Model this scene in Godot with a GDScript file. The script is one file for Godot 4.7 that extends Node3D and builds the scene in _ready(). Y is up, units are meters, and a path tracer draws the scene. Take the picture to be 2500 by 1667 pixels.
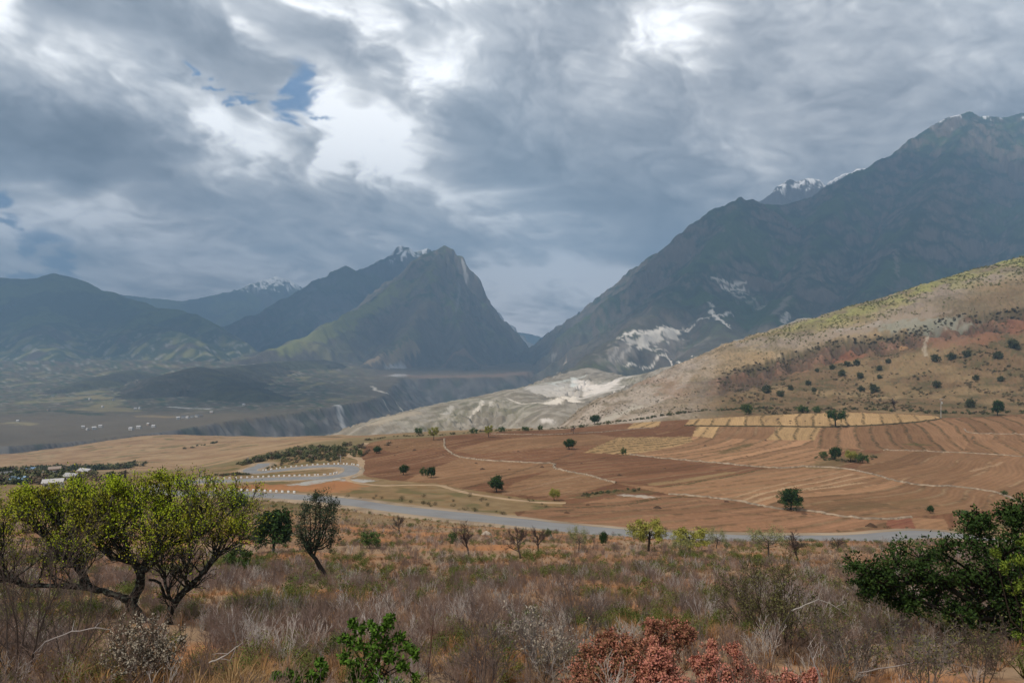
extends Node3D
# A dry mountain valley below a gorge: scrub slope, road with hairpin, strip fields, hillside, canyon plateau and hazy mountains under broken cloud.

const EYE := 1.75
const TO_SUN := Vector3(-0.5, 1.0, 0.36)
const NEAR_U := [-1, -.75, -.5, -.25, 0, .125, .25, .5, .75, 1]
const NEAR_SLOPE := {  # how far the ground lies below the eye, per metre away, for each direction above
	1: [1.75, 1.75, 1.75, 1.75, 1.75, 1.75, 1.75, 1.75, 1.75, 1.75],
	2.5: [0.95, 0.95, 0.95, 0.95, 0.95, 0.95, 0.95, 0.95, 0.95, 0.95],
	5: [0.66, 0.66, 0.66, 0.66, 0.66, 0.66, 0.66, 0.66, 0.66, 0.66],
	8: [0.53, 0.53, 0.53, 0.53, 0.53, 0.53, 0.53, 0.53, 0.53, 0.53],
	13: [0.455, 0.455, 0.455, 0.455, 0.455, 0.455, 0.455, 0.455, 0.455, 0.455],
	20: [0.412, 0.412, 0.412, 0.41, 0.41, 0.41, 0.41, 0.41, 0.405, 0.4],
	30: [0.375, 0.374, 0.373, 0.372, 0.372, 0.372, 0.372, 0.37, 0.366, 0.36],
	45: [0.338, 0.338, 0.338, 0.338, 0.338, 0.338, 0.338, 0.338, 0.335, 0.33],
	70: [0.305, 0.304, 0.303, 0.304, 0.306, 0.307, 0.308, 0.308, 0.306, 0.3],
	100: [0.278, 0.277, 0.276, 0.28, 0.288, 0.292, 0.2945, 0.296, 0.295, 0.29],
	127: [0.262, 0.261, 0.26, 0.263, 0.272, 0.279, 0.286, 0.289, 0.288, 0.285],
	150: [0.25, 0.248, 0.245, 0.2435, 0.249, 0.252, 0.2555, 0.257, 0.268, 0.268],
	185: [0.232, 0.228, 0.222, 0.22, 0.218, 0.218, 0.2195, 0.222, 0.236, 0.238],
	230: [0.216, 0.213, 0.2105, 0.196, 0.19, 0.191, 0.193, 0.196, 0.2, 0.202],
	280: [0.205, 0.2, 0.197, 0.18, 0.168, 0.169, 0.173, 0.172, 0.165, 0.165],
	350: [0.2, 0.194, 0.189, 0.15, 0.138, 0.142, 0.147, 0.147, 0.13, 0.126],
	430: [0.199, 0.193, 0.188, 0.14, 0.127, 0.1235, 0.117, 0.1056, 0.101, 0.094],
	500: [0.197, 0.19, 0.182, 0.146, 0.15, 0.116, 0.1, 0.088, 0.067, 0.04],
	600: [0.192, 0.185, 0.169, 0.14, 0.16, 0.099, 0.078, 0.06, 0.004, -0.03],
	750: [0.184, 0.176, 0.153, 0.1375, 0.168, 0.083, 0.052, 0.004, -0.0725, -0.11],
	950: [0.173, 0.166, 0.137, 0.145, 0.168, 0.1, 0.029, -0.053, -0.124, -0.168],
	1200: [0.205, 0.19, 0.175, 0.175, 0.165, 0.12, 0.05, -0.04, -0.105, -0.15],
	1600: [0.22, 0.2, 0.19, 0.18, 0.15, 0.12, 0.09, -0.01, -0.07, -0.1],
}
const FINE_U := 81
const FINE_D := 240
const LOG_FAR := 7.37775890822787

var fine := PackedFloat32Array()
var n_a: FastNoiseLite
var n_b: FastNoiseLite
var n_c: FastNoiseLite
var n_ridge: FastNoiseLite
var n_cell: FastNoiseLite
var n_crisp: FastNoiseLite
var taken := {}
var road_pts := PackedVector3Array()
var road_hash := {}
var parcels := []
var field_outline := PackedVector2Array()
var near_strokes := []
var bank_line := PackedVector2Array()
var started := 0

func _ready() -> void:
	started = Time.get_ticks_msec()
	camera_sky_sun()
	prepare()
	near_ground()
	mark("near ground")
	valley()
	mountains()
	shading_clouds()
	mark("mountains")
	roads_and_walls()
	buildings()
	mark("roads")
	trees()
	mark("trees")
	foreground_plants()
	mark("foreground")
	scatter()
	mark("scatter")

func mark(what: String) -> void:
	print("%s %.1f s" % [what, (Time.get_ticks_msec() - started) / 1000.0])

# ------------------------------------------------------------------ camera, sky, sun

func camera_sky_sun() -> void:
	var cam := Camera3D.new()
	cam.name = "camera"
	cam.fov = 53.01
	cam.near = 0.1
	cam.far = 40000
	cam.position = Vector3(0, EYE, 0)
	add_child(cam)
	cam.current = true
	var sun := DirectionalLight3D.new()
	sun.name = "sun"
	sun.light_energy = 0.95
	sun.light_color = Color(1.0, 0.955, 0.89)
	sun.light_angular_distance = 4.0
	sun.shadow_enabled = true
	add_child(sun)
	sun.look_at_from_position(Vector3.ZERO, -TO_SUN, Vector3.FORWARD)
	var env := Environment.new()
	env.background_mode = Environment.BG_SKY
	env.tonemap_mode = Environment.TONE_MAPPER_LINEAR
	env.tonemap_exposure = 1.3
	env.sdfgi_enabled = true
	env.ssao_enabled = true
	env.ssil_enabled = true
	env.fog_enabled = true
	env.fog_light_color = Color(0.66, 0.83, 1.0)
	env.fog_density = 0.000155
	n_a = noise(11, 5)
	n_b = noise(23, 4)
	n_c = noise(37, 3)
	n_ridge = noise(41, 4)
	n_ridge.fractal_type = FastNoiseLite.FRACTAL_RIDGED
	n_cell = noise(53, 2)
	n_crisp = noise(67, 6)
	n_crisp.fractal_gain = 0.62
	var sky := Sky.new()
	var pano := PanoramaSkyMaterial.new()
	pano.panorama = ImageTexture.create_from_image(cloud_image(4096, 2048))
	sky.sky_material = pano
	env.sky = sky
	env.background_energy_multiplier = 1.2
	var we := WorldEnvironment.new()
	we.name = "world_environment"
	we.environment = env
	add_child(we)
	mark("sky")

func noise(s: int, octaves: int) -> FastNoiseLite:
	var n := FastNoiseLite.new()
	n.seed = s
	n.noise_type = FastNoiseLite.TYPE_SIMPLEX_SMOOTH
	n.frequency = 1.0
	n.fractal_type = FastNoiseLite.FRACTAL_FBM
	n.fractal_octaves = octaves
	n.fractal_gain = 0.5
	return n

func in_rows(count: int, job: Callable) -> void:
	var id := WorkerThreadPool.add_group_task(job, count, -1, true)
	WorkerThreadPool.wait_for_group_task_completion(id)

# brightness of the cloud cover over the valley, eastings across by heights up (tangents of the angles)
const CLOUDS := [
	[210, 150, 135, 165, 190, 205, 198, 142, 196, 160, 165, 175, 165],
	[168, 205, 138, 140, 155, 175, 175, 165, 188, 155, 160, 175, 160],
	[160, 165, 200, 175, 180, 222, 165, 172, 150, 155, 160, 165, 160],
	[125, 138, 195, 218, 222, 238, 150, 138, 140, 155, 155, 150, 150],
	[130, 130, 158, 175, 195, 212, 215, 140, 134, 162, 152, 150, 150],
	[195, 205, 192, 170, 175, 184, 200, 178, 150, 152, 150, 150, 150],
	[215, 190, 205, 202, 178, 175, 182, 162, 155, 152, 152, 152, 152],
	[205, 200, 198, 190, 170, 168, 210, 198, 165, 158, 158, 158, 158]]

func cloud_at(u: float, v: float) -> float:
	var a := clampf((u + 0.748) / 1.496 * 12.0, 0.0, 11.999)
	var b := clampf((0.4987 - v) / 0.0636, 0.0, 6.999)
	var i := int(a)
	var j := int(b)
	a -= i
	b -= j
	a = a * a * (3.0 - 2.0 * a)
	b = b * b * (3.0 - 2.0 * b)
	return lerpf(lerpf(CLOUDS[j][i], CLOUDS[j][i + 1], a), lerpf(CLOUDS[j + 1][i], CLOUDS[j + 1][i + 1], a), b) / 255.0

const GAPS := [[-0.308, 0.365, 0.017, 0.036], [-0.304, 0.350, 0.024, 0.024], [-0.270, 0.326, 0.014, 0.004], [-0.385, 0.352, 0.022, 0.005], [-0.43, 0.370, 0.016, 0.004], [-0.48, 0.392, 0.008, 0.006],
	[-0.688, 0.145, 0.035, 0.020], [-0.655, 0.115, 0.016, 0.026], [-0.745, 0.205, 0.014, 0.012], [-0.70, 0.095, 0.04, 0.006], [-0.735, 0.175, 0.025, 0.006]]

func cloud_image(w: int, h: int) -> Image:
	var rows := []
	rows.resize(h)
	in_rows(h, func(r: int) -> void: rows[r] = cloud_row(r, w, h))
	var bytes := PackedByteArray()
	for r in h:
		bytes.append_array(rows[r].to_byte_array())
	return Image.create_from_data(w, h, false, Image.FORMAT_RGBF, bytes)

# long bright and dark streaks in the cover: places, half width, brightness, how strongly
var streaks := [
	[PackedVector2Array([Vector2(-0.735, 0.486), Vector2(-0.615, 0.422), Vector2(-0.538, 0.394), Vector2(-0.475, 0.362), Vector2(-0.366, 0.314), Vector2(-0.239, 0.289), Vector2(-0.125, 0.276), Vector2(-0.055, 0.238), Vector2(0.047, 0.197), Vector2(0.142, 0.158)]), 0.036, 0.93, 0.95],
	[PackedVector2Array([Vector2(-0.303, 0.340), Vector2(-0.207, 0.308), Vector2(-0.106, 0.308)]), 0.04, 0.95, 0.8],
	[PackedVector2Array([Vector2(-0.112, 0.467), Vector2(-0.067, 0.378), Vector2(-0.087, 0.314)]), 0.03, 0.93, 0.85],
	[PackedVector2Array([Vector2(-0.366, 0.461), Vector2(-0.309, 0.397)]), 0.012, 0.93, 0.8],
	[PackedVector2Array([Vector2(-0.226, 0.467), Vector2(-0.176, 0.397), Vector2(-0.061, 0.352)]), 0.02, 0.9, 0.7],
	[PackedVector2Array([Vector2(0.187, 0.470), Vector2(0.270, 0.461)]), 0.022, 0.82, 0.6],
	[PackedVector2Array([Vector2(0.295, 0.314), Vector2(0.372, 0.263)]), 0.03, 0.70, 0.6],
	[PackedVector2Array([Vector2(-0.564, 0.225), Vector2(-0.494, 0.232)]), 0.02, 0.84, 0.7],
	[PackedVector2Array([Vector2(-0.634, 0.181), Vector2(-0.506, 0.181), Vector2(-0.392, 0.152)]), 0.010, 0.84, 0.6],
	[PackedVector2Array([Vector2(-0.748, 0.152), Vector2(-0.678, 0.123)]), 0.028, 0.86, 0.8],
	[PackedVector2Array([Vector2(-0.602, 0.127), Vector2(-0.430, 0.117)]), 0.03, 0.73, 0.6],
	[PackedVector2Array([Vector2(-0.042, 0.060), Vector2(0.079, 0.069), Vector2(0.174, 0.082)]), 0.03, 0.93, 0.9],
	[PackedVector2Array([Vector2(-0.634, 0.499), Vector2(-0.494, 0.461), Vector2(-0.392, 0.403), Vector2(-0.347, 0.375)]), 0.045, 0.50, 0.9],
	[PackedVector2Array([Vector2(-0.723, 0.429), Vector2(-0.589, 0.365), Vector2(-0.481, 0.333)]), 0.03, 0.63, 0.75],
	[PackedVector2Array([Vector2(-0.786, 0.302), Vector2(-0.621, 0.289), Vector2(-0.513, 0.260)]), 0.04, 0.45, 0.95],
	[PackedVector2Array([Vector2(-0.335, 0.499), Vector2(-0.258, 0.422), Vector2(-0.144, 0.337)]), 0.02, 0.58, 0.75],
	[PackedVector2Array([Vector2(-0.144, 0.461), Vector2(-0.122, 0.454)]), 0.025, 0.55, 0.7],
	[PackedVector2Array([Vector2(-0.055, 0.302), Vector2(0.015, 0.257), Vector2(0.142, 0.203), Vector2(0.232, 0.168)]), 0.045, 0.47, 0.9],
	[PackedVector2Array([Vector2(-0.023, 0.429), Vector2(0.015, 0.384), Vector2(0.098, 0.314)]), 0.05, 0.57, 0.75],
	[PackedVector2Array([Vector2(-0.481, 0.193), Vector2(-0.303, 0.193), Vector2(-0.112, 0.212)]), 0.022, 0.58, 0.55],
	[PackedVector2Array([Vector2(-0.112, 0.181), Vector2(0.047, 0.142), Vector2(0.174, 0.117)]), 0.022, 0.58, 0.55],
	[PackedVector2Array([Vector2(-0.392, 0.155), Vector2(-0.176, 0.136)]), 0.018, 0.60, 0.5],
	[PackedVector2Array([Vector2(-0.316, 0.302), Vector2(-0.290, 0.263)]), 0.014, 0.68, 0.8],
	[PackedVector2Array([Vector2(-0.748, 0.123), Vector2(-0.672, 0.109)]), 0.010, 0.66, 0.6]]

func streaked(lum: float, u: float, v: float) -> float:
	var at := Vector2(u, v)
	for s in streaks:
		var pts: PackedVector2Array = s[0]
		var r: float = s[1]
		var best := 1e9
		for k in pts.size() - 1:
			var d := at - Geometry2D.get_closest_point_to_segment(at, pts[k], pts[k + 1])
			best = minf(best, d.length())
		if best < r * 2.35:
			lum = lerpf(lum, s[2], s[3] * smoothstep(r * 2.35, r * 0.3, best))
	return lum

func cloud_row(r: int, w: int, h: int) -> PackedFloat32Array:
	var out := PackedFloat32Array()
	out.resize(w * 3)
	var up := (0.5 - (r + 0.5) / h) * PI
	var sy := sin(up)
	var cy := cos(up)
	if up < -0.02:
		for i in w:
			out[i * 3] = 0.16
			out[i * 3 + 1] = 0.15
			out[i * 3 + 2] = 0.14
		return out
	for i in w:
		var az := (i + 0.5) / w * TAU
		var x := sin(az) * cy
		var z := cos(az) * cy
		# cloud bands drawn out along the wind, lower to the right; flatter towards the horizon
		var e := sy * (1.0 + 0.55 / (sy + 0.22))
		var tx := x * 0.94 - e * 0.34
		var te := (e * 0.94 + x * 0.34) * 1.08
		var wa := n_a.get_noise_3d(tx * 1.6, te * 1.9, z * 1.6 + 3.0)
		var wb := n_a.get_noise_3d(tx * 1.6 + 40.0, te * 1.9, z * 1.6)
		var band := n_a.get_noise_3d(tx * 4.2 + wb * 0.5, te * 5.6 + wa * 0.5, z * 4.0 + 5.0)
		var puff := 0.12
		var curl := 0.0
		var billow := 0.0
		if z > 0.35 and absf(x) < z * 1.1 and sy < 0.75:  # fine shapes only towards the valley
			puff = n_ridge.get_noise_3d(tx * 4.5 + wa * 0.6, te * 5.5 + wb * 0.6, z * 4.5 + 21.0)
			curl = n_crisp.get_noise_3d(tx * 16.0 + band * 1.5, te * 17.5, z * 16.0)
			billow = n_ridge.get_noise_3d(tx * 13.0 + band * 1.2, te * 17.0 + wa, z * 13.0) - 0.1
		var lum := 0.62 + 0.24 * wa + 0.12 * wb
		var clear := -1.0
		if z > 0.2:
			var u := x / z
			var v := sy / z
			var inside := smoothstep(1.15, 0.78, absf(u)) * smoothstep(0.75, 0.5, v)
			if inside > 0.0:
				var uu := u + wa * 0.03 + band * 0.05 + (puff - 0.1) * 0.03 + curl * 0.016 + billow * 0.012
				var vv := v + wb * 0.02 + band * 0.022 - (puff - 0.1) * 0.022 + curl * 0.011 - billow * 0.009
				lum = lerpf(lum, streaked(cloud_at(uu, vv), uu, vv), inside)
				var gu := u + band * 0.02 + curl * 0.02 + billow * 0.02
				var gv := v + band * 0.014 + curl * 0.014 - billow * 0.012
				for g in GAPS:
					var du: float = (gu - g[0]) / g[2]
					var dv: float = (gv - g[1]) / g[3]
					clear = maxf(clear, 1.15 - (du * du + dv * dv) * 0.42)
		var bright := smoothstep(0.5, 0.8, lum)
		lum = 0.64 + (lum - 0.62) * 1.2 + band * lerpf(0.06, 0.14, bright) + (puff - 0.15) * lerpf(0.07, 0.19, bright) + curl * lerpf(0.085, 0.17, bright) - billow * lerpf(0.04, 0.09, bright)
		lum = clampf(lum + 0.055 + 0.08 * smoothstep(0.7, 0.95, lum), 0.40, 1.12)
		var low := smoothstep(0.22, 0.0, sy)
		var grey := pow(lum, 2.2)
		var tint := smoothstep(0.95, 0.45, lum)
		var cr := grey * lerpf(1.0, 0.91, tint) * lerpf(1.0, 1.06, low)
		var cg := grey * lerpf(1.0, 0.98, tint)
		var cb := grey * lerpf(1.0, 1.09, tint)
		clear = smoothstep(0.2, 1.1, clear + curl * 0.7 - billow * 0.4) * 0.92
		out[i * 3] = lerpf(cr, 0.10, clear)
		out[i * 3 + 1] = lerpf(cg, 0.21, clear)
		out[i * 3 + 2] = lerpf(cb, 0.40, clear)
	return out

# ------------------------------------------------------------------ naming and mesh helpers

func numbered(called: String) -> String:
	var k: int = taken.get(called, 0)
	taken[called] = k + 1
	return called if k == 0 else "%s_%03d" % [called, k]

func tag(o: Node, label: String, category: String, group := "", kind := "") -> Node:
	if label:
		o.set_meta("label", label)
	if category:
		o.set_meta("category", category)
	if group:
		o.set_meta("group", group)
	if kind:
		o.set_meta("kind", kind)
	return o

func put(called: String, mesh: Mesh, material: Material, parent: Node = self) -> MeshInstance3D:
	var o := MeshInstance3D.new()
	o.name = numbered(called) if parent == self else called
	o.mesh = mesh
	o.material_override = material
	parent.add_child(o, true)
	return o

func thing(called: String, at: Vector3, turn := 0.0) -> Node3D:
	var o := Node3D.new()
	o.name = numbered(called)
	o.position = at
	o.rotation.y = turn
	add_child(o)
	return o

func copy_of(source: Node3D, called: String, at: Vector3, turn: float, size: Vector3) -> Node3D:
	var o: Node3D = source.duplicate()
	o.name = numbered(called)
	add_child(o)
	o.transform = Transform3D(Basis(Vector3.UP, turn) * Basis.from_scale(size), at)
	return o

func tinted(rough := 0.95, specular := 0.2) -> StandardMaterial3D:
	var m := StandardMaterial3D.new()
	m.vertex_color_use_as_albedo = true
	m.roughness = rough
	m.metallic_specular = specular
	return m

func leafy(through := 0.35) -> StandardMaterial3D:
	var m := tinted(0.75, 0.2)
	m.backlight_enabled = true
	m.backlight = Color(through, through, through)
	return m

class Geo:
	var v := PackedVector3Array()
	var n := PackedVector3Array()
	var c := PackedColorArray()
	var i := PackedInt32Array()

	func tube(pts: Array, radii: Array, sides: int, col: Color, rng: RandomNumberGenerator = null, rough := 0.0) -> void:
		var first := v.size()
		var side := Vector3.RIGHT
		for k in pts.size():
			var along: Vector3 = (pts[mini(k + 1, pts.size() - 1)] - pts[maxi(k - 1, 0)]).normalized()
			side = side - along * side.dot(along)
			if side.length() < 0.1:
				side = along.cross(Vector3(0.3, 0.5, 0.8))
			side = side.normalized()
			var other := along.cross(side)
			for s in sides:
				var a := TAU * s / sides
				var d := side * cos(a) + other * sin(a)
				var r: float = radii[k]
				var shade := 1.0
				if rng:
					r *= 1.0 + rng.randf_range(-rough, rough)
					shade = rng.randf_range(0.75, 1.25)
				v.append(pts[k] + d * r)
				n.append(d)
				c.append(Color(col.r * shade, col.g * shade, col.b * shade))
		for k in pts.size() - 1:
			for s in sides:
				var a := first + k * sides + s
				var b := first + k * sides + (s + 1) % sides
				i.append_array([a, a + sides, b, b, a + sides, b + sides])

	func leaf(p: Vector3, along: Vector3, across: Vector3, length: float, width: float, normal: Vector3, col: Color) -> void:
		var f := v.size()
		v.append_array([p, p + along * length * 0.5 + across * width * 0.5, p + along * length, p + along * length * 0.5 - across * width * 0.5])
		n.append_array([normal, normal, normal, normal])
		c.append_array([col, col, col, col])
		if across.cross(along).dot(normal) < 0.0:
			i.append_array([f, f + 1, f + 2, f, f + 2, f + 3])
		else:
			i.append_array([f, f + 2, f + 1, f, f + 3, f + 2])

	func box(at: Basis, o: Vector3, size: Vector3, col: Color) -> void:
		for ax in 3:
			for sg in [-1.0, 1.0]:
				var nn := Vector3.ZERO
				nn[ax] = sg
				var a := Vector3.ZERO
				a[(ax + 1) % 3] = 1
				var b := Vector3.ZERO
				b[(ax + 2) % 3] = 1
				quad(o + at * ((nn - a - b) * size * 0.5), o + at * ((nn + a - b) * size * 0.5), o + at * ((nn + a + b) * size * 0.5), o + at * ((nn - a + b) * size * 0.5), at * nn, col)

	func quad(a: Vector3, b: Vector3, d: Vector3, e: Vector3, normal: Vector3, col: Color) -> void:
		var f := v.size()
		v.append_array([a, b, d, e])
		n.append_array([normal, normal, normal, normal])
		c.append_array([col, col, col, col])
		if (b - a).cross(d - a).dot(normal) > 0.0:
			i.append_array([f, f + 2, f + 1, f, f + 3, f + 2])
		else:
			i.append_array([f, f + 1, f + 2, f, f + 2, f + 3])

	func mesh() -> ArrayMesh:
		var m := ArrayMesh.new()
		var arr := []
		arr.resize(Mesh.ARRAY_MAX)
		arr[Mesh.ARRAY_VERTEX] = v
		arr[Mesh.ARRAY_NORMAL] = n
		arr[Mesh.ARRAY_COLOR] = c
		arr[Mesh.ARRAY_INDEX] = i
		m.add_surface_from_arrays(Mesh.PRIMITIVE_TRIANGLES, arr)
		return m

# A sheet of ground: rows of points, heights from one function, colours from another; finer near the viewer. Cells may be shared out among several sheets.
class Sheet:
	var p := []
	var nrm := []
	var col := []
	var kind := []
	var nu := 0
	var nd := 0

	func build(host: Node3D, across: int, dists: PackedFloat32Array, u0: float, u1: float, widen: float, height: Callable, paint: Callable, sort: Callable) -> void:
		nu = across
		nd = dists.size()
		for a in [p, nrm, col, kind]:
			a.resize(nd)
		host.in_rows(nd, func(j: int) -> void:
			var row := PackedVector3Array()
			row.resize(nu)
			var d := dists[j]
			for k in nu:
				var x := lerpf(u0, u1, k / (nu - 1.0)) * (d + widen)
				row[k] = Vector3(x, height.call(x, -d), -d)
			p[j] = row)
		host.in_rows(nd, func(j: int) -> void:
			var ns := PackedVector3Array()
			var cs := PackedColorArray()
			var ks := PackedInt32Array()
			ns.resize(nu)
			cs.resize(nu)
			ks.resize(nu)
			var here: PackedVector3Array = p[j]
			var back: PackedVector3Array = p[maxi(j - 1, 0)]
			var fore: PackedVector3Array = p[mini(j + 1, nd - 1)]
			for k in nu:
				var e: Vector3 = here[mini(k + 1, nu - 1)] - here[maxi(k - 1, 0)]
				var f: Vector3 = fore[k] - back[k]
				var q := e.cross(f).normalized()
				if q.y < 0.0:
					q = -q
				ns[k] = q
				cs[k] = paint.call(here[k], q)
				ks[k] = sort.call(here[k].x, here[k].z) 
			nrm[j] = ns
			col[j] = cs
			kind[j] = ks)

	func meshes(floor_y := -1e9) -> Dictionary:
		var geos := {}
		var maps := {}
		for j in nd - 1:
			var pa: PackedVector3Array = p[j]
			var pb: PackedVector3Array = p[j + 1]
			var ks: PackedInt32Array = kind[j]
			for k in nu - 1:
				if pa[k].y < floor_y and pb[k + 1].y < floor_y and pa[k + 1].y < floor_y and pb[k].y < floor_y:
					continue
				var c := ks[k]
				if not maps.has(c):
					var blank := PackedInt32Array()
					blank.resize(nu * nd)
					blank.fill(-1)
					maps[c] = [blank, PackedInt32Array(), PackedInt32Array()]
				var m: Array = maps[c]
				var seen: PackedInt32Array = m[0]
				var o := j * nu + k
				for q in 4:
					var e := o + (q & 1) + (q >> 1) * nu
					if seen[e] < 0:
						seen[e] = m[1].size()
						m[1].append(e)
				m[2].append(o)
		for c in maps:
			var g := Geo.new()
			var used: PackedInt32Array = maps[c][1]
			var seen: PackedInt32Array = maps[c][0]
			g.v.resize(used.size())
			g.n.resize(used.size())
			g.c.resize(used.size())
			for t in used.size():
				var e := used[t]
				g.v[t] = p[e / nu][e % nu]
				g.n[t] = nrm[e / nu][e % nu]
				g.c[t] = col[e / nu][e % nu]
			var cells: PackedInt32Array = maps[c][2]
			g.i.resize(cells.size() * 6)
			for t in cells.size():
				var o := cells[t]
				g.i[t * 6] = seen[o]
				g.i[t * 6 + 1] = seen[o + nu]
				g.i[t * 6 + 2] = seen[o + 1]
				g.i[t * 6 + 3] = seen[o + 1]
				g.i[t * 6 + 4] = seen[o + nu]
				g.i[t * 6 + 5] = seen[o + nu + 1]
			geos[c] = g
		return geos

func steps(d0: float, d1: float, count: int, power := 0.0) -> PackedFloat32Array:
	var out := PackedFloat32Array()
	for k in count:
		var t := k / float(count)
		out.append(d0 * pow(d1 / d0, t) if power == 0.0 else lerpf(d0, d1, t))
	return out

# ------------------------------------------------------------------ the near ground

func pchip(xs: Array, ys: Array, x: float) -> float:
	var n := xs.size()
	var i := 0
	while i < n - 2 and x >= xs[i + 1]:
		i += 1
	var m := [0.0, 0.0]
	for e in 2:
		var q := i + e
		if q == 0:
			m[e] = (ys[1] - ys[0]) / (xs[1] - xs[0])
		elif q == n - 1:
			m[e] = (ys[n - 1] - ys[n - 2]) / (xs[n - 1] - xs[n - 2])
		else:
			var h0: float = xs[q] - xs[q - 1]
			var h1: float = xs[q + 1] - xs[q]
			var d0: float = (ys[q] - ys[q - 1]) / h0
			var d1: float = (ys[q + 1] - ys[q]) / h1
			if d0 * d1 > 0.0:
				var w1 := 2.0 * h1 + h0
				var w2 := h1 + 2.0 * h0
				m[e] = (w1 + w2) / (w1 / d0 + w2 / d1)
	var h: float = xs[i + 1] - xs[i]
	var t: float = (x - xs[i]) / h
	return ys[i] * (2 * t * t * t - 3 * t * t + 1) + m[0] * h * (t * t * t - 2 * t * t + t) + ys[i + 1] * (-2 * t * t * t + 3 * t * t) + m[1] * h * (t * t * t - t * t)

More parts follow.
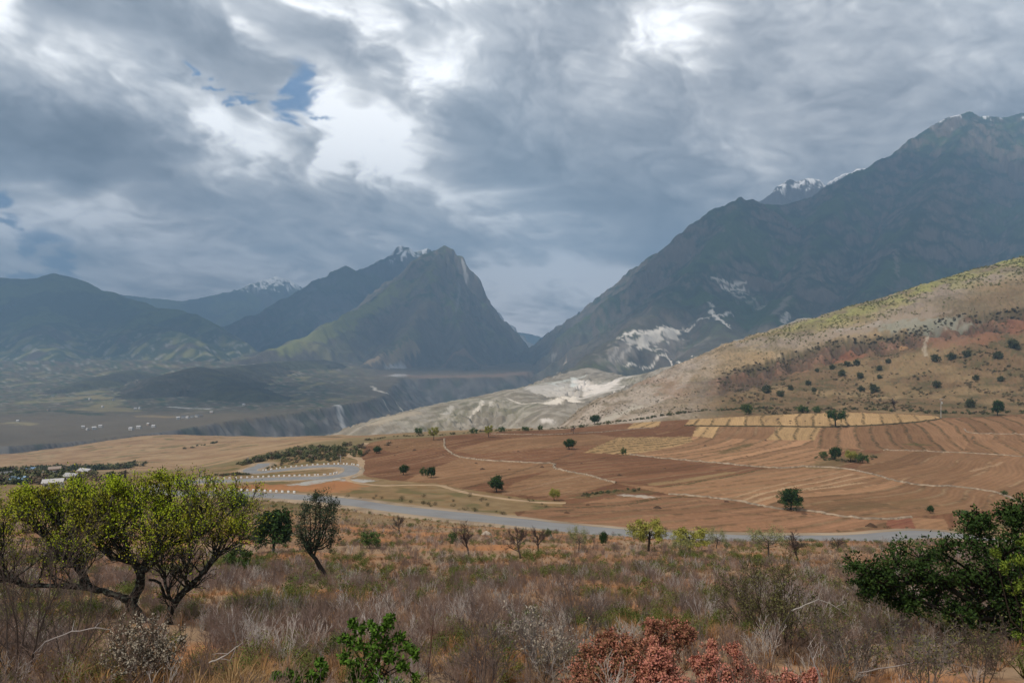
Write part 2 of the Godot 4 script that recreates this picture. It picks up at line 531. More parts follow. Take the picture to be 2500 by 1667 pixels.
func prepare() -> void:
	var ds: Array = NEAR_SLOPE.keys()
	var ls := ds.map(func(d): return log(float(d)))
	var mid := []
	for k in FINE_D:
		var row := []
		for j in NEAR_U.size():
			row.append(pchip(ls, ds.map(func(d): return NEAR_SLOPE[d][j]), LOG_FAR * k / (FINE_D - 1.0)))
		mid.append(row)
	for k in FINE_D:
		for j in FINE_U:
			fine.append(pchip(NEAR_U, mid[k], -1.0 + 2.0 * j / (FINE_U - 1.0)))
	road_pts = smooth([Vector2(74.2, -76.5), Vector2(78.1, -91.4), Vector2(78.2, -104.5), Vector2(77.2, -123.3), Vector2(62, -124.3), Vector2(46.3, -124.6), Vector2(34, -126.1), Vector2(22.33, -128.1), Vector2(10.41, -132), Vector2(0.35, -136.8), Vector2(-11.42, -142.4), Vector2(-26.66, -151.8), Vector2(-41.4, -164.5), Vector2(-54.5, -172.9), Vector2(-66.5, -178.5), Vector2(-77.6, -183.2), Vector2(-88.3, -186.1), Vector2(-102.4, -198.4), Vector2(-114.3, -216.2), Vector2(-117.7, -229.6), Vector2(-113.1, -235.2), Vector2(-103.2, -236.6), Vector2(-91.7, -235.6), Vector2(-77.7, -232.4), Vector2(-66.9, -230.5), Vector2(-60.3, -233.3), Vector2(-57.8, -241.8), Vector2(-60.2, -257.3), Vector2(-66.3, -271.5), Vector2(-76.8, -277), Vector2(-89, -276.5), Vector2(-100.5, -274.3), Vector2(-106.6, -279.8), Vector2(-110.4, -288.3), Vector2(-110.6, -294.7), Vector2(-110.6, -301.9), Vector2(-112.6, -311.1)], 4.0)
	for k in road_pts.size():
		var q := road_pts[k]
		road_pts[k] = Vector3(q.x, base_height(q.x, q.z), q.z)
	for pass_no in 12:
		for k in range(1, road_pts.size() - 1):
			road_pts[k].y = (road_pts[k - 1].y + road_pts[k].y * 2.0 + road_pts[k + 1].y) / 4.0
	for k in road_pts.size() - 1:
		var q := road_pts[k]
		for ix in range(int(floor(q.x / 8.0)) - 2, int(floor(q.x / 8.0)) + 3):
			for iz in range(int(floor(q.z / 8.0)) - 2, int(floor(q.z / 8.0)) + 3):
				var key := Vector2i(ix, iz)
				if not road_hash.has(key):
					road_hash[key] = PackedInt32Array()
				road_hash[key].append(k)
	field_outline = PackedVector2Array([Vector2(-72.9, -339), Vector2(-60.9, -272.1), Vector2(-48, -224.6), Vector2(-37.4, -211.5), Vector2(-22.49, -202), Vector2(-14.01, -189.9), Vector2(-2.14, -176.7), Vector2(5.08, -169.8), Vector2(13.15, -166.8), Vector2(11.53, -159), Vector2(0.38, -149.7), Vector2(1.25, -140.4), Vector2(10.67, -135.2), Vector2(22.96, -131.7), Vector2(35.5, -131.7), Vector2(48.8, -131.5), Vector2(66, -132.3), Vector2(83.5, -133.3), Vector2(95.8, -147), Vector2(119.2, -159.3), Vector2(154.3, -154.3), Vector2(407.4, -407.4), Vector2(310.9, -415.6), Vector2(280.2, -408.2), Vector2(255.8, -408.2), Vector2(259, -418.1), Vector2(216.4, -439.5), Vector2(177.9, -462.9), Vector2(129.2, -478.9), Vector2(103.3, -469.4), Vector2(82.6, -453.8), Vector2(63.6, -446.6), Vector2(29.25, -403.3), Vector2(-1.47, -385.2), Vector2(-37.7, -357), Vector2(-67.6, -359.2)])
	var red := Color(0.165, 0.083, 0.047)
	var tan_soil := Color(0.225, 0.127, 0.07)
	var straw := Color(0.36, 0.235, 0.118)
	# outline, colour, direction of the strips in degrees from east towards north, strip width, how clear the bunds are, how much strips differ
	parcels = [
		[PackedVector2Array([Vector2(103.4, -410.6), Vector2(128.4, -476.1), Vector2(176.8, -460.2), Vector2(215.1, -436.9), Vector2(258, -416.4), Vector2(255.2, -407.4), Vector2(233.1, -396.9), Vector2(203.9, -393.8), Vector2(179.6, -393.8), Vector2(154.9, -398.5)]), straw * 1.0, 70.0, 10.0, 1.0, 0.13, "straw coloured strip field below the dry hillside, crossed by dark bunds"],
		[PackedVector2Array([Vector2(88, -410.6), Vector2(102.7, -466.6), Vector2(128.4, -476.1), Vector2(103.4, -410.6)]), red, 62.0, 9.0, 0.1, 0.05, "dark red ploughed plot at the top of the fields between two straw plots"],
		[PackedVector2Array([Vector2(68.4, -405.7), Vector2(82.1, -451.1), Vector2(102.7, -466.6), Vector2(88, -410.6)]), straw, 62.0, 9.0, 0.9, 0.12, "small straw plot with curved bunds at the left end of the upper strips"],
		[PackedVector2Array([Vector2(50.1, -386), Vector2(68.4, -405.7), Vector2(82.1, -451.1), Vector2(63, -442.1), Vector2(28.96, -399.3)]), red * 1.05, 55.0, 9.0, 0.15, 0.06, "red brown wedge plot beside the hedge below the hillside foot"],
		[PackedVector2Array([Vector2(43.9, -375.3), Vector2(70.8, -401.7), Vector2(103, -409), Vector2(109.4, -405.7), Vector2(97.9, -371.6), Vector2(76, -368.6), Vector2(51.8, -363.5)]), red * 0.86, 48.0, 14.0, 0.1, 0.06, "dark brown ploughed plot below the upper path"],
		[PackedVector2Array([Vector2(109.4, -405.7), Vector2(122.9, -403.3), Vector2(107.7, -365), Vector2(97.9, -371.6)]), straw * 1.05, 66.0, 7.0, 0.8, 0.10, "narrow pale straw plot with two dark bunds"],
		[PackedVector2Array([Vector2(122.9, -403.3), Vector2(155.3, -397.7), Vector2(133.2, -358.5), Vector2(107.7, -365)]), tan_soil * 0.92, 68.0, 9.0, 0.3, 0.08, "brown ploughed plot with faint strips left of the straw plot"],
		[PackedVector2Array([Vector2(155.3, -397.7), Vector2(176.5, -391.4), Vector2(156.7, -354.9), Vector2(133.2, -358.5)]), straw * 1.02, 66.0, 9.0, 0.8, 0.10, "slanting straw plot below the umbrella tree"],
		[PackedVector2Array([Vector2(176.5, -391.4), Vector2(203.1, -392.2), Vector2(232.6, -396.1), Vector2(253.2, -404.1), Vector2(277.9, -404.9), Vector2(307.8, -411.5), Vector2(404.1, -404.1), Vector2(323.7, -323.7), Vector2(252.6, -337.6), Vector2(237.2, -351.4), Vector2(190, -288.3), Vector2(179.7, -301.9), Vector2(170.3, -313.6), Vector2(158.7, -324.4), Vector2(143.2, -324.4), Vector2(156.7, -354.9)]), tan_soil * 0.95, 66.0, 8.5, 0.85, 0.22, "large brown strip field with many dark curving bunds on the upper right"],
		[PackedVector2Array([Vector2(237.2, -351.4), Vector2(252.6, -337.6), Vector2(323.7, -323.7), Vector2(260.4, -260.4), Vector2(205.2, -274.3), Vector2(190, -288.3)]), tan_soil * 1.05, 62.0, 9.0, 0.7, 0.22, "lighter brown strip field at the right edge above the thin path"],
		[PackedVector2Array([Vector2(170.3, -313.6), Vector2(179.7, -301.9), Vector2(190, -288.3), Vector2(205.2, -274.3), Vector2(260.4, -260.4), Vector2(154.3, -154.3), Vector2(135.7, -181.4), Vector2(142.5, -201.2), Vector2(136.7, -209), Vector2(126.3, -209), Vector2(122.4, -216.7), Vector2(122.8, -230), Vector2(122.2, -238.9), Vector2(122.3, -245.2)]), tan_soil * 0.86, 47.0, 11.0, 0.2, 0.2, "smooth brown ploughed field with a greenish wedge on the right"],
		[PackedVector2Array([Vector2(30.7, -294.1), Vector2(56.1, -361.3), Vector2(79.9, -367.2), Vector2(97.5, -370.1), Vector2(92.4, -350.7), Vector2(50.3, -291.8)]), straw * 0.9, 46.0, 5.0, 0.9, 0.08, "straw stubble plot with close bunds and dark soil heaps"],
		[PackedVector2Array([Vector2(50.3, -291.8), Vector2(92.4, -350.7), Vector2(97.5, -370.1), Vector2(107.7, -365), Vector2(133.2, -358.5), Vector2(156.7, -354.9), Vector2(143.2, -324.4), Vector2(157.1, -321.2), Vector2(126.2, -272.1), Vector2(108.8, -254.2), Vector2(97.8, -251.2), Vector2(82.5, -264.6), Vector2(64.7, -282.6)]), tan_soil * 1.3, 50.0, 6.5, 0.6, 0.26, "tan plot of narrow brown and straw strips above the stone wall"],
		[PackedVector2Array([Vector2(-26.12, -301.9), Vector2(-11.67, -327.6), Vector2(43.7, -373.1), Vector2(54.8, -360.6), Vector2(40.9, -323.1), Vector2(4.56, -298.9), Vector2(-15.74, -287.7)]), tan_soil * 0.9, 46.0, 7.0, 0.3, 0.16, "brown plot below the thin upper wall with the pointed bush tree on its edge"],
		[PackedVector2Array([Vector2(0.51, -200.4), Vector2(15.02, -238.5), Vector2(23.81, -221.5), Vector2(30.4, -200.8), Vector2(20.4, -184.3), Vector2(7.11, -174.6), Vector2(-2.96, -179.2)]), tan_soil * 0.92, 42.0, 5.0, 0.3, 0.14, "brown plot between the stepped wall and the fresh green bush tree"],
		[PackedVector2Array([Vector2(-21.31, -281.5), Vector2(-26.12, -301.9), Vector2(-11.67, -327.6), Vector2(43.7, -373.1), Vector2(56.4, -363.5), Vector2(30.7, -294.1), Vector2(50.3, -291.8), Vector2(64.7, -282.6), Vector2(82.5, -264.6), Vector2(95.3, -252.2), Vector2(42.3, -193.3), Vector2(30.5, -200.8), Vector2(23.95, -222.8), Vector2(15.08, -239.4), Vector2(15.26, -255.2), Vector2(-9.48, -266.2)]), red * 1.0, 44.0, 7.0, 0.3, 0.16, "red brown ploughed field in the middle between the pale walls"],
		[PackedVector2Array([Vector2(30.5, -200.8), Vector2(42.3, -193.3), Vector2(94.7, -250.7), Vector2(108.8, -254.2), Vector2(118.3, -251.7), Vector2(122.3, -245.2), Vector2(122.8, -230), Vector2(122.4, -216.7), Vector2(126.3, -209), Vector2(136.7, -209), Vector2(142.5, -201.2), Vector2(135.7, -181.4), Vector2(89.3, -153), Vector2(81.6, -148.8), Vector2(75.3, -148.8), Vector2(71.5, -152.1), Vector2(68.6, -156.8), Vector2(62.1, -159.9), Vector2(56.8, -169.5), Vector2(52.7, -172.9), Vector2(41.1, -179.6)]), tan_soil * 1.12, 40.0, 6.0, 0.4, 0.25, "wide brown field with pale curving lines round the dark tree"],
		[PackedVector2Array([Vector2(81.3, -148.2), Vector2(88.9, -152.4), Vector2(80.5, -135.5), Vector2(73.7, -134.9)]), Color(0.20, 0.085, 0.055), 40.0, 20.0, 0.0, 0.03, "small brick red plot beside the road on the right"],
		[PackedVector2Array([Vector2(88.9, -152.4), Vector2(97.2, -153.7), Vector2(88.5, -137.9), Vector2(80.5, -135.5)]), tan_soil * 1.12, 40.0, 20.0, 0.0, 0.03, "small pale tan plot beside the road at the right end"],
		[PackedVector2Array([Vector2(4.81, -160.9), Vector2(14.18, -161.5), Vector2(26.65, -175.3), Vector2(41, -178.8), Vector2(52.5, -172.2), Vector2(56.5, -168.4), Vector2(61.8, -159.3), Vector2(68.3, -156.1), Vector2(71.2, -151.5), Vector2(75, -148.2), Vector2(81.3, -148.2), Vector2(72.9, -133.3), Vector2(49, -132), Vector2(35.7, -132.3), Vector2(23.05, -132.3), Vector2(10.71, -135.7), Vector2(1.26, -141)]), Color(0.225, 0.122, 0.07), 28.0, 6.0, 0.5, 0.2, "lowest brown field with contour furrows along the road"],
		[PackedVector2Array([Vector2(-22.49, -202), Vector2(-32.8, -209.8), Vector2(-29.32, -241.3), Vector2(-21.18, -279.8), Vector2(-9.43, -264.6), Vector2(15.17, -253.7), Vector2(15.02, -238.5), Vector2(3.35, -219.3), Vector2(-14.07, -190.7)]), tan_soil * 0.98, 44.0, 6.0, 0.3, 0.16, "tan brown ploughed plot behind the dark leaning tree"],
		[PackedVector2Array([Vector2(-72.3, -338.3), Vector2(-66.4, -352.8), Vector2(-37.4, -354.2), Vector2(-30.8, -314.2), Vector2(-42.4, -308.6), Vector2(-53.7, -306.1)]), tan_soil * 0.84, 44.0, 6.0, 0.35, 0.14, "brown plot at the upper left end of the fields below the skyline trees"],
		[PackedVector2Array([Vector2(-72.4, -336.9), Vector2(-66.4, -352.8), Vector2(-37.4, -354.2), Vector2(-30.5, -311.7), Vector2(-26.01, -300.7), Vector2(-21.31, -281.5), Vector2(-9.43, -264.6), Vector2(15.17, -253.7), Vector2(15.02, -238.5), Vector2(3.38, -221.5), Vector2(-14.15, -191.8), Vector2(-22.49, -202), Vector2(-37.4, -211.5), Vector2(-48, -224.6), Vector2(-60.9, -272.1)]), red * 0.92, 44.0, 6.5, 0.25, 0.15, "dark red ploughed field at the left beside the dirt track"]]
	bank_line = PackedVector2Array([Vector2(101, -601.4), Vector2(131.4, -637.3), Vector2(165, -675.3), Vector2(244.8, -734.4), Vector2(304.6, -767.4), Vector2(361.3, -784.5), Vector2(402.3, -767.4), Vector2(419.7, -746.3), Vector2(448.4, -738.9), Vector2(477.5, -733), Vector2(505.6, -707.1), Vector2(520.6, -695.9), Vector2(619.1, -683.5)])
	near_strokes = [
		stroke([Vector2(-64.2, -207.8), Vector2(-60.6, -213.7), Vector2(-56.7, -219.7), Vector2(-55, -226.8)], 5.0, Color(0.34, 0.33, 0.31), 0.9, 2.0),
		stroke([Vector2(-50.6, -214.5), Vector2(-46.2, -211.1)], 4.5, Color(0.36, 0.35, 0.33), 0.9, 1.5),
		stroke([Vector2(-80.8, -206.1), Vector2(-67.9, -199.2), Vector2(-56.4, -194.5), Vector2(-54.3, -205.3)], 9.0, Color(0.30, 0.135, 0.062), 0.8, 4.0),
		stroke([Vector2(-73.8, -198), Vector2(-59.2, -191.4)], 6.0, Color(0.33, 0.16, 0.075), 0.7, 4.0),
		stroke([Vector2(-52.7, -209), Vector2(-47.3, -197.6), Vector2(-49.6, -187.3)], 6.0, Color(0.32, 0.15, 0.07), 0.8, 3.0),
		stroke([Vector2(29.74, -177.1), Vector2(34.9, -175)], 2.5, Color(0.42, 0.38, 0.32), 0.7, 1.5),
		stroke([Vector2(18.25, -175), Vector2(28.6, -184.3), Vector2(35.5, -183.6)], 4.0, Color(0.10, 0.085, 0.04), 0.6, 3.0),
		stroke([Vector2(114.3, -251.7), Vector2(132.4, -279.8), Vector2(154.5, -294.7)], 7.0, Color(0.15, 0.11, 0.055), 0.7, 4.0),
		stroke([Vector2(193.2, -332.3), Vector2(195.2, -325)], 4.0, Color(0.08, 0.075, 0.03), 0.7, 3.0),
		stroke([Vector2(94.6, -307.3), Vector2(118.5, -342.4)], 3.5, Color(0.09, 0.075, 0.035), 0.7, 3.0),
		stroke([Vector2(155.6, -324.4), Vector2(155.9, -304.9), Vector2(150.2, -286.6)], 4.0, Color(0.17, 0.11, 0.055), 0.6, 3.0),
		stroke([Vector2(79.4, -161.2), Vector2(93.5, -168.1), Vector2(107.2, -178.5)], 4.0, Color(0.16, 0.105, 0.055), 0.55, 3.0),
		stroke([Vector2(57.1, -170.5), Vector2(65.5, -181), Vector2(76.7, -193.3), Vector2(94.2, -210.3), Vector2(117.3, -235.2)], 0.75, Color(0.40, 0.27, 0.16), 0.85, 0.4),
		stroke([Vector2(59.2, -168.1), Vector2(70.4, -180.3), Vector2(86.6, -196.1), Vector2(104.7, -215.4), Vector2(118.4, -228.7)], 0.7, Color(0.38, 0.26, 0.155), 0.8, 0.4),
		stroke([Vector2(83.1, -191), Vector2(94.1, -198.8), Vector2(108.9, -211.5)], 0.8, Color(0.40, 0.27, 0.16), 0.8, 0.4),
		stroke([Vector2(57.7, -176.4), Vector2(72.4, -194.9), Vector2(93.6, -218.4), Vector2(115.1, -239.9)], 0.6, Color(0.37, 0.25, 0.15), 0.7, 0.4),
		stroke([Vector2(42.3, -193.3), Vector2(51.9, -202), Vector2(67.5, -219.3), Vector2(91.7, -247.7)], 0.9, Color(0.075, 0.065, 0.03), 0.85, 0.5),
		stroke([Vector2(41.1, -199.2), Vector2(54.3, -211.1), Vector2(75.4, -235.2)], 2.5, Color(0.30, 0.215, 0.11), 0.6, 1.0),
		stroke([Vector2(5.46, -159), Vector2(15.48, -158), Vector2(27.56, -164.1), Vector2(39.3, -174.6), Vector2(47.8, -177.1)], 0.9, Color(0.085, 0.066, 0.035), 0.8, 0.8),
		stroke([Vector2(7.13, -151.5), Vector2(19.82, -152.7), Vector2(32.8, -159), Vector2(47.9, -169.5)], 0.8, Color(0.11, 0.075, 0.045), 0.7, 0.8),
		stroke([Vector2(47.1, -156.1), Vector2(56.5, -152.1), Vector2(64.2, -149.7)], 0.8, Color(0.12, 0.075, 0.045), 0.6, 0.8),
		stroke([Vector2(163.4, -243.8), Vector2(182, -256.8), Vector2(188.5, -263)], 1.0, Color(0.36, 0.24, 0.145), 0.6, 0.6),
		stroke([Vector2(-13.82, -187.3), Vector2(3.57, -233.8), Vector2(26.89, -293.5)], 0.8, Color(0.09, 0.06, 0.036), 0.6, 0.8),
		stroke([Vector2(-44.3, -252.2), Vector2(-28.44, -286.6)], 0.8, Color(0.30, 0.20, 0.13), 0.5, 0.8),
		stroke([Vector2(-1.82, -178.5), Vector2(13.61, -205.7), Vector2(23.01, -220.6)], 0.8, Color(0.30, 0.20, 0.13), 0.5, 0.8),
		stroke([Vector2(76.8, -162.2), Vector2(89.2, -168.1)], 6.0, Color(0.12, 0.08, 0.045), 0.5, 3.0),
		# the hillside: pale bare patches, red bank scars, green crest, pale footpath
		stroke([Vector2(395, -818.1), Vector2(410.9, -808.4), Vector2(431.4, -803.5)], 7.0, Color(0.446, 0.423, 0.378), 0.7, 6.0),
		stroke([Vector2(356.7, -819.8), Vector2(399.6, -811.6), Vector2(447.4, -795.6), Vector2(470.2, -782.9)], 26.0, Color(0.288, 0.227, 0.174), 0.7, 14.0),
		stroke([Vector2(437.6, -778.3), Vector2(464.4, -727.1)], 24.0, Color(0.259, 0.257, 0.204), 0.7, 14.0),
		stroke([Vector2(361.4, -738.9), Vector2(358.5, -714.2), Vector2(344, -698.7), Vector2(338.7, -715.6)], 13.0, Color(0.259, 0.102, 0.057), 0.55, 9.0),
		stroke([Vector2(283.8, -682.1), Vector2(290, -671.3)], 12.0, Color(0.274, 0.144, 0.091), 0.5, 8.0),
		stroke([Vector2(405.2, -708.5), Vector2(407.8, -701.5)], 6.0, Color(0.317, 0.189, 0.091), 0.8, 5.0),
		stroke([Vector2(428.1, -694.5), Vector2(421.9, -674), Vector2(415.2, -656.7)], 12.0, Color(0.245, 0.121, 0.076), 0.5, 8.0),
		stroke([Vector2(461.4, -675.3), Vector2(457, -656.7), Vector2(444.1, -641.1)], 15.0, Color(0.259, 0.117, 0.072), 0.55, 9.0),
		stroke([Vector2(499.7, -680.7), Vector2(500.2, -668.6), Vector2(480.5, -648.9)], 14.0, Color(0.245, 0.106, 0.064), 0.55, 9.0),
		stroke([Vector2(440.8, -676.7), Vector2(427.2, -646.3)], 9.0, Color(0.238, 0.129, 0.083), 0.7, 7.0),
		stroke([Vector2(434.3, -714.2), Vector2(408.1, -676.7), Vector2(391, -646.3)], 2.2, Color(0.360, 0.302, 0.227), 0.8, 1.5),
		stroke([Vector2(64.9, -500.4), Vector2(92.4, -572.1), Vector2(127.7, -619.7)], 12.0, Color(0.302, 0.257, 0.212), 0.6, 9.0),
		stroke([Vector2(72.3, -507.5), Vector2(92.3, -549.7), Vector2(108.9, -582.5)], 9.0, Color(0.403, 0.355, 0.287), 0.8, 7.0),
		stroke([Vector2(158.6, -848.1), Vector2(171.7, -784.5), Vector2(148.7, -608.7)], 14.0, Color(0.288, 0.189, 0.129), 0.5, 12.0),
		stroke([Vector2(340.9, -683.5), Vector2(304.7, -574.4), Vector2(307.4, -522.9)], 15.0, Color(0.259, 0.181, 0.095), 0.5, 14.0),
		stroke([Vector2(259.8, -564.2), Vector2(276.4, -554.1), Vector2(283.4, -515.7)], 16.0, Color(0.288, 0.204, 0.113), 0.5, 14.0)]

func stroke(pts: Array, radius: float, col: Color, strength: float, jag: float) -> Array:
	var box := Rect2(pts[0], Vector2.ZERO)
	for q in pts:
		box = box.expand(q)
	return [PackedVector2Array(pts), radius, col, strength, jag, box.grow(radius + jag * 1.6)]

func paint_strokes(c: Color, strokes: Array, x: float, z: float, jag_scale: float) -> Color:
	var at := Vector2(x, z)
	for s in strokes:
		if not s[5].has_point(at):
			continue
		var pts: PackedVector2Array = s[0]
		var best := 1e9
		for k in pts.size() - 1:
			best = minf(best, at.distance_to(Geometry2D.get_closest_point_to_segment(at, pts[k], pts[k + 1])))
		best += s[4] * 1.5 * n_b.get_noise_2d(x * jag_scale / s[4], z * jag_scale / s[4])
		c = c.lerp(s[2], s[3] * smoothstep(s[1], s[1] * 0.45, best))
	return c

# evenly spaced points along a smooth curve through the given places
func smooth(pts: Array, step: float) -> PackedVector3Array:
	var curve := Curve3D.new()
	curve.bake_interval = step * 0.25
	for k in pts.size():
		var a: Vector2 = pts[maxi(k - 1, 0)]
		var b: Vector2 = pts[mini(k + 1, pts.size() - 1)]
		var q: Vector2 = pts[k]
		var t := (b - a).normalized()
		var l := q.distance_to(a) / 3.0
		var r := q.distance_to(b) / 3.0
		curve.add_point(Vector3(q.x, 0, q.y), Vector3(-t.x, 0, -t.y) * l, Vector3(t.x, 0, t.y) * r)
	var out := PackedVector3Array()
	var total := curve.get_baked_length()
	var count := int(total / step) + 1
	for k in count + 1:
		out.append(curve.sample_baked(total * k / count, true))
	return out

func base_height(x: float, z: float) -> float:
	var d := maxf(-z, 1.0)
	var a := clampf((x / d + 1.0) * 0.5 * (FINE_U - 1), 0.0, FINE_U - 1.001)
	var b := clampf(log(d) / LOG_FAR * (FINE_D - 1), 0.0, FINE_D - 1.001)
	var i := int(a)
	var j := int(b)
	a -= i
	b -= j
	var o := j * FINE_U + i
	return EYE - d * ((fine[o] * (1.0 - a) + fine[o + 1] * a) * (1.0 - b) + (fine[o + FINE_U] * (1.0 - a) + fine[o + FINE_U + 1] * a) * b)

func road_near(x: float, z: float) -> Vector2:  # (distance from the road's middle, height of the road there)
	var best := 99.0
	var y := 0.0
	var key := Vector2i(int(floor(x / 8.0)), int(floor(z / 8.0)))
	if not road_hash.has(key):
		return Vector2(best, y)
	var list: PackedInt32Array = road_hash[key]
	for k in list:
		var a := road_pts[k]
		var b := road_pts[k + 1]
		var dx := b.x - a.x
		var dz := b.z - a.z
		var t := clampf(((x - a.x) * dx + (z - a.z) * dz) / (dx * dx + dz * dz), 0.0, 1.0)
		var d := Vector2(x - a.x - dx * t, z - a.z - dz * t).length()
		if d < best:
			best = d
			y = lerpf(a.y, b.y, t)
	return Vector2(best, y)

func parcel_at(x: float, z: float) -> int:
	var at := Vector2(x, z)
	if not Geometry2D.is_point_in_polygon(at, field_outline):
		return -1
	for k in parcels.size():
		if Geometry2D.is_point_in_polygon(at, parcels[k][0]):
			return k
	return parcels.size()

func in_field_span(x: float, z: float) -> bool:
	return z < -118.0 and z > -440.0 and x > -0.26 * -z

# across the strips: (strip number, how near its edge 0..1)
func strip_at(k: int, x: float, z: float) -> Vector2:
	var pc: Array = parcels[mini(k, parcels.size() - 1)]
	var a := deg_to_rad(pc[2])
	var q := (x * sin(a) + z * cos(a)) + 7.0 * n_c.get_noise_2d(x * 0.008, z * 0.008 + k * 3.0) + 0.5 * n_c.get_noise_2d(x * 0.09, z * 0.09)
	var w: float = pc[3]
	var s := q / w
	var f := s - floorf(s)
	return Vector2(floorf(s), minf(f, 1.0 - f) * w)

func bank_distance(x: float, z: float) -> float:  # metres beyond (+) or below (-) the bush line above the red bank
	var at := Vector2(x, z)
	var best := 1e9
	var sgn := 1.0
	for k in bank_line.size() - 1:
		var a := bank_line[k]
		var b := bank_line[k + 1]
		var d := at.distance_to(Geometry2D.get_closest_point_to_segment(at, a, b))
		if d < best:
			best = d
			sgn = signf((b - a).cross(at - a))
	return -best * sgn

func ground(x: float, z: float) -> float:
	var y := base_height(x, z)
	var d := -z
	var rough := 1.0
	if d < 440.0:
		rough = 1.0 if not in_field_span(x, z) else 0.25
		y += rough * (0.45 * smoothstep(30.0, 70.0, d) * n_c.get_noise_2d(x * 0.05, z * 0.05) + 0.14 * n_c.get_noise_2d(x * 0.3, z * 0.3)) * smoothstep(2.0, 20.0, d)
		if rough < 1.0:
			var k := parcel_at(x, z)
			if k >= 0:
				var s := strip_at(k, x, z)
				y += parcels[mini(k, parcels.size() - 1)][4] * 0.6 * smoothstep(1.1, 0.0, s.y)
		if d > 80.0:
			var rn := road_near(x, z)
			if rn.x < 14.0:
				y = lerpf(rn.y - 0.3, y, smoothstep(4.6, 11.0, rn.x))
	elif x > 0.0:
		var t := smoothstep(440.0, 560.0, d)
		var bd := bank_distance(x, z)
		var gully := n_ridge.get_noise_2d(x * 0.02 + z * 0.006, z * 0.004 + x * 0.004)
		y += t * (3.0 * n_b.get_noise_2d(x * 0.012, z * 0.012) - 2.0 * gully - 2.2 * n_ridge.get_noise_2d(x * 0.05, z * 0.02) + 0.7 * n_c.get_noise_2d(x * 0.15, z * 0.15))
		if bd < 10.0 and bd > -90.0:
			var in_bank := smoothstep(0.27, 0.36, x / d) * smoothstep(10.0, -8.0, bd) * smoothstep(-90.0, -40.0, bd)
			y -= t * in_bank * (5.0 + 8.0 * n_ridge.get_noise_2d(x * 0.035 + z * 0.01, z * 0.008))
	else:
		y += smoothstep(440.0, 600.0, d) * (2.0 * n_b.get_noise_2d(x * 0.01, z * 0.01) + 0.5 * n_c.get_noise_2d(x * 0.08, z * 0.08))
	return y

func sort_near(x: float, z: float) -> int:
	if in_field_span(x, z):
		var k := parcel_at(x, z)
		if k >= 0:
			return 10 + k
	if -z > 400.0:
		if x > 0.03 * -z:
			return 1
		return 2
	return 0

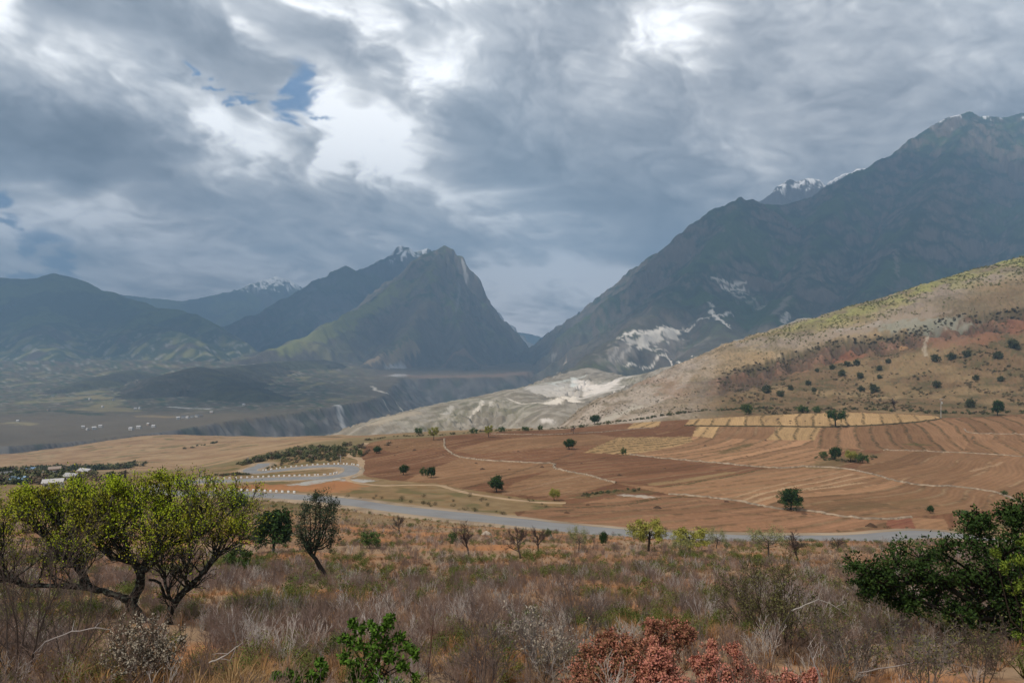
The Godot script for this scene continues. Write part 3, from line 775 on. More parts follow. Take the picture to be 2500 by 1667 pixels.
func paint_near(p: Vector3, n: Vector3) -> Color:
	var x := p.x
	var z := p.z
	var d := -z
	var big := n_b.get_noise_2d(x * 0.03, z * 0.03)
	var mid := n_b.get_noise_2d(x * 0.17 + 50.0, z * 0.17)
	var tiny := n_c.get_noise_2d(x * 1.3, z * 1.3)
	var c := Color.BLACK
	var k := -1
	if in_field_span(x, z):
		k = parcel_at(x, z)
	if k >= 0:
		var pc: Array = parcels[mini(k, parcels.size() - 1)]
		c = pc[1]
		var s := strip_at(k, x, z)
		var hash_v := fposmod(sin(s.x * 12.9898 + k * 78.233) * 43758.5453, 1.0) - 0.5
		var v: float = 1.0 + pc[5] * 2.0 * hash_v + 0.13 * big + 0.09 * mid
		# furrows ploughed along the strip
		var a := deg_to_rad(pc[2])
		var q := x * sin(a) + z * cos(a) + 7.0 * n_c.get_noise_2d(x * 0.008, z * 0.008 + k * 3.0)
		v *= 1.0 + 0.10 * sin(q * 4.2 + 1.5 * tiny) + 0.11 * sin(q * 1.45 + 2.0 * big) * smoothstep(-0.2, 0.3, n_c.get_noise_2d(x * 0.03 + 60.0, z * 0.03)) + 0.12 * tiny + 0.1 * n_c.get_noise_2d(x * 0.5, z * 0.5)
		c = c * v
		c = c.lerp(Color(0.30, 0.19, 0.105), 0.25 * smoothstep(0.1, 0.5, n_b.get_noise_2d(q * 0.6, (x * cos(a) - z * sin(a)) * 0.02)))
		c = c.lerp(Color(0.07, 0.055, 0.03), minf(pc[4] * 1.1 + 0.14, 1.0) * 0.8 * smoothstep(1.25, 0.35, s.y) * smoothstep(-0.35, 0.05, mid + 0.4 * big))
		c = c.lerp(Color(0.36, 0.24, 0.14), (1.0 - pc[4]) * 0.7 * smoothstep(0.75, 0.15, s.y) * smoothstep(-0.05, 0.2, big - 0.3 * mid))
	elif d > 400.0 and x > 0.03 * d:
		c = paint_hill(p, n, big, mid, tiny)
	elif d > 330.0:
		# the low tan plateau on the left
		c = Color(0.285, 0.19, 0.11) * (1.0 + 0.12 * big + 0.12 * mid)
		var band := n_b.get_noise_2d(x * 0.012 + z * 0.004, z * 0.03 - x * 0.012)
		c = c.lerp(Color(0.205, 0.125, 0.075), 0.7 * smoothstep(0.0, 0.5, band))
		c = c.lerp(Color(0.34, 0.25, 0.15), 0.55 * smoothstep(0.05, 0.5, -band))
		c = c.lerp(Color(0.10, 0.10, 0.045), 0.7 * smoothstep(0.3, 0.5, n_c.get_noise_2d(x * 0.02 + 9.0, z * 0.035)))
		if d < 420.0:
			c = c.lerp(Color(0.15, 0.125, 0.065), smoothstep(420.0, 360.0, d) * 0.8)
	else:
		# scrub slope: orange soil and dry grass
		c = Color(0.26, 0.145, 0.08).lerp(Color(0.28, 0.19, 0.12), smoothstep(-0.3, 0.3, big + 0.5 * mid))
		c = c.lerp(Color(0.37, 0.17, 0.075), 0.8 * smoothstep(0.15, 0.45, n_c.get_noise_2d(x * 0.11, z * 0.11 + 7.0)))
		c = c * (1.0 + 0.2 * tiny + 0.12 * mid)
		if d > 105.0:
			var verge := smoothstep(105.0, 150.0, d)
			c = c.lerp(Color(0.19, 0.135, 0.07) * (1.0 + 0.3 * mid), 0.8 * verge)
			c = c.lerp(Color(0.115, 0.10, 0.045), verge * 0.75 * smoothstep(0.05, 0.4, n_b.get_noise_2d(x * 0.06, z * 0.06 + 4.0)))
			var rn := road_near(x, z)
			if rn.x < 9.0:
				c = c.lerp(Color(0.34, 0.25, 0.17), smoothstep(7.5, 4.5, rn.x) * 0.7)
	c = paint_strokes(c, near_strokes, x, z, 0.8)
	c.a = 1.0
	return c

func paint_hill(p: Vector3, n: Vector3, big: float, mid: float, tiny: float) -> Color:
	var x := p.x
	var z := p.z
	var d := -z
	var u := x / d
	var bd := bank_distance(x, z)
	var c := Color(0.29, 0.22, 0.14)
	var patch := n_b.get_noise_2d(x * 0.009, z * 0.009)
	# upper slope: pale dry grass, yellow towards the middle, green along the crest
	c = c.lerp(Color(0.29, 0.205, 0.115), smoothstep(-0.1, 0.3, patch))
	c = c.lerp(Color(0.265, 0.21, 0.16), smoothstep(0.0, 0.35, -patch))
	if u < 0.36:
		c = c.lerp(Color(0.27, 0.215, 0.165), smoothstep(0.36, 0.2, u) * 0.8)
		c = c.lerp(Color(0.38, 0.315, 0.255), 0.75 * smoothstep(0.05, 0.4, n_ridge.get_noise_2d(x * 0.02 + z * 0.006, z * 0.004 + x * 0.004)) * smoothstep(0.36, 0.2, u))
	var crest := smoothstep(690.0, 860.0, d) * smoothstep(0.25, 0.4, u)
	c = c.lerp(Color(0.235, 0.225, 0.085), smoothstep(800.0, 890.0, d) * smoothstep(0.32, 0.46, u) * 0.95 * smoothstep(-0.5, 0.2, big + patch))
	c = c.lerp(Color(0.16, 0.115, 0.07), smoothstep(0.50, 0.66, u) * smoothstep(-30.0, 0.0, bd) * smoothstep(850.0, 760.0, d) * 0.85)
	# below the bush line: red bank, then brown scrub
	var below := smoothstep(6.0, -8.0, bd)
	var bank := Color(0.155, 0.092, 0.06).lerp(Color(0.115, 0.08, 0.055), smoothstep(-0.15, 0.25, mid + patch))
	var foot := Color(0.175, 0.115, 0.065).lerp(Color(0.10, 0.078, 0.042), smoothstep(-0.1, 0.3, big + 0.6 * mid))
	foot = foot.lerp(Color(0.27, 0.185, 0.10), smoothstep(0.05, 0.4, patch) * 0.6)
	var chute := n_ridge.get_noise_2d(x * 0.035 + z * 0.01, z * 0.008)
	bank = bank.lerp(Color(0.075, 0.055, 0.04), 0.7 * smoothstep(0.05, 0.5, chute + 0.3 * mid)).lerp(Color(0.27, 0.15, 0.10), 0.6 * smoothstep(0.0, 0.5, -chute + 0.3 * mid))  # chutes darkened and ribs paled, their shade painted into the colour
	below *= smoothstep(0.22, 0.33, u)
	c = c.lerp(bank.lerp(foot, smoothstep(-50.0, -85.0, bd + 30.0 * patch)), below)
	c = c.lerp(Color(0.07, 0.06, 0.035), 0.75 * smoothstep(7.0, 1.0, absf(bd - 1.0 + 6.0 * mid)) * smoothstep(0.28, 0.36, u))
	c = c.lerp(Color(0.165, 0.13, 0.08), (1.0 - below) * 0.6 * smoothstep(0.0, 0.35, n_b.get_noise_2d(x * 0.02 + 70.0, z * 0.01)))
	c = c * (1.0 + 0.25 * mid + 0.18 * tiny + 0.2 * big)
	# dry grass clumps and dark little shrubs too many to build
	c = c.lerp(Color(0.09, 0.085, 0.04), 0.55 * smoothstep(0.28, 0.5, n_c.get_noise_2d(x * 0.21, z * 0.14)))
	return c

func near_ground() -> void:
	var dists := PackedFloat32Array()
	dists.append_array(steps(0.7, 110.0, 150))
	dists.append_array(steps(110.0, 440.0, 330))
	dists.append_array(steps(440.0, 1600.0, 170))
	dists.append(1600.0)
	var sheet := Sheet.new()
	sheet.build(self, 1150, dists, -1.02, 1.02, 5.0, ground, paint_near, sort_near)
	mark("near sheet")
	var geos := sheet.meshes()
	var soil := tinted(1.0, 0.1)
	for c in geos:
		var g: Geo = geos[c]
		if c == 0:
			tag(put("slope", g.mesh(), soil), "orange brown scrub slope falling from the viewpoint to the road", "slope", "", "structure")
		elif c == 1:
			tag(put("hillside", g.mesh(), soil), "dry tan hillside rising on the right with a red eroded bank", "hillside", "", "structure")
		elif c == 2:
			tag(put("terrace", g.mesh(), soil), "low tan plateau on the left ending at the canyon rim", "terrain", "", "structure")
		elif c - 10 < parcels.size():
			tag(put("field", g.mesh(), soil), parcels[c - 10][6], "field", "ploughed and stubble fields above the road", "structure")
		else:
			tag(put("field", g.mesh(), soil), "remaining brown field margins between the walled plots", "field", "ploughed and stubble fields above the road", "structure")

# ------------------------------------------------------------------ valley and mountains

var rim := PackedVector2Array([Vector2(-1320.6, -1000), Vector2(-1132.9, -1130), Vector2(-984.5, -1316), Vector2(-807.9, -1470), Vector2(-722.4, -1680), Vector2(-626.1, -1900), Vector2(-545, -2180), Vector2(-490.6, -2330), Vector2(-482, -2560), Vector2(-526.7, -3000), Vector2(-542.9, -3400), Vector2(-389.6, -3480), Vector2(-169.2, -3500), Vector2(9.29, -3650), Vector2(117, -4000), Vector2(187.3, -4600)])

func rim_distance(x: float, z: float) -> float:
	var at := Vector2(x, z)
	var best := 1e9
	var sgn := 1.0
	for k in rim.size() - 1:
		var d := at.distance_to(Geometry2D.get_closest_point_to_segment(at, rim[k], rim[k + 1]))
		if d < best:
			best = d
			sgn = signf((rim[k + 1] - rim[k]).cross(at - rim[k]))
	return -best * sgn

func valley_height(x: float, z: float) -> float:
	var d := -z
	var rd := rim_distance(x, z) + 25.0 * n_b.get_noise_2d(x * 0.006, z * 0.006) + 12.0 * n_ridge.get_noise_2d(x * 0.02, z * 0.02)
	var y := -200.0 + 6.0 * n_b.get_noise_2d(x * 0.002, z * 0.002) + 0.012 * maxf(0.0, d - 2400.0)
	y += 60.0 * smoothstep(2600.0, 4200.0, d) * smoothstep(-300.0, -1500.0, x)
	y += 14.0 * smoothstep(2400.0, 3400.0, d) * n_b.get_noise_2d(x * 0.004 + 5.0, z * 0.004)
	if rd < 0.0:
		y -= minf(-rd * 0.62, 230.0) + minf(18.0, -rd) * 0.6 + 16.0 * smoothstep(0.0, -60.0, rd) * n_ridge.get_noise_2d(x * 0.011, z * 0.005)
	return y

func paint_valley(p: Vector3, n: Vector3) -> Color:
	var x := p.x
	var z := p.z
	var d := -z
	var rd := rim_distance(x, z)
	var big := n_b.get_noise_2d(x * 0.002, z * 0.002)
	var mid := n_b.get_noise_2d(x * 0.012, z * 0.012)
	var tiny := n_c.get_noise_2d(x * 0.08, z * 0.08)
	var c := Color(0.125, 0.102, 0.072) * (1.0 + 0.14 * big + 0.12 * mid + 0.1 * tiny)
	var speck := n_cell.get_noise_2d(x * 0.03, z * 0.016)
	var farmed := smoothstep(-0.16, -0.3, x / d) * smoothstep(1750.0, 2300.0, d)
	c = c.lerp(Color(0.052, 0.075, 0.04), farmed * smoothstep(0.0, 0.25, speck + 0.4 * mid))
	c = c.lerp(Color(0.25, 0.215, 0.10), farmed * 0.6 * smoothstep(0.22, 0.5, n_cell.get_noise_2d(x * 0.007 + 31.0, z * 0.0035) + 0.3 * big))
	c = c.lerp(Color(0.45, 0.42, 0.38), farmed * 0.5 * smoothstep(0.42, 0.55, n_cell.get_noise_2d(x * 0.04 + 7.0, z * 0.02)))
	if rd < 10.0:
		var wall := Color(0.10, 0.09, 0.08) * (1.0 + 0.35 * mid + 0.25 * tiny)
		wall = wall.lerp(Color(0.19, 0.18, 0.165), 0.45 * smoothstep(0.3, 0.7, n_ridge.get_noise_2d(x * 0.012 + 3.0, z * 0.005)))
		wall = wall.lerp(Color(0.05, 0.06, 0.035), smoothstep(0.1, 0.3, n_c.get_noise_2d(x * 0.01, z * 0.01)) * 0.6)
		c = c.lerp(wall, smoothstep(10.0, -12.0, rd))
	c = paint_strokes(c, valley_strokes, x, z, 0.6)
	c.a = 1.0
	return c

var valley_strokes := []
var ridge_data := {
	"center": [
		[[Vector3(-606.9, 830, -6000), Vector3(-722.9, 781.5, -5950), Vector3(-819.5, 625.4, -5700), Vector3(-939.5, 449, -5450), Vector3(-1045.3, 312.7, -5200), Vector3(-1172, 195, -4900), Vector3(-1275.8, 95.4, -4600), Vector3(-1411.5, -14.66, -4300), Vector3(-1542, -94.9, -4000), Vector3(-1708.8, -188.9, -3700)], 0.75, 0.62, 40, 150],
		[[Vector3(-606.9, 830, -6000), Vector3(-504.2, 790.7, -6050), Vector3(-419.8, 681.1, -6000), Vector3(-333.1, 577.1, -5950), Vector3(-275.4, 433.4, -5850), Vector3(-236.1, 341.2, -5800), Vector3(-195.8, 251.9, -5700), Vector3(-99.7, 87.2, -5600), Vector3(-13.99, -64.7, -5500), Vector3(55, -197.5, -5400), Vector3(121.4, -338.8, -5300)], 2.6, 0.95, 35, 120],
		[[Vector3(-523.4, 806.1, -6050), Vector3(-608.9, 836.6, -6020), Vector3(-702.3, 791.8, -6000)], 0.9, 0.9, 30, 150],
		[[Vector3(-606.9, 830, -6000), Vector3(-636.5, 674.8, -5750), Vector3(-660.2, 580.8, -5550), Vector3(-619.7, 329.4, -5100), Vector3(-690.6, 127.3, -4700), Vector3(-761.3, -12.24, -4400), Vector3(-837.3, -116.8, -4050), Vector3(-908.9, -194.1, -3800)], 1.2, 0.72, 30, 120],
		[[Vector3(-660.2, 580.8, -5550), Vector3(-445.5, 276.9, -5150), Vector3(-350.5, 13.84, -4750), Vector3(-276.3, -165.1, -4300)], 1.25, 1, 20, 100]],
	"center_back": [
		[[Vector3(-922.9, 989.2, -7800), Vector3(-984.5, 1050, -7700), Vector3(-1075.5, 994.5, -7650), Vector3(-1141, 1026.7, -7600), Vector3(-1219.9, 1063.2, -7550), Vector3(-1292.9, 989.3, -7500), Vector3(-1402.8, 911.7, -7450), Vector3(-1478.1, 867.9, -7400), Vector3(-1547.6, 805.9, -7350), Vector3(-1630, 772.6, -7300), Vector3(-1678.8, 748.9, -7250), Vector3(-1722.1, 798.7, -7200), Vector3(-1833.7, 737.9, -7100), Vector3(-1963.7, 638.5, -7000), Vector3(-2089.3, 532.9, -6900), Vector3(-2241.9, 410.9, -6700), Vector3(-2381.7, 287.1, -6500), Vector3(-2548.9, 178.1, -6300), Vector3(-2739.6, 56.1, -6100), Vector3(-2936.9, -94.2, -5800)], 0.7, 0.6, 30, 120],
		[[Vector3(-1963.7, 638.5, -7000), Vector3(-1937.9, 262.3, -6400), Vector3(-1977.6, 16.51, -5800)], 0.6, 0.6, 20, 150]],
	"gorge_cliff": [
		[[Vector3(-567.3, 899.5, -9800), Vector3(-354.2, 526.9, -9600), Vector3(-217.6, 430.8, -9500), Vector3(-71.8, 235, -9400), Vector3(23.66, 202.9, -9300), Vector3(105.3, 95.4, -9200), Vector3(240.5, -26.88, -9000), Vector3(305.7, -122.8, -8900), Vector3(358.3, -255.8, -8800), Vector3(415.8, -468.7, -8600), Vector3(459.5, -618.1, -8400)], 2.4, 1.4, 20, 120]],
	"left": [
		[[Vector3(-6823.4, 750.9, -6400), Vector3(-5514.5, 578.8, -6300), Vector3(-4914.1, 598.1, -6250), Vector3(-4638.2, 581.5, -6200), Vector3(-4421.2, 565.7, -6200), Vector3(-4297.9, 594.1, -6250), Vector3(-4184, 610.9, -6300), Vector3(-3999.7, 574.3, -6250), Vector3(-3829.6, 510.5, -6200), Vector3(-3593.3, 444.1, -6100), Vector3(-3343.5, 368.2, -6000), Vector3(-3073.9, 292, -5850), Vector3(-2746.6, 265.4, -5600), Vector3(-2551.7, 216.7, -5450), Vector3(-2363.4, 156.8, -5300), Vector3(-2175.3, 80.4, -5150), Vector3(-1939.7, -17.14, -4950), Vector3(-1758.8, -92.9, -4800)], 0.55, 0.36, 30, 200],
		[[Vector3(-3073.9, 292, -5850), Vector3(-2744.7, 128.3, -5100), Vector3(-2384.7, 75, -4800), Vector3(-2236.3, 49.1, -4650), Vector3(-2049.5, -15.23, -4450), Vector3(-1851.5, -99.8, -4200), Vector3(-1720.1, -166.2, -4000)], 0.55, 0.5, 20, 100],
		[[Vector3(-4184, 610.9, -6300), Vector3(-3627.7, 217.5, -5300), Vector3(-3051.5, -15.43, -4500), Vector3(-2545.4, -162, -3900)], 0.33, 0.33, 30, 150],
		[[Vector3(-5915.3, 578.8, -6300), Vector3(-4535.6, 141.7, -5000), Vector3(-3450.4, -115.3, -4000)], 0.35, 0.35, 30, 150]],
	"far_left": [
		[[Vector3(-5774, 735.3, -9300), Vector3(-5410.7, 649.1, -9600), Vector3(-5211.7, 631.4, -9800), Vector3(-4936.4, 599.7, -10000), Vector3(-4793, 599.3, -10100), Vector3(-4560.3, 683.2, -10300), Vector3(-4248.1, 776.6, -10500), Vector3(-4124.8, 879.8, -10700), Vector3(-3957.3, 970.5, -10800), Vector3(-3772, 1041.8, -10900), Vector3(-3610.7, 1023.4, -11000), Vector3(-3400.8, 904.4, -11000), Vector3(-3120.9, 659.5, -11000), Vector3(-2631, 309.6, -11000)], 0.55, 0.45, 30, 150],
		[[Vector3(-4248.1, 776.6, -10500), Vector3(-3773.2, 264.9, -9400), Vector3(-3588.8, -31.1, -8600)], 0.45, 0.45, 20, 150]],
	"right": [
		[[Vector3(134, -178.8, -4300), Vector3(218.6, -84, -4350), Vector3(319.1, 24.14, -4400), Vector3(408.7, 102.5, -4400), Vector3(492.6, 174.4, -4450), Vector3(591.6, 248, -4450), Vector3(698.5, 316.6, -4500), Vector3(784.4, 399.7, -4500), Vector3(879.9, 476.4, -4550), Vector3(952.3, 557.5, -4550), Vector3(1035.9, 633.8, -4600), Vector3(1121.1, 708.7, -4650), Vector3(1207.9, 788.1, -4700), Vector3(1311.4, 853.8, -4750), Vector3(1416.8, 923.9, -4800), Vector3(1524.1, 979.8, -4850), Vector3(1633.3, 1024.1, -4900), Vector3(1762.1, 1025.9, -5000)], 0.75, 0.95, 40, 100],
		[[Vector3(1762.1, 1025.9, -5000), Vector3(1931.8, 1033.8, -5200), Vector3(2143.5, 1080.4, -5400), Vector3(2358.1, 1152.8, -5500), Vector3(2533.1, 1233.3, -5500), Vector3(2708, 1334.8, -5500), Vector3(2848, 1394.2, -5500), Vector3(2979.8, 1466.9, -5550), Vector3(3149.1, 1558.5, -5600), Vector3(3321, 1680.2, -5650), Vector3(3477.3, 1785.7, -5700), Vector3(3567.9, 1843.7, -5700), Vector3(3658.6, 1880, -5700), Vector3(3803.6, 1901.8, -5700), Vector3(3930.5, 1872.7, -5700), Vector3(4039.8, 1849.1, -5650), Vector3(4147.6, 1870.7, -5650), Vector3(4217.8, 1875.5, -5600), Vector3(4457.4, 1870.1, -5500), Vector3(5138.2, 1869.6, -5300)], 0.7, 0.7, 30, 120],
		[[Vector3(1633.3, 1024.1, -4900), Vector3(1339.3, 676.9, -4350), Vector3(1027.1, 383.8, -3900), Vector3(765.9, 188.8, -3500), Vector3(520.6, 39.2, -3100), Vector3(345.5, -53.5, -2800), Vector3(221.6, -115.7, -2600), Vector3(130.9, -163.5, -2450)], 0.62, 0.62, 20, 80],
		[[Vector3(1027.1, 383.8, -3900), Vector3(1033.1, 211, -3500), Vector3(979.9, 89.9, -3150), Vector3(841.2, -9.13, -2850), Vector3(701.3, -66.1, -2600)], 0.6, 0.66, 15, 80],
		[[Vector3(2708, 1334.8, -5500), Vector3(2134.7, 850.9, -4700), Vector3(1827.5, 546.8, -4200), Vector3(1562.8, 340.7, -3700), Vector3(1309.9, 178.1, -3300), Vector3(1077.4, 73.7, -2900)], 0.7, 0.6, 20, 100],
		[[Vector3(3803.6, 1901.8, -5700), Vector3(2974, 1113.2, -4800), Vector3(2357.8, 638.1, -4100), Vector3(1879.1, 322.4, -3500), Vector3(1605.2, 167.4, -3100)], 0.6, 0.6, 20, 100],
		[[Vector3(4457.4, 1870.1, -5500), Vector3(3561.1, 1043.7, -4500), Vector3(2757.3, 514.7, -3600), Vector3(2240.5, 276.6, -3000)], 0.6, 0.6, 20, 100]],
	"snow_right": [
		[[Vector3(2223.4, 1230.2, -6800), Vector3(2418.1, 1381.6, -6800), Vector3(2504.6, 1416.3, -6800), Vector3(2612.7, 1489.8, -6800), Vector3(2697.3, 1570.5, -6850), Vector3(2796, 1634.6, -6900), Vector3(2861.8, 1608.2, -6900), Vector3(2936.5, 1639, -6900), Vector3(3011.1, 1647.7, -6900), Vector3(3090.1, 1630.2, -6900), Vector3(3147.1, 1581.9, -6900), Vector3(3169.1, 1538, -6900), Vector3(3208.6, 1581.9, -6900), Vector3(3267.2, 1655.2, -6950), Vector3(3379.8, 1716.1, -7000), Vector3(3468.8, 1725, -7000), Vector3(3513.4, 1765.1, -7000), Vector3(3624.7, 1769.6, -7000), Vector3(3802.8, 1733.9, -7000)], 0.9, 0.8, 40, 80]],
	"gap_left": [
		[[Vector3(-206.7, 272.1, -12500), Vector3(190.8, 160.8, -12500), Vector3(365.8, 129, -12500), Vector3(500.8, 95.6, -12300), Vector3(667.4, 110.4, -12200), Vector3(870.2, 185, -12000), Vector3(1251.9, 322.4, -12000), Vector3(1709.9, 475, -12000)], 0.5, 0.5, 20, 120]],
	"gap_right": [
		[[Vector3(366.4, -175.7, -9000), Vector3(433.1, -62.6, -9200), Vector3(514.2, 37.6, -9400), Vector3(604.3, 122.6, -9500), Vector3(696.2, 191.1, -9600), Vector3(796, 223.9, -9700), Vector3(919.4, 242.4, -9700), Vector3(1147.1, 307.2, -9800), Vector3(1536.6, 404.8, -9900)], 1.1, 1, 30, 100]],
	"foothill": [
		[[Vector3(-1303.6, -211.9, -2300), Vector3(-1318.5, -179, -2450), Vector3(-1341.3, -148.8, -2600), Vector3(-1348.8, -124.2, -2750), Vector3(-1362.4, -122.1, -2950), Vector3(-1334.5, -122.5, -3150), Vector3(-1310.7, -115, -3400), Vector3(-1238, -106.5, -3700), Vector3(-1109.4, -105.1, -4000)], 0.34, 0.3, 12, 90],
		[[Vector3(-1362.4, -122.1, -2950), Vector3(-1085, -157, -2600), Vector3(-861.1, -179.1, -2350)], 0.28, 0.28, 8, 80],
		[[Vector3(-1746.6, -190.1, -2600), Vector3(-1774, -169.2, -2800), Vector3(-1786.3, -158.6, -3000), Vector3(-1838.9, -136.8, -3300)], 0.25, 0.25, 8, 80]],
	"spur": [
		[[Vector3(-202.1, -120.8, -880), Vector3(-192.9, -111.8, -930), Vector3(-178.3, -109.2, -980), Vector3(-162.7, -108.1, -1040), Vector3(-133.7, -106.1, -1130), Vector3(-97.8, -105.3, -1220), Vector3(-55.4, -109.9, -1320), Vector3(3.64, -112.9, -1430), Vector3(38, -108.2, -1530), Vector3(72, -100.5, -1640), Vector3(117.8, -97.9, -1780), Vector3(166.2, -100, -1950), Vector3(238, -95.4, -2150)], 0.42, 0.42, 6, 30],
		[[Vector3(3.64, -112.9, -1430), Vector3(41.2, -109.7, -1200), Vector3(59.8, -107, -1000)], 0.3, 0.3, 5, 30],
		[[Vector3(238, -95.4, -2150), Vector3(270.7, -99.8, -1900), Vector3(274.7, -102.1, -1700), Vector3(199.5, -110.5, -1400), Vector3(120, -116, -1150)], 0.3, 0.3, 5, 40],
		[[Vector3(274.7, -102.1, -1700), Vector3(361.1, -62.3, -1650), Vector3(445, -44.4, -1650), Vector3(566.7, -15.55, -1700)], 0.3, 0.3, 5, 40],
		[[Vector3(366.4, -70.8, -1500), Vector3(393.8, -38, -1420), Vector3(437.2, -12.7, -1420), Vector3(497.2, 7.28, -1450), Vector3(580.2, 20.83, -1500), Vector3(664.6, 55, -1550)], 0.4, 0.4, 5, 40]],
}

func valley() -> void:
	valley_strokes = [
		stroke([Vector2(-1612.2, -2400), Vector2(-1544.2, -2500), Vector2(-1443.2, -2450)], 60.0, Color(0.27, 0.22, 0.11), 0.7, 40.0),
		stroke([Vector2(-1293.8, -2150), Vector2(-1127.2, -2000), Vector2(-1272.8, -2050)], 45.0, Color(0.24, 0.195, 0.10), 0.7, 35.0),
		stroke([Vector2(-1235.4, -1680), Vector2(-1153.8, -1640)], 25.0, Color(0.26, 0.22, 0.12), 0.7, 20.0),
		stroke([Vector2(-995.6, -1850), Vector2(-911.5, -1800)], 28.0, Color(0.27, 0.20, 0.11), 0.6, 20.0),
		stroke([Vector2(-1409.2, -1950), Vector2(-1330.8, -2000), Vector2(-1131.3, -1880)], 26.0, Color(0.045, 0.055, 0.03), 0.75, 24.0),
		stroke([Vector2(-1075, -2150), Vector2(-973.8, -2080), Vector2(-907.6, -2050)], 12.0, Color(0.5, 0.48, 0.45), 0.8, 12.0),
		stroke([Vector2(-578, -3620), Vector2(-361.2, -3640), Vector2(-177.9, -3680), Vector2(35.2, -3950)], 150.0, Color(0.20, 0.135, 0.095), 0.85, 40.0),
		stroke([Vector2(-603.4, -3500), Vector2(-599, -3650)], 60.0, Color(0.40, 0.39, 0.38), 0.8, 30.0),
		stroke([Vector2(-989.3, -2700), Vector2(-701.3, -2650), Vector2(-502.5, -2500), Vector2(-418.9, -2430)], 5.0, Color(0.42, 0.39, 0.33), 0.75, 4.0),
		stroke([Vector2(-602.4, -2950), Vector2(-559.3, -2800), Vector2(-508.4, -2700), Vector2(-399, -2550), Vector2(-303.8, -2500)], 9.0, Color(0.6, 0.55, 0.47), 0.9, 5.0),
		stroke([Vector2(-378.7, -2420), Vector2(-301.3, -2480), Vector2(-250.1, -2520)], 22.0, Color(0.52, 0.49, 0.45), 0.8, 12.0),
		stroke([Vector2(-558.6, -2190), Vector2(-534, -2120), Vector2(-505.8, -2060), Vector2(-483.2, -2020)], 12.0, Color(0.40, 0.39, 0.38), 0.85, 6.0),
		stroke([Vector2(-913.7, -1900), Vector2(-842.5, -2150), Vector2(-771.4, -2350)], 6.0, Color(0.36, 0.31, 0.26), 0.5, 5.0)]
	var sheet := Sheet.new()
	var dists := steps(900.0, 1200.0, 16)
	dists.append_array(steps(1200.0, 3600.0, 230))
	dists.append_array(steps(3600.0, 14000.0, 60))
	dists.append(14000.0)
	sheet.build(self, 500, dists, -1.1, 1.1, 0.0, valley_height, paint_valley, no_sort)
	tag(put("ground", sheet.meshes()[0].mesh(), tinted(1.0, 0.05)), "grey brown valley plateau cut by a dark river canyon", "plateau", "", "structure")

# crest lines made ready: points, slopes on either side, extra drop and its reach, highest point, outline on the ground
func ready_ridges(list: Array) -> Array:
	var out := []
	for r in list:
		var pts := PackedVector3Array(r[0])
		var box := Rect2(pts[0].x, pts[0].z, 0, 0)
		var top := -1e9
		for q in pts:
			box = box.expand(Vector2(q.x, q.z))
			top = maxf(top, q.y)
		out.append([pts, float(r[1]), float(r[2]), float(r[3]), float(r[4]), top, box])
	return out

# the highest of several crest lines, each falling away to both sides; returns height, distance from the crest, place along it
func crest_height(ridges: Array, x: float, z: float) -> Vector3:
	var best := Vector3(-1e9, 0, 0)
	var second := -1e9
	for r in ridges:
		var box: Rect2 = r[6]
		var kl: float = r[1]
		var kr: float = r[2]
		var fx := maxf(maxf(box.position.x - x, x - box.end.x), 0.0)
		var fz := maxf(maxf(box.position.y - z, z - box.end.y), 0.0)
		if r[5] - minf(kl, kr) * sqrt(fx * fx + fz * fz) < best.x - 60.0:
			continue
		var pts: PackedVector3Array = r[0]
		var bd := 1e18
		var c := 0.0
		var side := 0.0
		var along := 0.0
		var run := 0.0
		var past_end := false
		for k in pts.size() - 1:
			var a := pts[k]
			var b := pts[k + 1]
			var dx := b.x - a.x
			var dz := b.z - a.z
			var l2 := dx * dx + dz * dz
			var len := sqrt(l2)
			var raw := ((x - a.x) * dx + (z - a.z) * dz) / l2
			var t := clampf(raw, 0.0, 1.0)
			var ex := x - a.x - t * dx
			var ez := z - a.z - t * dz
			var e := ex * ex + ez * ez
			if e < bd:
				bd = e
				c = lerpf(a.y, b.y, t)
				side = dx * ez - dz * ex
				along = run + len * t
				past_end = k == 0 and raw < 0.0
			run += len
		var d := sqrt(bd)
		var fall := kr if side > 0.0 else kl
		if past_end:
			fall = maxf(fall, 2.4)
		d = sqrt(d * d + 1600.0) - 40.0
		var h: float = c - fall * d - r[3] * (1.0 - exp(-d / r[4]))
		if h > best.x:
			second = best.x
			best = Vector3(h, d, along)
		else:
			second = maxf(second, h)
	var gap := best.x - second
	if gap < 60.0:
		best.x += (60.0 - gap) * (60.0 - gap) / 240.0
	return best

func rugged(ridges: Array, x: float, z: float, amount: float, scale: float) -> float:
	var wx := x + 60.0 * scale * n_c.get_noise_2d(x * 0.004 / scale, z * 0.004 / scale)
	var wz := z + 60.0 * scale * n_c.get_noise_2d(x * 0.004 / scale + 30.0, z * 0.004 / scale)
	var h := crest_height(ridges, wx, wz)
	var grow := smoothstep(0.0, 350.0 * scale, h.y)
	var gully := n_ridge.get_noise_2d(h.z * 0.0021 / scale, h.y * 0.0005 / scale + 11.0)
	var gully2 := n_ridge.get_noise_2d(h.z * 0.010 / scale + 40.0, h.y * 0.002 / scale)
	return h.x + amount * (grow * (62.0 * gully + 13.0 * gully2 - 24.0) + 4.5 * n_a.get_noise_2d(x * 0.008 / scale, z * 0.008 / scale) * (0.35 + grow) + 2.5 * n_ridge.get_noise_2d(x * 0.022 / scale, z * 0.022 / scale))

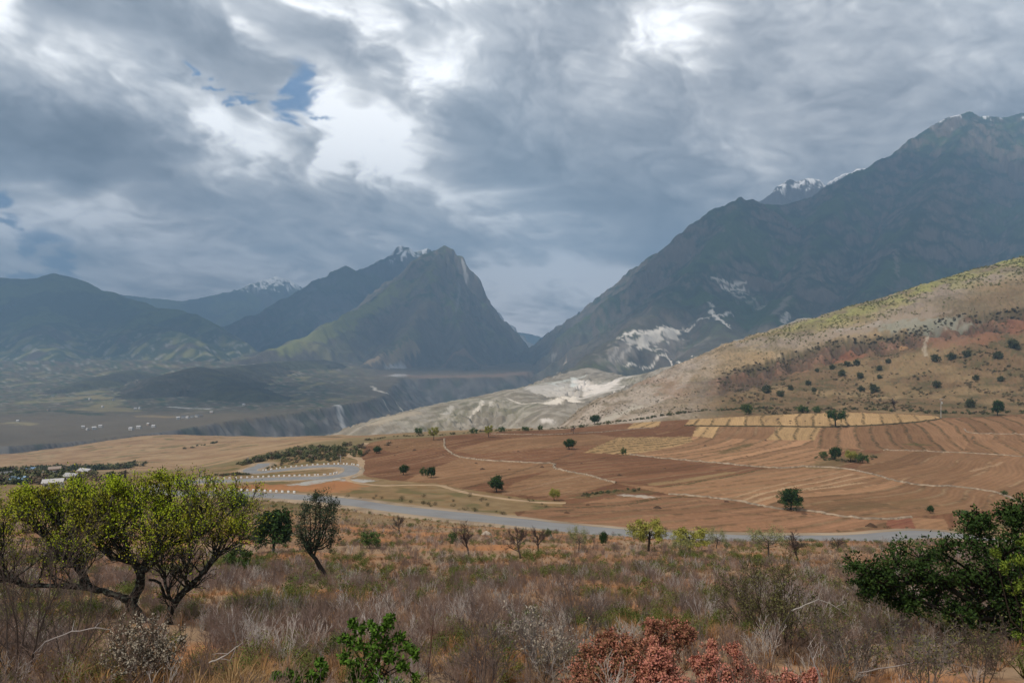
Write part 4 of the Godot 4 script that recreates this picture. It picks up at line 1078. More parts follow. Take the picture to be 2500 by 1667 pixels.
var look := {
	"center": {forest = Color(0.050, 0.066, 0.034), rock = Color(0.16, 0.13, 0.10), grass = Color(0.17, 0.175, 0.06), rocky = 0.15, snow = 9999.0},
	"center_back": {forest = Color(0.035, 0.045, 0.038), rock = Color(0.085, 0.08, 0.08), grass = Color(0.07, 0.08, 0.045), rocky = 0.0, snow = 960.0},
	"gorge_cliff": {forest = Color(0.075, 0.085, 0.07), rock = Color(0.24, 0.23, 0.22), grass = Color(0.12, 0.13, 0.085), rocky = 0.3, snow = 9999.0},  # limestone and forest lightened, distance haze put into the colour
	"left": {forest = Color(0.038, 0.052, 0.034), rock = Color(0.075, 0.078, 0.05), grass = Color(0.085, 0.11, 0.045), rocky = -0.3, snow = 9999.0},
	"far_left": {forest = Color(0.04, 0.052, 0.045), rock = Color(0.08, 0.08, 0.075), grass = Color(0.08, 0.1, 0.05), rocky = -0.1, snow = 870.0},
	"right": {forest = Color(0.032, 0.050, 0.027), rock = Color(0.15, 0.12, 0.09), grass = Color(0.065, 0.095, 0.035), rocky = -0.05, snow = 1900.0},
	"snow_right": {forest = Color(0.045, 0.05, 0.05), rock = Color(0.09, 0.09, 0.095), grass = Color(0.07, 0.075, 0.05), rocky = 0.6, snow = 1560.0},
	"gap_left": {forest = Color(0.05, 0.06, 0.05), rock = Color(0.08, 0.08, 0.08), grass = Color(0.07, 0.08, 0.05), rocky = 0.0, snow = 9999.0},
	"gap_right": {forest = Color(0.045, 0.055, 0.045), rock = Color(0.08, 0.08, 0.08), grass = Color(0.07, 0.08, 0.05), rocky = 0.1, snow = 9999.0},
	"foothill": {forest = Color(0.062, 0.060, 0.045), rock = Color(0.10, 0.085, 0.07), grass = Color(0.085, 0.085, 0.05), rocky = 0.1, snow = 9999.0},
	"spur": {forest = Color(0.30, 0.265, 0.21), rock = Color(0.47, 0.43, 0.38), grass = Color(0.26, 0.25, 0.145), rocky = 0.0, snow = 9999.0}}
var mountain_strokes := {}

func paint_mountain(called: String, p: Vector3, n: Vector3) -> Color:
	var k: Dictionary = look[called]
	var x := p.x
	var z := p.z
	var big := n_b.get_noise_2d(x * 0.0016, z * 0.0016)
	var mid := n_b.get_noise_2d(x * 0.009, z * 0.009)
	var tiny := n_c.get_noise_2d(x * 0.05, z * 0.05)
	var c: Color = k.forest
	c = c.lerp(k.grass, 0.8 * smoothstep(0.0, 0.35, big + 0.4 * mid + 0.25 * (n.y - 0.7)))
	c = c.lerp(k.rock, smoothstep(-0.15, 0.35, k.rocky + 0.8 * (0.72 - n.y) * 2.0 + 0.4 * mid - 0.4 * big + 0.2 * tiny))
	c = c * (1.0 + 0.15 * mid + 0.3 * tiny + 0.25 * n_cell.get_noise_2d(x * 0.11, z * 0.11))
	if called == "center" or called == "right":
		# dry brown foot of the mountain
		var low := smoothstep(330.0, -40.0, p.y + 160.0 * big + 80.0 * mid)
		c = c.lerp(Color(0.115, 0.098, 0.078) * (1.0 + 0.3 * mid + 0.2 * tiny), low * 0.75)
	elif called == "left":
		var low := smoothstep(180.0, -60.0, p.y + 60.0 * big)
		c = c.lerp(Color(0.07, 0.085, 0.05), low * 0.6)
		c = c.lerp(Color(0.21, 0.20, 0.085), low * 0.85 * smoothstep(0.05, 0.4, n_cell.get_noise_2d(x * 0.007, z * 0.004)))
		c = c.lerp(Color(0.32, 0.30, 0.27), low * 0.7 * smoothstep(0.33, 0.5, n_cell.get_noise_2d(x * 0.016 + 20.0, z * 0.009)))
		c = c.lerp(Color(0.10, 0.08, 0.07), low * smoothstep(0.1, 0.35, n_b.get_noise_2d(x * 0.003 + 8.0, z * 0.003)) * 0.8)
	elif called == "spur":
		c = Color(0.235, 0.20, 0.15).lerp(Color(0.19, 0.175, 0.115), smoothstep(-0.1, 0.3, big + 0.5 * mid) * 0.8)
		var rill := n_ridge.get_noise_2d(x * 0.03 + z * 0.012, z * 0.008)
		c = c.lerp(Color(0.36, 0.32, 0.265), 0.7 * smoothstep(0.15, 0.6, rill + 0.3 * mid))
		c = c.lerp(Color(0.12, 0.105, 0.088), 0.6 * smoothstep(0.0, 0.4, -rill + 0.4 * tiny))
		c = c * (1.0 + 0.15 * mid + 0.15 * tiny)
	if k.snow < 5000.0:
		var s := smoothstep(-30.0, 70.0, p.y - k.snow + 240.0 * mid + 90.0 * tiny) * smoothstep(0.0, 0.35, n_ridge.get_noise_2d(x * 0.007, z * 0.007) + 1.2 * (n.y - 0.62))
		c = c.lerp(Color(0.82, 0.84, 0.87), s)
	c = paint_strokes(c, mountain_strokes.get(called, []), x, z, 0.6)
	c.a = 1.0
	return c

func mountains() -> void:
	var scree := Color(0.62, 0.57, 0.50)
	mountain_strokes["center"] = [  # paler grass along the left spine, its sunlight painted into the colour
		stroke([Vector2(-644.2, -5754.3), Vector2(-670.3, -5517), Vector2(-849.4, -5428.1), Vector2(-977.4, -5190.8)], 60.0, Color(0.19, 0.16, 0.085), 0.6, 40.0),
		stroke([Vector2(-929.4, -5391), Vector2(-1061.1, -5116.6), Vector2(-1178.1, -4797.8), Vector2(-1269, -4523.4), Vector2(-1348, -4360.3), Vector2(-1431.1, -4197.2)], 75.0, Color(0.23, 0.235, 0.075), 0.75, 45.0),
		stroke([Vector2(-614.5, -5057.3), Vector2(-682.3, -4745.9), Vector2(-746.1, -4493.8)], 50.0, Color(0.20, 0.155, 0.10), 0.7, 40.0),
		stroke([Vector2(-648.4, -4612.4), Vector2(-697.4, -4456.7), Vector2(-737.6, -4278.8)], 50.0, Color(0.17, 0.17, 0.085), 0.6, 35.0),
		stroke([Vector2(-646.1, -4493.8), Vector2(-707.7, -4345.5), Vector2(-780.5, -4145.3), Vector2(-841.2, -4056.3)], 40.0, Color(0.34, 0.25, 0.15), 0.8, 30.0),
		stroke([Vector2(-1315.8, -4345.5), Vector2(-1237.1, -4360.3), Vector2(-1209.4, -4360.3)], 60.0, Color(0.24, 0.215, 0.09), 0.6, 40.0),
		stroke([Vector2(-434.5, -5991.6), Vector2(-416.1, -5947.1), Vector2(-390, -5895.2)], 16.0, Color(0.55, 0.52, 0.48), 0.9, 12.0),
		stroke([Vector2(-435.5, -5657.9), Vector2(-432.3, -5480), Vector2(-411.2, -5049.9)], 12.0, Color(0.30, 0.28, 0.26), 0.7, 12.0),
		stroke([Vector2(-495.6, -5947.1), Vector2(-459.8, -5828.5)], 16.0, Color(0.30, 0.27, 0.22), 0.6, 12.0),
		stroke([Vector2(-668.4, -4271.3), Vector2(-448.9, -4523.4), Vector2(-219.4, -4538.3), Vector2(13.21, -5190.8)], 55.0, Color(0.20, 0.135, 0.095), 0.85, 20.0),
		stroke([Vector2(-721.3, -4108.2), Vector2(-673.7, -4219.4)], 60.0, Color(0.36, 0.36, 0.36), 0.85, 25.0)]
	mountain_strokes["right"] = [
		stroke([Vector2(494.4, -2943.9), Vector2(442.7, -2851.9), Vector2(381.6, -2739.5)], 55.0, Color(0.26, 0.225, 0.19), 0.75, 40.0),
		stroke([Vector2(774, -3168.7), Vector2(671, -3066.5), Vector2(799.5, -2964.3)], 60.0, Color(0.20, 0.17, 0.145), 0.7, 40.0),
		stroke([Vector2(487.3, -3076.8), Vector2(583.1, -3117.6), Vector2(702.4, -3209.6), Vector2(830.1, -3311.8)], 22.0, scree * 1.15, 0.95, 20.0),
		stroke([Vector2(516, -3015.4), Vector2(642.6, -3117.6), Vector2(766, -3219.8)], 34.0, scree, 0.8, 34.0),
		stroke([Vector2(541.1, -2995), Vector2(604.4, -3025.7), Vector2(589.1, -3046.1)], 14.0, scree * 1.1, 0.8, 14.0),
		stroke([Vector2(793.5, -3291.4), Vector2(914.3, -3311.8), Vector2(989.4, -3281.2)], 8.0, scree * 1.05, 0.8, 8.0),
		stroke([Vector2(975.5, -3362.9), Vector2(976, -3250.5), Vector2(982.5, -3158.5), Vector2(981.9, -3087)], 12.0, scree * 1.25, 0.9, 9.0),
		stroke([Vector2(974.5, -3301.6), Vector2(1007.1, -3270.9), Vector2(1068.4, -3332.3)], 9.0, scree * 1.15, 0.85, 8.0),
		stroke([Vector2(1001.4, -3506), Vector2(1004.7, -3403.8)], 8.0, scree, 0.7, 8.0),
		stroke([Vector2(1136.1, -3873.9), Vector2(1227, -3904.6), Vector2(1328.3, -3925.1)], 13.0, scree * 1.1, 0.85, 14.0),
		stroke([Vector2(1183.3, -3843.3), Vector2(1266.7, -3873.9), Vector2(1334.3, -3884.2)], 11.0, scree * 1.15, 0.85, 14.0),
		stroke([Vector2(1193.3, -3812.6), Vector2(1277.7, -3833.1), Vector2(1325.1, -3843.3)], 13.0, scree * 0.95, 0.75, 15.0),
		stroke([Vector2(1209.3, -3771.7), Vector2(1288.2, -3792.2)], 9.0, scree * 0.8, 0.7, 14.0),
		stroke([Vector2(1332.8, -3782), Vector2(1348, -3567.3), Vector2(1291.1, -3730.9)], 14.0, scree * 0.6, 0.6, 18.0),
		stroke([Vector2(1391.9, -3424.2), Vector2(1284, -3260.7), Vector2(1172.4, -3076.8)], 20.0, Color(0.24, 0.20, 0.17), 0.7, 16.0),
		stroke([Vector2(1273.9, -3158.5), Vector2(1189.1, -3005.2)], 16.0, scree * 0.85, 0.8, 12.0),
		stroke([Vector2(1961.6, -4528.1), Vector2(1819.7, -4231.7), Vector2(1652.2, -3853.5), Vector2(1479.9, -3557.1)], 28.0, Color(0.16, 0.13, 0.105), 0.6, 30.0),
		stroke([Vector2(2196.5, -3914.8), Vector2(2092.3, -3720.6), Vector2(1987.6, -3526.5)], 10.0, Color(0.26, 0.21, 0.17), 0.7, 14.0),
		stroke([Vector2(2010.3, -3495.8), Vector2(1859.6, -3383.4)], 26.0, Color(0.17, 0.135, 0.115), 0.6, 26.0),
		stroke([Vector2(1273.4, -3679.8), Vector2(1120.2, -3015.4), Vector2(1114.6, -3281.2)], 60.0, Color(0.055, 0.085, 0.035), 0.8, 40.0),
		stroke([Vector2(978.4, -5059.5), Vector2(690.1, -4446.3), Vector2(484.2, -4374.7)], 30.0, Color(0.07, 0.07, 0.06), 0.4, 30.0),
		stroke([Vector2(523.2, -3843.3), Vector2(423.1, -3822.8), Vector2(345.5, -3771.7)], 40.0, Color(0.17, 0.14, 0.10), 0.6, 30.0),
		stroke([Vector2(295.1, -3802.4), Vector2(273.5, -3771.7), Vector2(242.1, -3659.3)], 18.0, Color(0.55, 0.46, 0.36), 0.9, 10.0),
		stroke([Vector2(236.5, -4323.6), Vector2(271.6, -4313.4)], 12.0, scree * 0.7, 0.6, 14.0),
		stroke([Vector2(452.2, -2913.2), Vector2(409.5, -2811), Vector2(371.5, -2729.3)], 7.0, scree * 0.7, 0.7, 8.0),
		stroke([Vector2(514.9, -2954.1), Vector2(464.1, -2872.3), Vector2(425.8, -2800.8)], 7.0, scree * 0.8, 0.7, 8.0),
		stroke([Vector2(611.9, -3015.4), Vector2(683.7, -3035.9), Vector2(724.7, -3046.1)], 5.0, scree, 0.8, 5.0),
		stroke([Vector2(450.9, -2790.6), Vector2(539.1, -2882.6), Vector2(676.7, -3005.2), Vector2(705.3, -2678.2)], 5.0, scree * 1.3, 0.85, 5.0),
		stroke([Vector2(255.4, -2606.6), Vector2(390.4, -2739.5), Vector2(468.6, -2790.6)], 20.0, Color(0.10, 0.12, 0.05), 0.5, 18.0)]
	mountain_strokes["spur"] = [
		stroke([Vector2(79.8, -1588.2), Vector2(140.1, -1643.7), Vector2(209.2, -1695.3), Vector2(253.5, -1703.2)], 75.0, Color(0.50, 0.46, 0.41), 0.85, 40.0),
		stroke([Vector2(135.8, -1385.8), Vector2(170.5, -1381.8), Vector2(213.3, -1496.9)], 50.0, Color(0.58, 0.53, 0.47), 0.85, 34.0),
		stroke([Vector2(83.8, -1667.5), Vector2(118.9, -1639.8), Vector2(166.5, -1699.3)], 9.0, Color(0.56, 0.57, 0.53), 0.9, 4.0),
		stroke([Vector2(169.3, -1873.9), Vector2(160.7, -1754.8), Vector2(151.3, -1675.5)], 11.0, Color(0.58, 0.60, 0.56), 0.9, 4.0),
		stroke([Vector2(90.6, -1655.6), Vector2(139.7, -1770.7), Vector2(216.2, -1953.2)], 6.0, Color(0.54, 0.55, 0.50), 0.85, 3.0),
		stroke([Vector2(73.8, -1568.3), Vector2(150.9, -1647.7), Vector2(198.4, -1457.2)], 5.0, Color(0.60, 0.56, 0.50), 0.8, 3.0),
		stroke([Vector2(185.6, -1778.6), Vector2(199.9, -1540.6), Vector2(241, -1691.3)], 40.0, Color(0.74, 0.67, 0.60), 0.9, 24.0),
		stroke([Vector2(65.2, -1151.7), Vector2(112.1, -1421.5), Vector2(113.1, -1235)], 20.0, Color(0.72, 0.64, 0.54), 0.95, 8.0),
		stroke([Vector2(61.4, -1508.8), Vector2(112.6, -1552.5), Vector2(155.3, -1489)], 40.0, Color(0.56, 0.51, 0.45), 0.8, 20.0),
		stroke([Vector2(46, -977.1), Vector2(53.2, -973.1)], 9.0, Color(0.62, 0.56, 0.50), 0.9, 4.0),
		stroke([Vector2(-8.98, -1282.6), Vector2(18.49, -1211.2), Vector2(61.8, -1155.7)], 4.0, Color(0.60, 0.54, 0.46), 0.8, 2.5),
		stroke([Vector2(-52.4, -1246.9), Vector2(-58.7, -1139.8), Vector2(-66, -1080.3)], 5.0, Color(0.62, 0.56, 0.48), 0.8, 4.0),
		stroke([Vector2(-36.7, -1254.9), Vector2(-37.9, -1167.6)], 5.0, Color(0.62, 0.56, 0.48), 0.7, 4.0),
		stroke([Vector2(-100, -1155.7), Vector2(-106.4, -1072.3)], 5.0, Color(0.58, 0.53, 0.46), 0.6, 4.0),
		stroke([Vector2(-188.4, -937.4), Vector2(-174.3, -993), Vector2(-151.9, -1056.5)], 16.0, Color(0.40, 0.33, 0.24), 0.7, 8.0)]
	var rock := tinted(1.0, 0.05)
	# name, nearest and farthest, from and to in eastings per metre away, points across and away, ruggedness, size of its gullies
	for m in [
		["center", 3300.0, 6500.0, -0.62, 0.12, 430, 220, 0.9, 1.0, "steep dark forested mountain with a rounded summit, left of the gorge", "mountain"],
		["center_back", 5400.0, 8500.0, -0.56, -0.07, 320, 170, 0.8, 1.0, "blue hazy ridge with snow patches behind the rounded summit", "mountain"],
		["gorge_cliff", 6800.0, 11000.0, -0.10, 0.14, 150, 140, 0.7, 1.0, "blue rock shoulder dropping into the gorge behind the rounded mountain", "mountain"],
		["left", 3300.0, 6900.0, -1.1, -0.30, 370, 190, 0.55, 1.3, "broad dark green mountain at the left edge with terraced foot", "mountain"],
		["far_left", 7800.0, 11800.0, -0.66, -0.2, 210, 95, 0.7, 1.6, "distant blue mountain with a thin snow cap on the left", "mountain"],
		["right", 2200.0, 6300.0, 0.0, 1.02, 540, 280, 0.9, 0.9, "huge dark green mountain on the right with pale landslide scars", "mountain"],
		["snow_right", 5600.0, 8000.0, 0.28, 0.58, 200, 120, 0.9, 0.6, "jagged snow streaked crest behind the right mountain", "mountain"],
		["gap_left", 8300.0, 13000.0, -0.04, 0.17, 100, 60, 0.7, 1.6, "faint pale ridge far down the gorge", "mountain"],
		["gap_right", 7000.0, 11500.0, 0.02, 0.18, 100, 90, 0.6, 0.8, "blue spur inside the gorge in front of the faint ridge", "mountain"],
		["foothill", 2050.0, 4200.0, -0.72, -0.2, 300, 200, 0.4, 0.45, "dark scrubby foothill on the far plateau, left of the rounded mountain", "hill"],
		["spur", 560.0, 2600.0, -0.28, 0.50, 480, 290, 0.26, 0.13, "pale limestone spur with quarry tracks below the gorge mouth", "hill"]]:
		var sheet := Sheet.new()
		var dists := steps(m[1], m[2], m[6])
		dists.append(m[2])
		var ridges := ready_ridges(ridge_data[m[0]])
		sheet.build(self, m[5], dists, m[3], m[4], 0.0, func(x: float, z: float) -> float: return rugged(ridges, x, z, m[7], m[8]), func(p: Vector3, n: Vector3) -> Color: return paint_mountain(m[0], p, n), no_sort)
		var geos := sheet.meshes(-420.0)
		mark(m[0])
		tag(put(m[10], geos[0].mesh(), rock), m[9], m[10], "", "structure")

func no_sort(_x: float, _z: float) -> int:
	return 0

# cloud banks added out of view, set towards the sun to shade the slopes
func shading_clouds() -> void:
	var white := tinted(1.0, 0.0)
	white.backlight_enabled = true
	white.backlight = Color(0.6, 0.6, 0.6)
	white.transparency = BaseMaterial3D.TRANSPARENCY_ALPHA
	white.albedo_color = Color(1, 1, 1, 0.66)
	var k := 0
	for t in [
		[Vector3(-900, -260, -2600), Vector3(330, 130, 500), "unseen cloud added to shade the plateau beyond the canyon"],
		[Vector3(-650, 350, -4900), Vector3(720, 280, 1000), "unseen cloud added to shade the rounded mountain"],
		[Vector3(1500, 300, -3900), Vector3(850, 260, 1250), "unseen cloud added to shade the gorge side of the right mountain"],
		[Vector3(2700, 900, -4700), Vector3(1000, 300, 1350), "unseen cloud added to shade the upper right mountain"],
		[Vector3(-3300, 300, -5700), Vector3(1500, 300, 1250), "unseen cloud added to shade the broad left mountain"],
		[Vector3(-2500, 700, -7400), Vector3(1400, 300, 1000), "unseen cloud added to shade the ridge behind the rounded mountain"]]:
		var target: Vector3 = t[0]
		var half: Vector3 = t[1]
		var g := Geo.new()
		var nv := 30
		var nh := 60
		for j in nv + 1:
			for i in nh:
				var a := PI * j / nv
				var b := TAU * i / nh
				var d := Vector3(sin(a) * cos(b), cos(a), sin(a) * sin(b))
				var r := 1.0 + 0.32 * n_b.get_noise_3d(d.x * 1.6 + k * 9.0, d.y * 1.6, d.z * 1.6) + 0.22 * absf(n_b.get_noise_3d(d.x * 4.0, d.y * 4.0 + k * 5.0, d.z * 4.0))
				var q := d * r * half
				if q.y < 0.0:
					q.y *= 0.3
				g.v.append(q)
				g.n.append((d / half).normalized())
				g.c.append(Color(0.85, 0.85, 0.86))
		for j in nv:
			for i in nh:
				var a := j * nh + i
				var b := j * nh + (i + 1) % nh
				g.i.append_array([a, a + nh, b, b, a + nh, b + nh])
		var o := put("cloud", g.mesh(), white)
		o.position = target + TO_SUN * ((5400.0 - target.y) / TO_SUN.y)
		tag(o, t[2], "cloud", "", "stuff")
		k += 1

# ------------------------------------------------------------------ road, tracks, walls

func stand(x: float, z: float) -> Vector3:
	return Vector3(x, base_height(x, z), z)

func lie(x: float, z: float, lift := 0.0) -> Vector3:
	return Vector3(x, ground(x, z) + lift, z)

# a ribbon along a line; offsets from its middle and lifts over it give the cross-section
func ribbon(pts: PackedVector3Array, section: Array, col: Color, vary: float, drape: bool, s: int, ragged := 0.0) -> ArrayMesh:
	var g := Geo.new()
	var rng := RandomNumberGenerator.new()
	rng.seed = s
	var w := section.size()
	for k in pts.size():
		var along := pts[mini(k + 1, pts.size() - 1)] - pts[maxi(k - 1, 0)]
		var side := Vector3(-along.z, 0, along.x).normalized()
		var patch := rng.randf_range(-vary, vary)
		for e in w:
			var off: float = section[e].x * (1.0 + ragged * n_c.get_noise_2d(k * 0.37, e * 5.0 + s))
			var q := pts[k] + side * (off + ragged * 0.8 * n_c.get_noise_2d(k * 0.21, s))
			q.y = (ground(q.x, q.z) if drape else pts[k].y) + section[e].y + rng.randf_range(-1, 1) * vary * 0.15 * absf(section[e].y)
			g.v.append(q)
			var shade := 1.0 + patch + rng.randf_range(-vary, vary)
			g.c.append(Color(col.r * shade, col.g * shade, col.b * shade))
			var sl := Vector2.ZERO
			if e > 0:
				sl += section[e] - section[e - 1]
			if e < w - 1:
				sl += section[e + 1] - section[e]
			sl = sl.normalized()
			g.n.append((Vector3.UP * absf(sl.x) - side * sl.y * signf(sl.x if absf(sl.x) > 0.01 else 1.0)).normalized())
	for k in pts.size() - 1:
		for e in w - 1:
			var a := k * w + e
			g.i.append_array([a, a + w, a + 1, a + 1, a + w, a + w + 1])
	return g.mesh()

func flat(pairs: Array) -> Array:
	var out := []
	for k in range(0, pairs.size(), 2):
		out.append(Vector2(pairs[k], pairs[k + 1]))
	return out

func roads_and_walls() -> void:
	var asphalt := tinted(0.85, 0.3)
	var dusty := tinted(1.0, 0.1)
	var road := put("road", ribbon(road_pts, flat([-3.4, 0.0, -2.6, 0.02, -1.7, 0.04, -0.9, 0.06, 0.0, 0.07, 0.9, 0.06, 1.7, 0.04, 2.6, 0.02, 3.4, 0.0]), Color(0.2, 0.197, 0.195), 0.07, false, 1), asphalt)
	tag(road, "grey two lane road curving below the fields and doubling back in a hairpin", "road", "", "structure")
	for sgn in [-1.0, 1.0]:
		put("kerb", ribbon(road_pts, flat([sgn * 3.4 - 0.22, -0.5, sgn * 3.4 - 0.22, 0.06, sgn * 3.4 + 0.22, 0.06, sgn * 3.4 + 0.22, -0.5]), Color(0.40, 0.37, 0.33), 0.12, false, 2), dusty, road)
	for sgn in [-1.0, 1.0]:
		put("shoulder", ribbon(road_pts, flat([sgn * 2.75, 0.03, sgn * 3.3, 0.075, sgn * 4.0, 0.085, sgn * 4.7, -0.35]) if sgn > 0 else flat([sgn * 4.7, -0.35, sgn * 4.0, 0.085, sgn * 3.3, 0.075, sgn * 2.75, 0.03]), Color(0.29, 0.225, 0.16), 0.2, false, 3, 0.16), dusty, road)
	var track := Color(0.33, 0.235, 0.15)
	for t in [
		[[Vector2(-73.8, -347.2), Vector2(-72.9, -339), Vector2(-73.2, -313.6), Vector2(-71.5, -303.1), Vector2(-66.4, -296.5), Vector2(-62.6, -283.7), Vector2(-58.3, -261.9), Vector2(-53.7, -231.9), Vector2(-54.1, -220.2)], 1.6, "sandy dirt track winding down the left edge of the red field to the hairpin"],
		[[Vector2(-53.8, -222.4), Vector2(-49.3, -210.7), Vector2(-43.7, -203.2), Vector2(-36.5, -198.4), Vector2(-28.2, -198.8), Vector2(-20.87, -196.5), Vector2(-13.92, -183.9), Vector2(-8.4, -176), Vector2(-2.06, -170.8), Vector2(4.96, -165.8), Vector2(12.95, -164.1)], 1.0, "narrow pale dirt track along the lower edge of the red fields"],
		[[Vector2(-290.4, -695.9), Vector2(-288.4, -735.9), Vector2(-288, -786.1)], 2.0, "faint tan track across the low plateau on the left"]]:
		tag(put("path", ribbon(smooth(t[0], 2.0), flat([-t[1], -0.1, -t[1] * 0.7, 0.12, 0.0, 0.14, t[1] * 0.7, 0.12, t[1], -0.1]), track, 0.10, true, 5, 0.5), dusty), t[2], "path", "", "structure")
	var stone := Color(0.28, 0.22, 0.16)
	for t in [
		[[Vector2(-34, -342.4), Vector2(-30.5, -311.7), Vector2(-27.38, -298.9), Vector2(-21.31, -281.5), Vector2(-9.48, -266.2), Vector2(7.69, -257.3), Vector2(14.91, -254.7), Vector2(15.08, -239.4), Vector2(19.95, -227.3), Vector2(23.81, -221.5), Vector2(30.4, -200.8)], 0.38, 0.42, "pale stone wall stepping through the middle red field"],
		[[Vector2(50.3, -291.8), Vector2(64.7, -282.6), Vector2(82.5, -264.6), Vector2(86.9, -258.8), Vector2(96.6, -250.7), Vector2(108.8, -254.2), Vector2(118.3, -251.7), Vector2(122.3, -245.2), Vector2(122.8, -230), Vector2(122.4, -216.7), Vector2(126.3, -209), Vector2(136.7, -209), Vector2(142.5, -201.2), Vector2(135.7, -181.4)], 0.38, 0.4, "long pale stone wall crossing the fields to the right edge"],
		[[Vector2(41.1, -179.6), Vector2(46.8, -177.8), Vector2(52.7, -172.9), Vector2(56.8, -169.5), Vector2(62.1, -159.9), Vector2(68.6, -156.8), Vector2(71.5, -152.1), Vector2(75.3, -148.8), Vector2(81.6, -148.8), Vector2(89.3, -153)], 0.36, 0.35, "low pale stone wall beneath the dark round field tree"],
		[[Vector2(-10.87, -363.5), Vector2(9.62, -359.9), Vector2(24.38, -365), Vector2(34.6, -374.6), Vector2(52.1, -386), Vector2(70.8, -401.7), Vector2(84.2, -404.9)], 0.3, 0.3, "thin pale wall along the top of the left red field"],
		[[Vector2(170.3, -313.6), Vector2(179.7, -301.9), Vector2(190, -288.3), Vector2(205.2, -274.3), Vector2(225.5, -267.8)], 0.32, 0.3, "thin pale wall between the upper strip field and the smooth field on the right"],
		[[Vector2(243.6, -368.6), Vector2(237.2, -351.4), Vector2(251.6, -336.3), Vector2(277.1, -329)], 0.32, 0.3, "short pale wall in the upper right strip field"]]:
		var h: float = t[2]
		tag(put("stone_wall", ribbon(smooth(t[0], 0.7), flat([-t[1], -0.2, -t[1] * 0.6, h, t[1] * 0.6, h, t[1], -0.2]), stone, 0.3, true, 9, 0.8), dusty), t[3], "stone wall", "dry stone walls between the fields")
	tag(put("hedge_bank", ribbon(smooth([Vector2(103.4, -410.6), Vector2(124.2, -404.1), Vector2(154.6, -397.7), Vector2(178.9, -392.2), Vector2(203.1, -392.2), Vector2(232.6, -396.1), Vector2(253.2, -404.1)], 1.0), flat([-0.9, -0.2, -0.5, 0.5, 0.4, 0.6, 0.9, -0.2]), Color(0.075, 0.06, 0.035), 0.35, true, 12, 0.6), dusty), "dark overgrown bank under the straw strips at the top of the fields", "bank")
	guard_posts()
	heaps()
	poles()

func guard_posts() -> void:
	var g := Geo.new()
	var white := Color(0.74, 0.73, 0.71)
	g.box(Basis(), Vector3(0, 0.29, 0), Vector3(0.62, 0.62, 0.28), white)
	g.box(Basis(), Vector3(0, 0.625, 0), Vector3(0.54, 0.05, 0.2), white)
	g.box(Basis(), Vector3(0, 0.30, 0.142), Vector3(0.2, 0.14, 0.01), Color(0.35, 0.05, 0.04))
	var m := g.mesh()
	var paint := tinted(0.7, 0.3)
	for row in [
		[Vector2(-82.5, -191), Vector2(-56.2, -178.1), 1.0, "along the far edge of the lower road"],
		[Vector2(-119, -239.9), Vector2(-63, -240.9), 1.0, "along the middle leg of the hairpin"],
		[Vector2(-99.4, -280.9), Vector2(-61.5, -265.6), 1.0, "round the upper leg of the hairpin"]]:
		# the stretch of road between the two places, then posts every few steps on its outer side
		var from := nearest_road(row[0])
		var to := nearest_road(row[1])
		var step := 1 if to > from else -1
		var spots := []
		var since := 9.0
		var k := from
		while k != to:
			for half in 2:
				var q := road_pts[k].lerp(road_pts[k + step], half * 0.5)
				var along := (road_pts[mini(k + 1, road_pts.size() - 1)] - road_pts[maxi(k - 1, 0)]).normalized()
				var side := Vector3(-along.z, 0, along.x)
				var away := Vector3(q.x, 0, q.z).normalized()
				if side.dot(away) < 0.0:
					side = -side
				spots.append([q + side * 3.85, atan2(-along.z, along.x)])
			k += step
		if spots.size() and spots[0][0].x > spots[-1][0].x:
			spots.reverse()
		for n in spots.size():
			var o := put("guard_post", m, paint)
			o.position = spots[n][0] - Vector3(0, 0.05, 0)
			o.rotation.y = spots[n][1]
			tag(o, "white concrete guard post %s, %s from the left" % [row[3], ordinal(n + 1)], "guard post", "white guard posts beside the road")

func nearest_road(at: Vector2) -> int:
	var best := 0
	var d := 1e9
	for k in road_pts.size():
		var e := Vector2(road_pts[k].x, road_pts[k].z).distance_to(at)
		if e < d:
			d = e
			best = k
	return best

func ordinal(n: int) -> String:
	var words := ["first", "second", "third", "fourth", "fifth", "sixth", "seventh", "eighth", "ninth", "tenth"]
	if n <= 10:
		return words[n - 1]
	var end := "th"
	if n % 100 < 11 or n % 100 > 13:
		end = ["th", "st", "nd", "rd", "th", "th", "th", "th", "th", "th"][n % 10]
	return str(n) + end

func mound(s: int, flatness: float, col: Color) -> ArrayMesh:
	var g := Geo.new()
	var rng := RandomNumberGenerator.new()
	rng.seed = s
	var rings := 5
	var sides := 11
	for r in rings + 1:
		for k in sides:
			var a := TAU * k / sides
			var t := r / float(rings)
			var rad := t * (1.0 + 0.28 * n_c.get_noise_2d(cos(a) * 1.5 + s, sin(a) * 1.5))
			var y := flatness * (1.0 - t * t) * (1.0 + 0.5 * n_c.get_noise_2d(cos(a) * t * 3.0 + s, sin(a) * t * 3.0)) - 0.12 * t
			g.v.append(Vector3(cos(a) * rad, y, sin(a) * rad))
			g.n.append(Vector3(cos(a) * t * flatness * 1.4, 1.0, sin(a) * t * flatness * 1.4).normalized())
			var q := rng.randf_range(0.7, 1.3)
			g.c.append(Color(col.r * q, col.g * q, col.b * q))
	for r in rings:
		for k in sides:
			var a := r * sides + k
			var b := r * sides + (k + 1) % sides
			g.i.append_array([a, a + sides, b, b, a + sides, b + sides])
	return g.mesh()

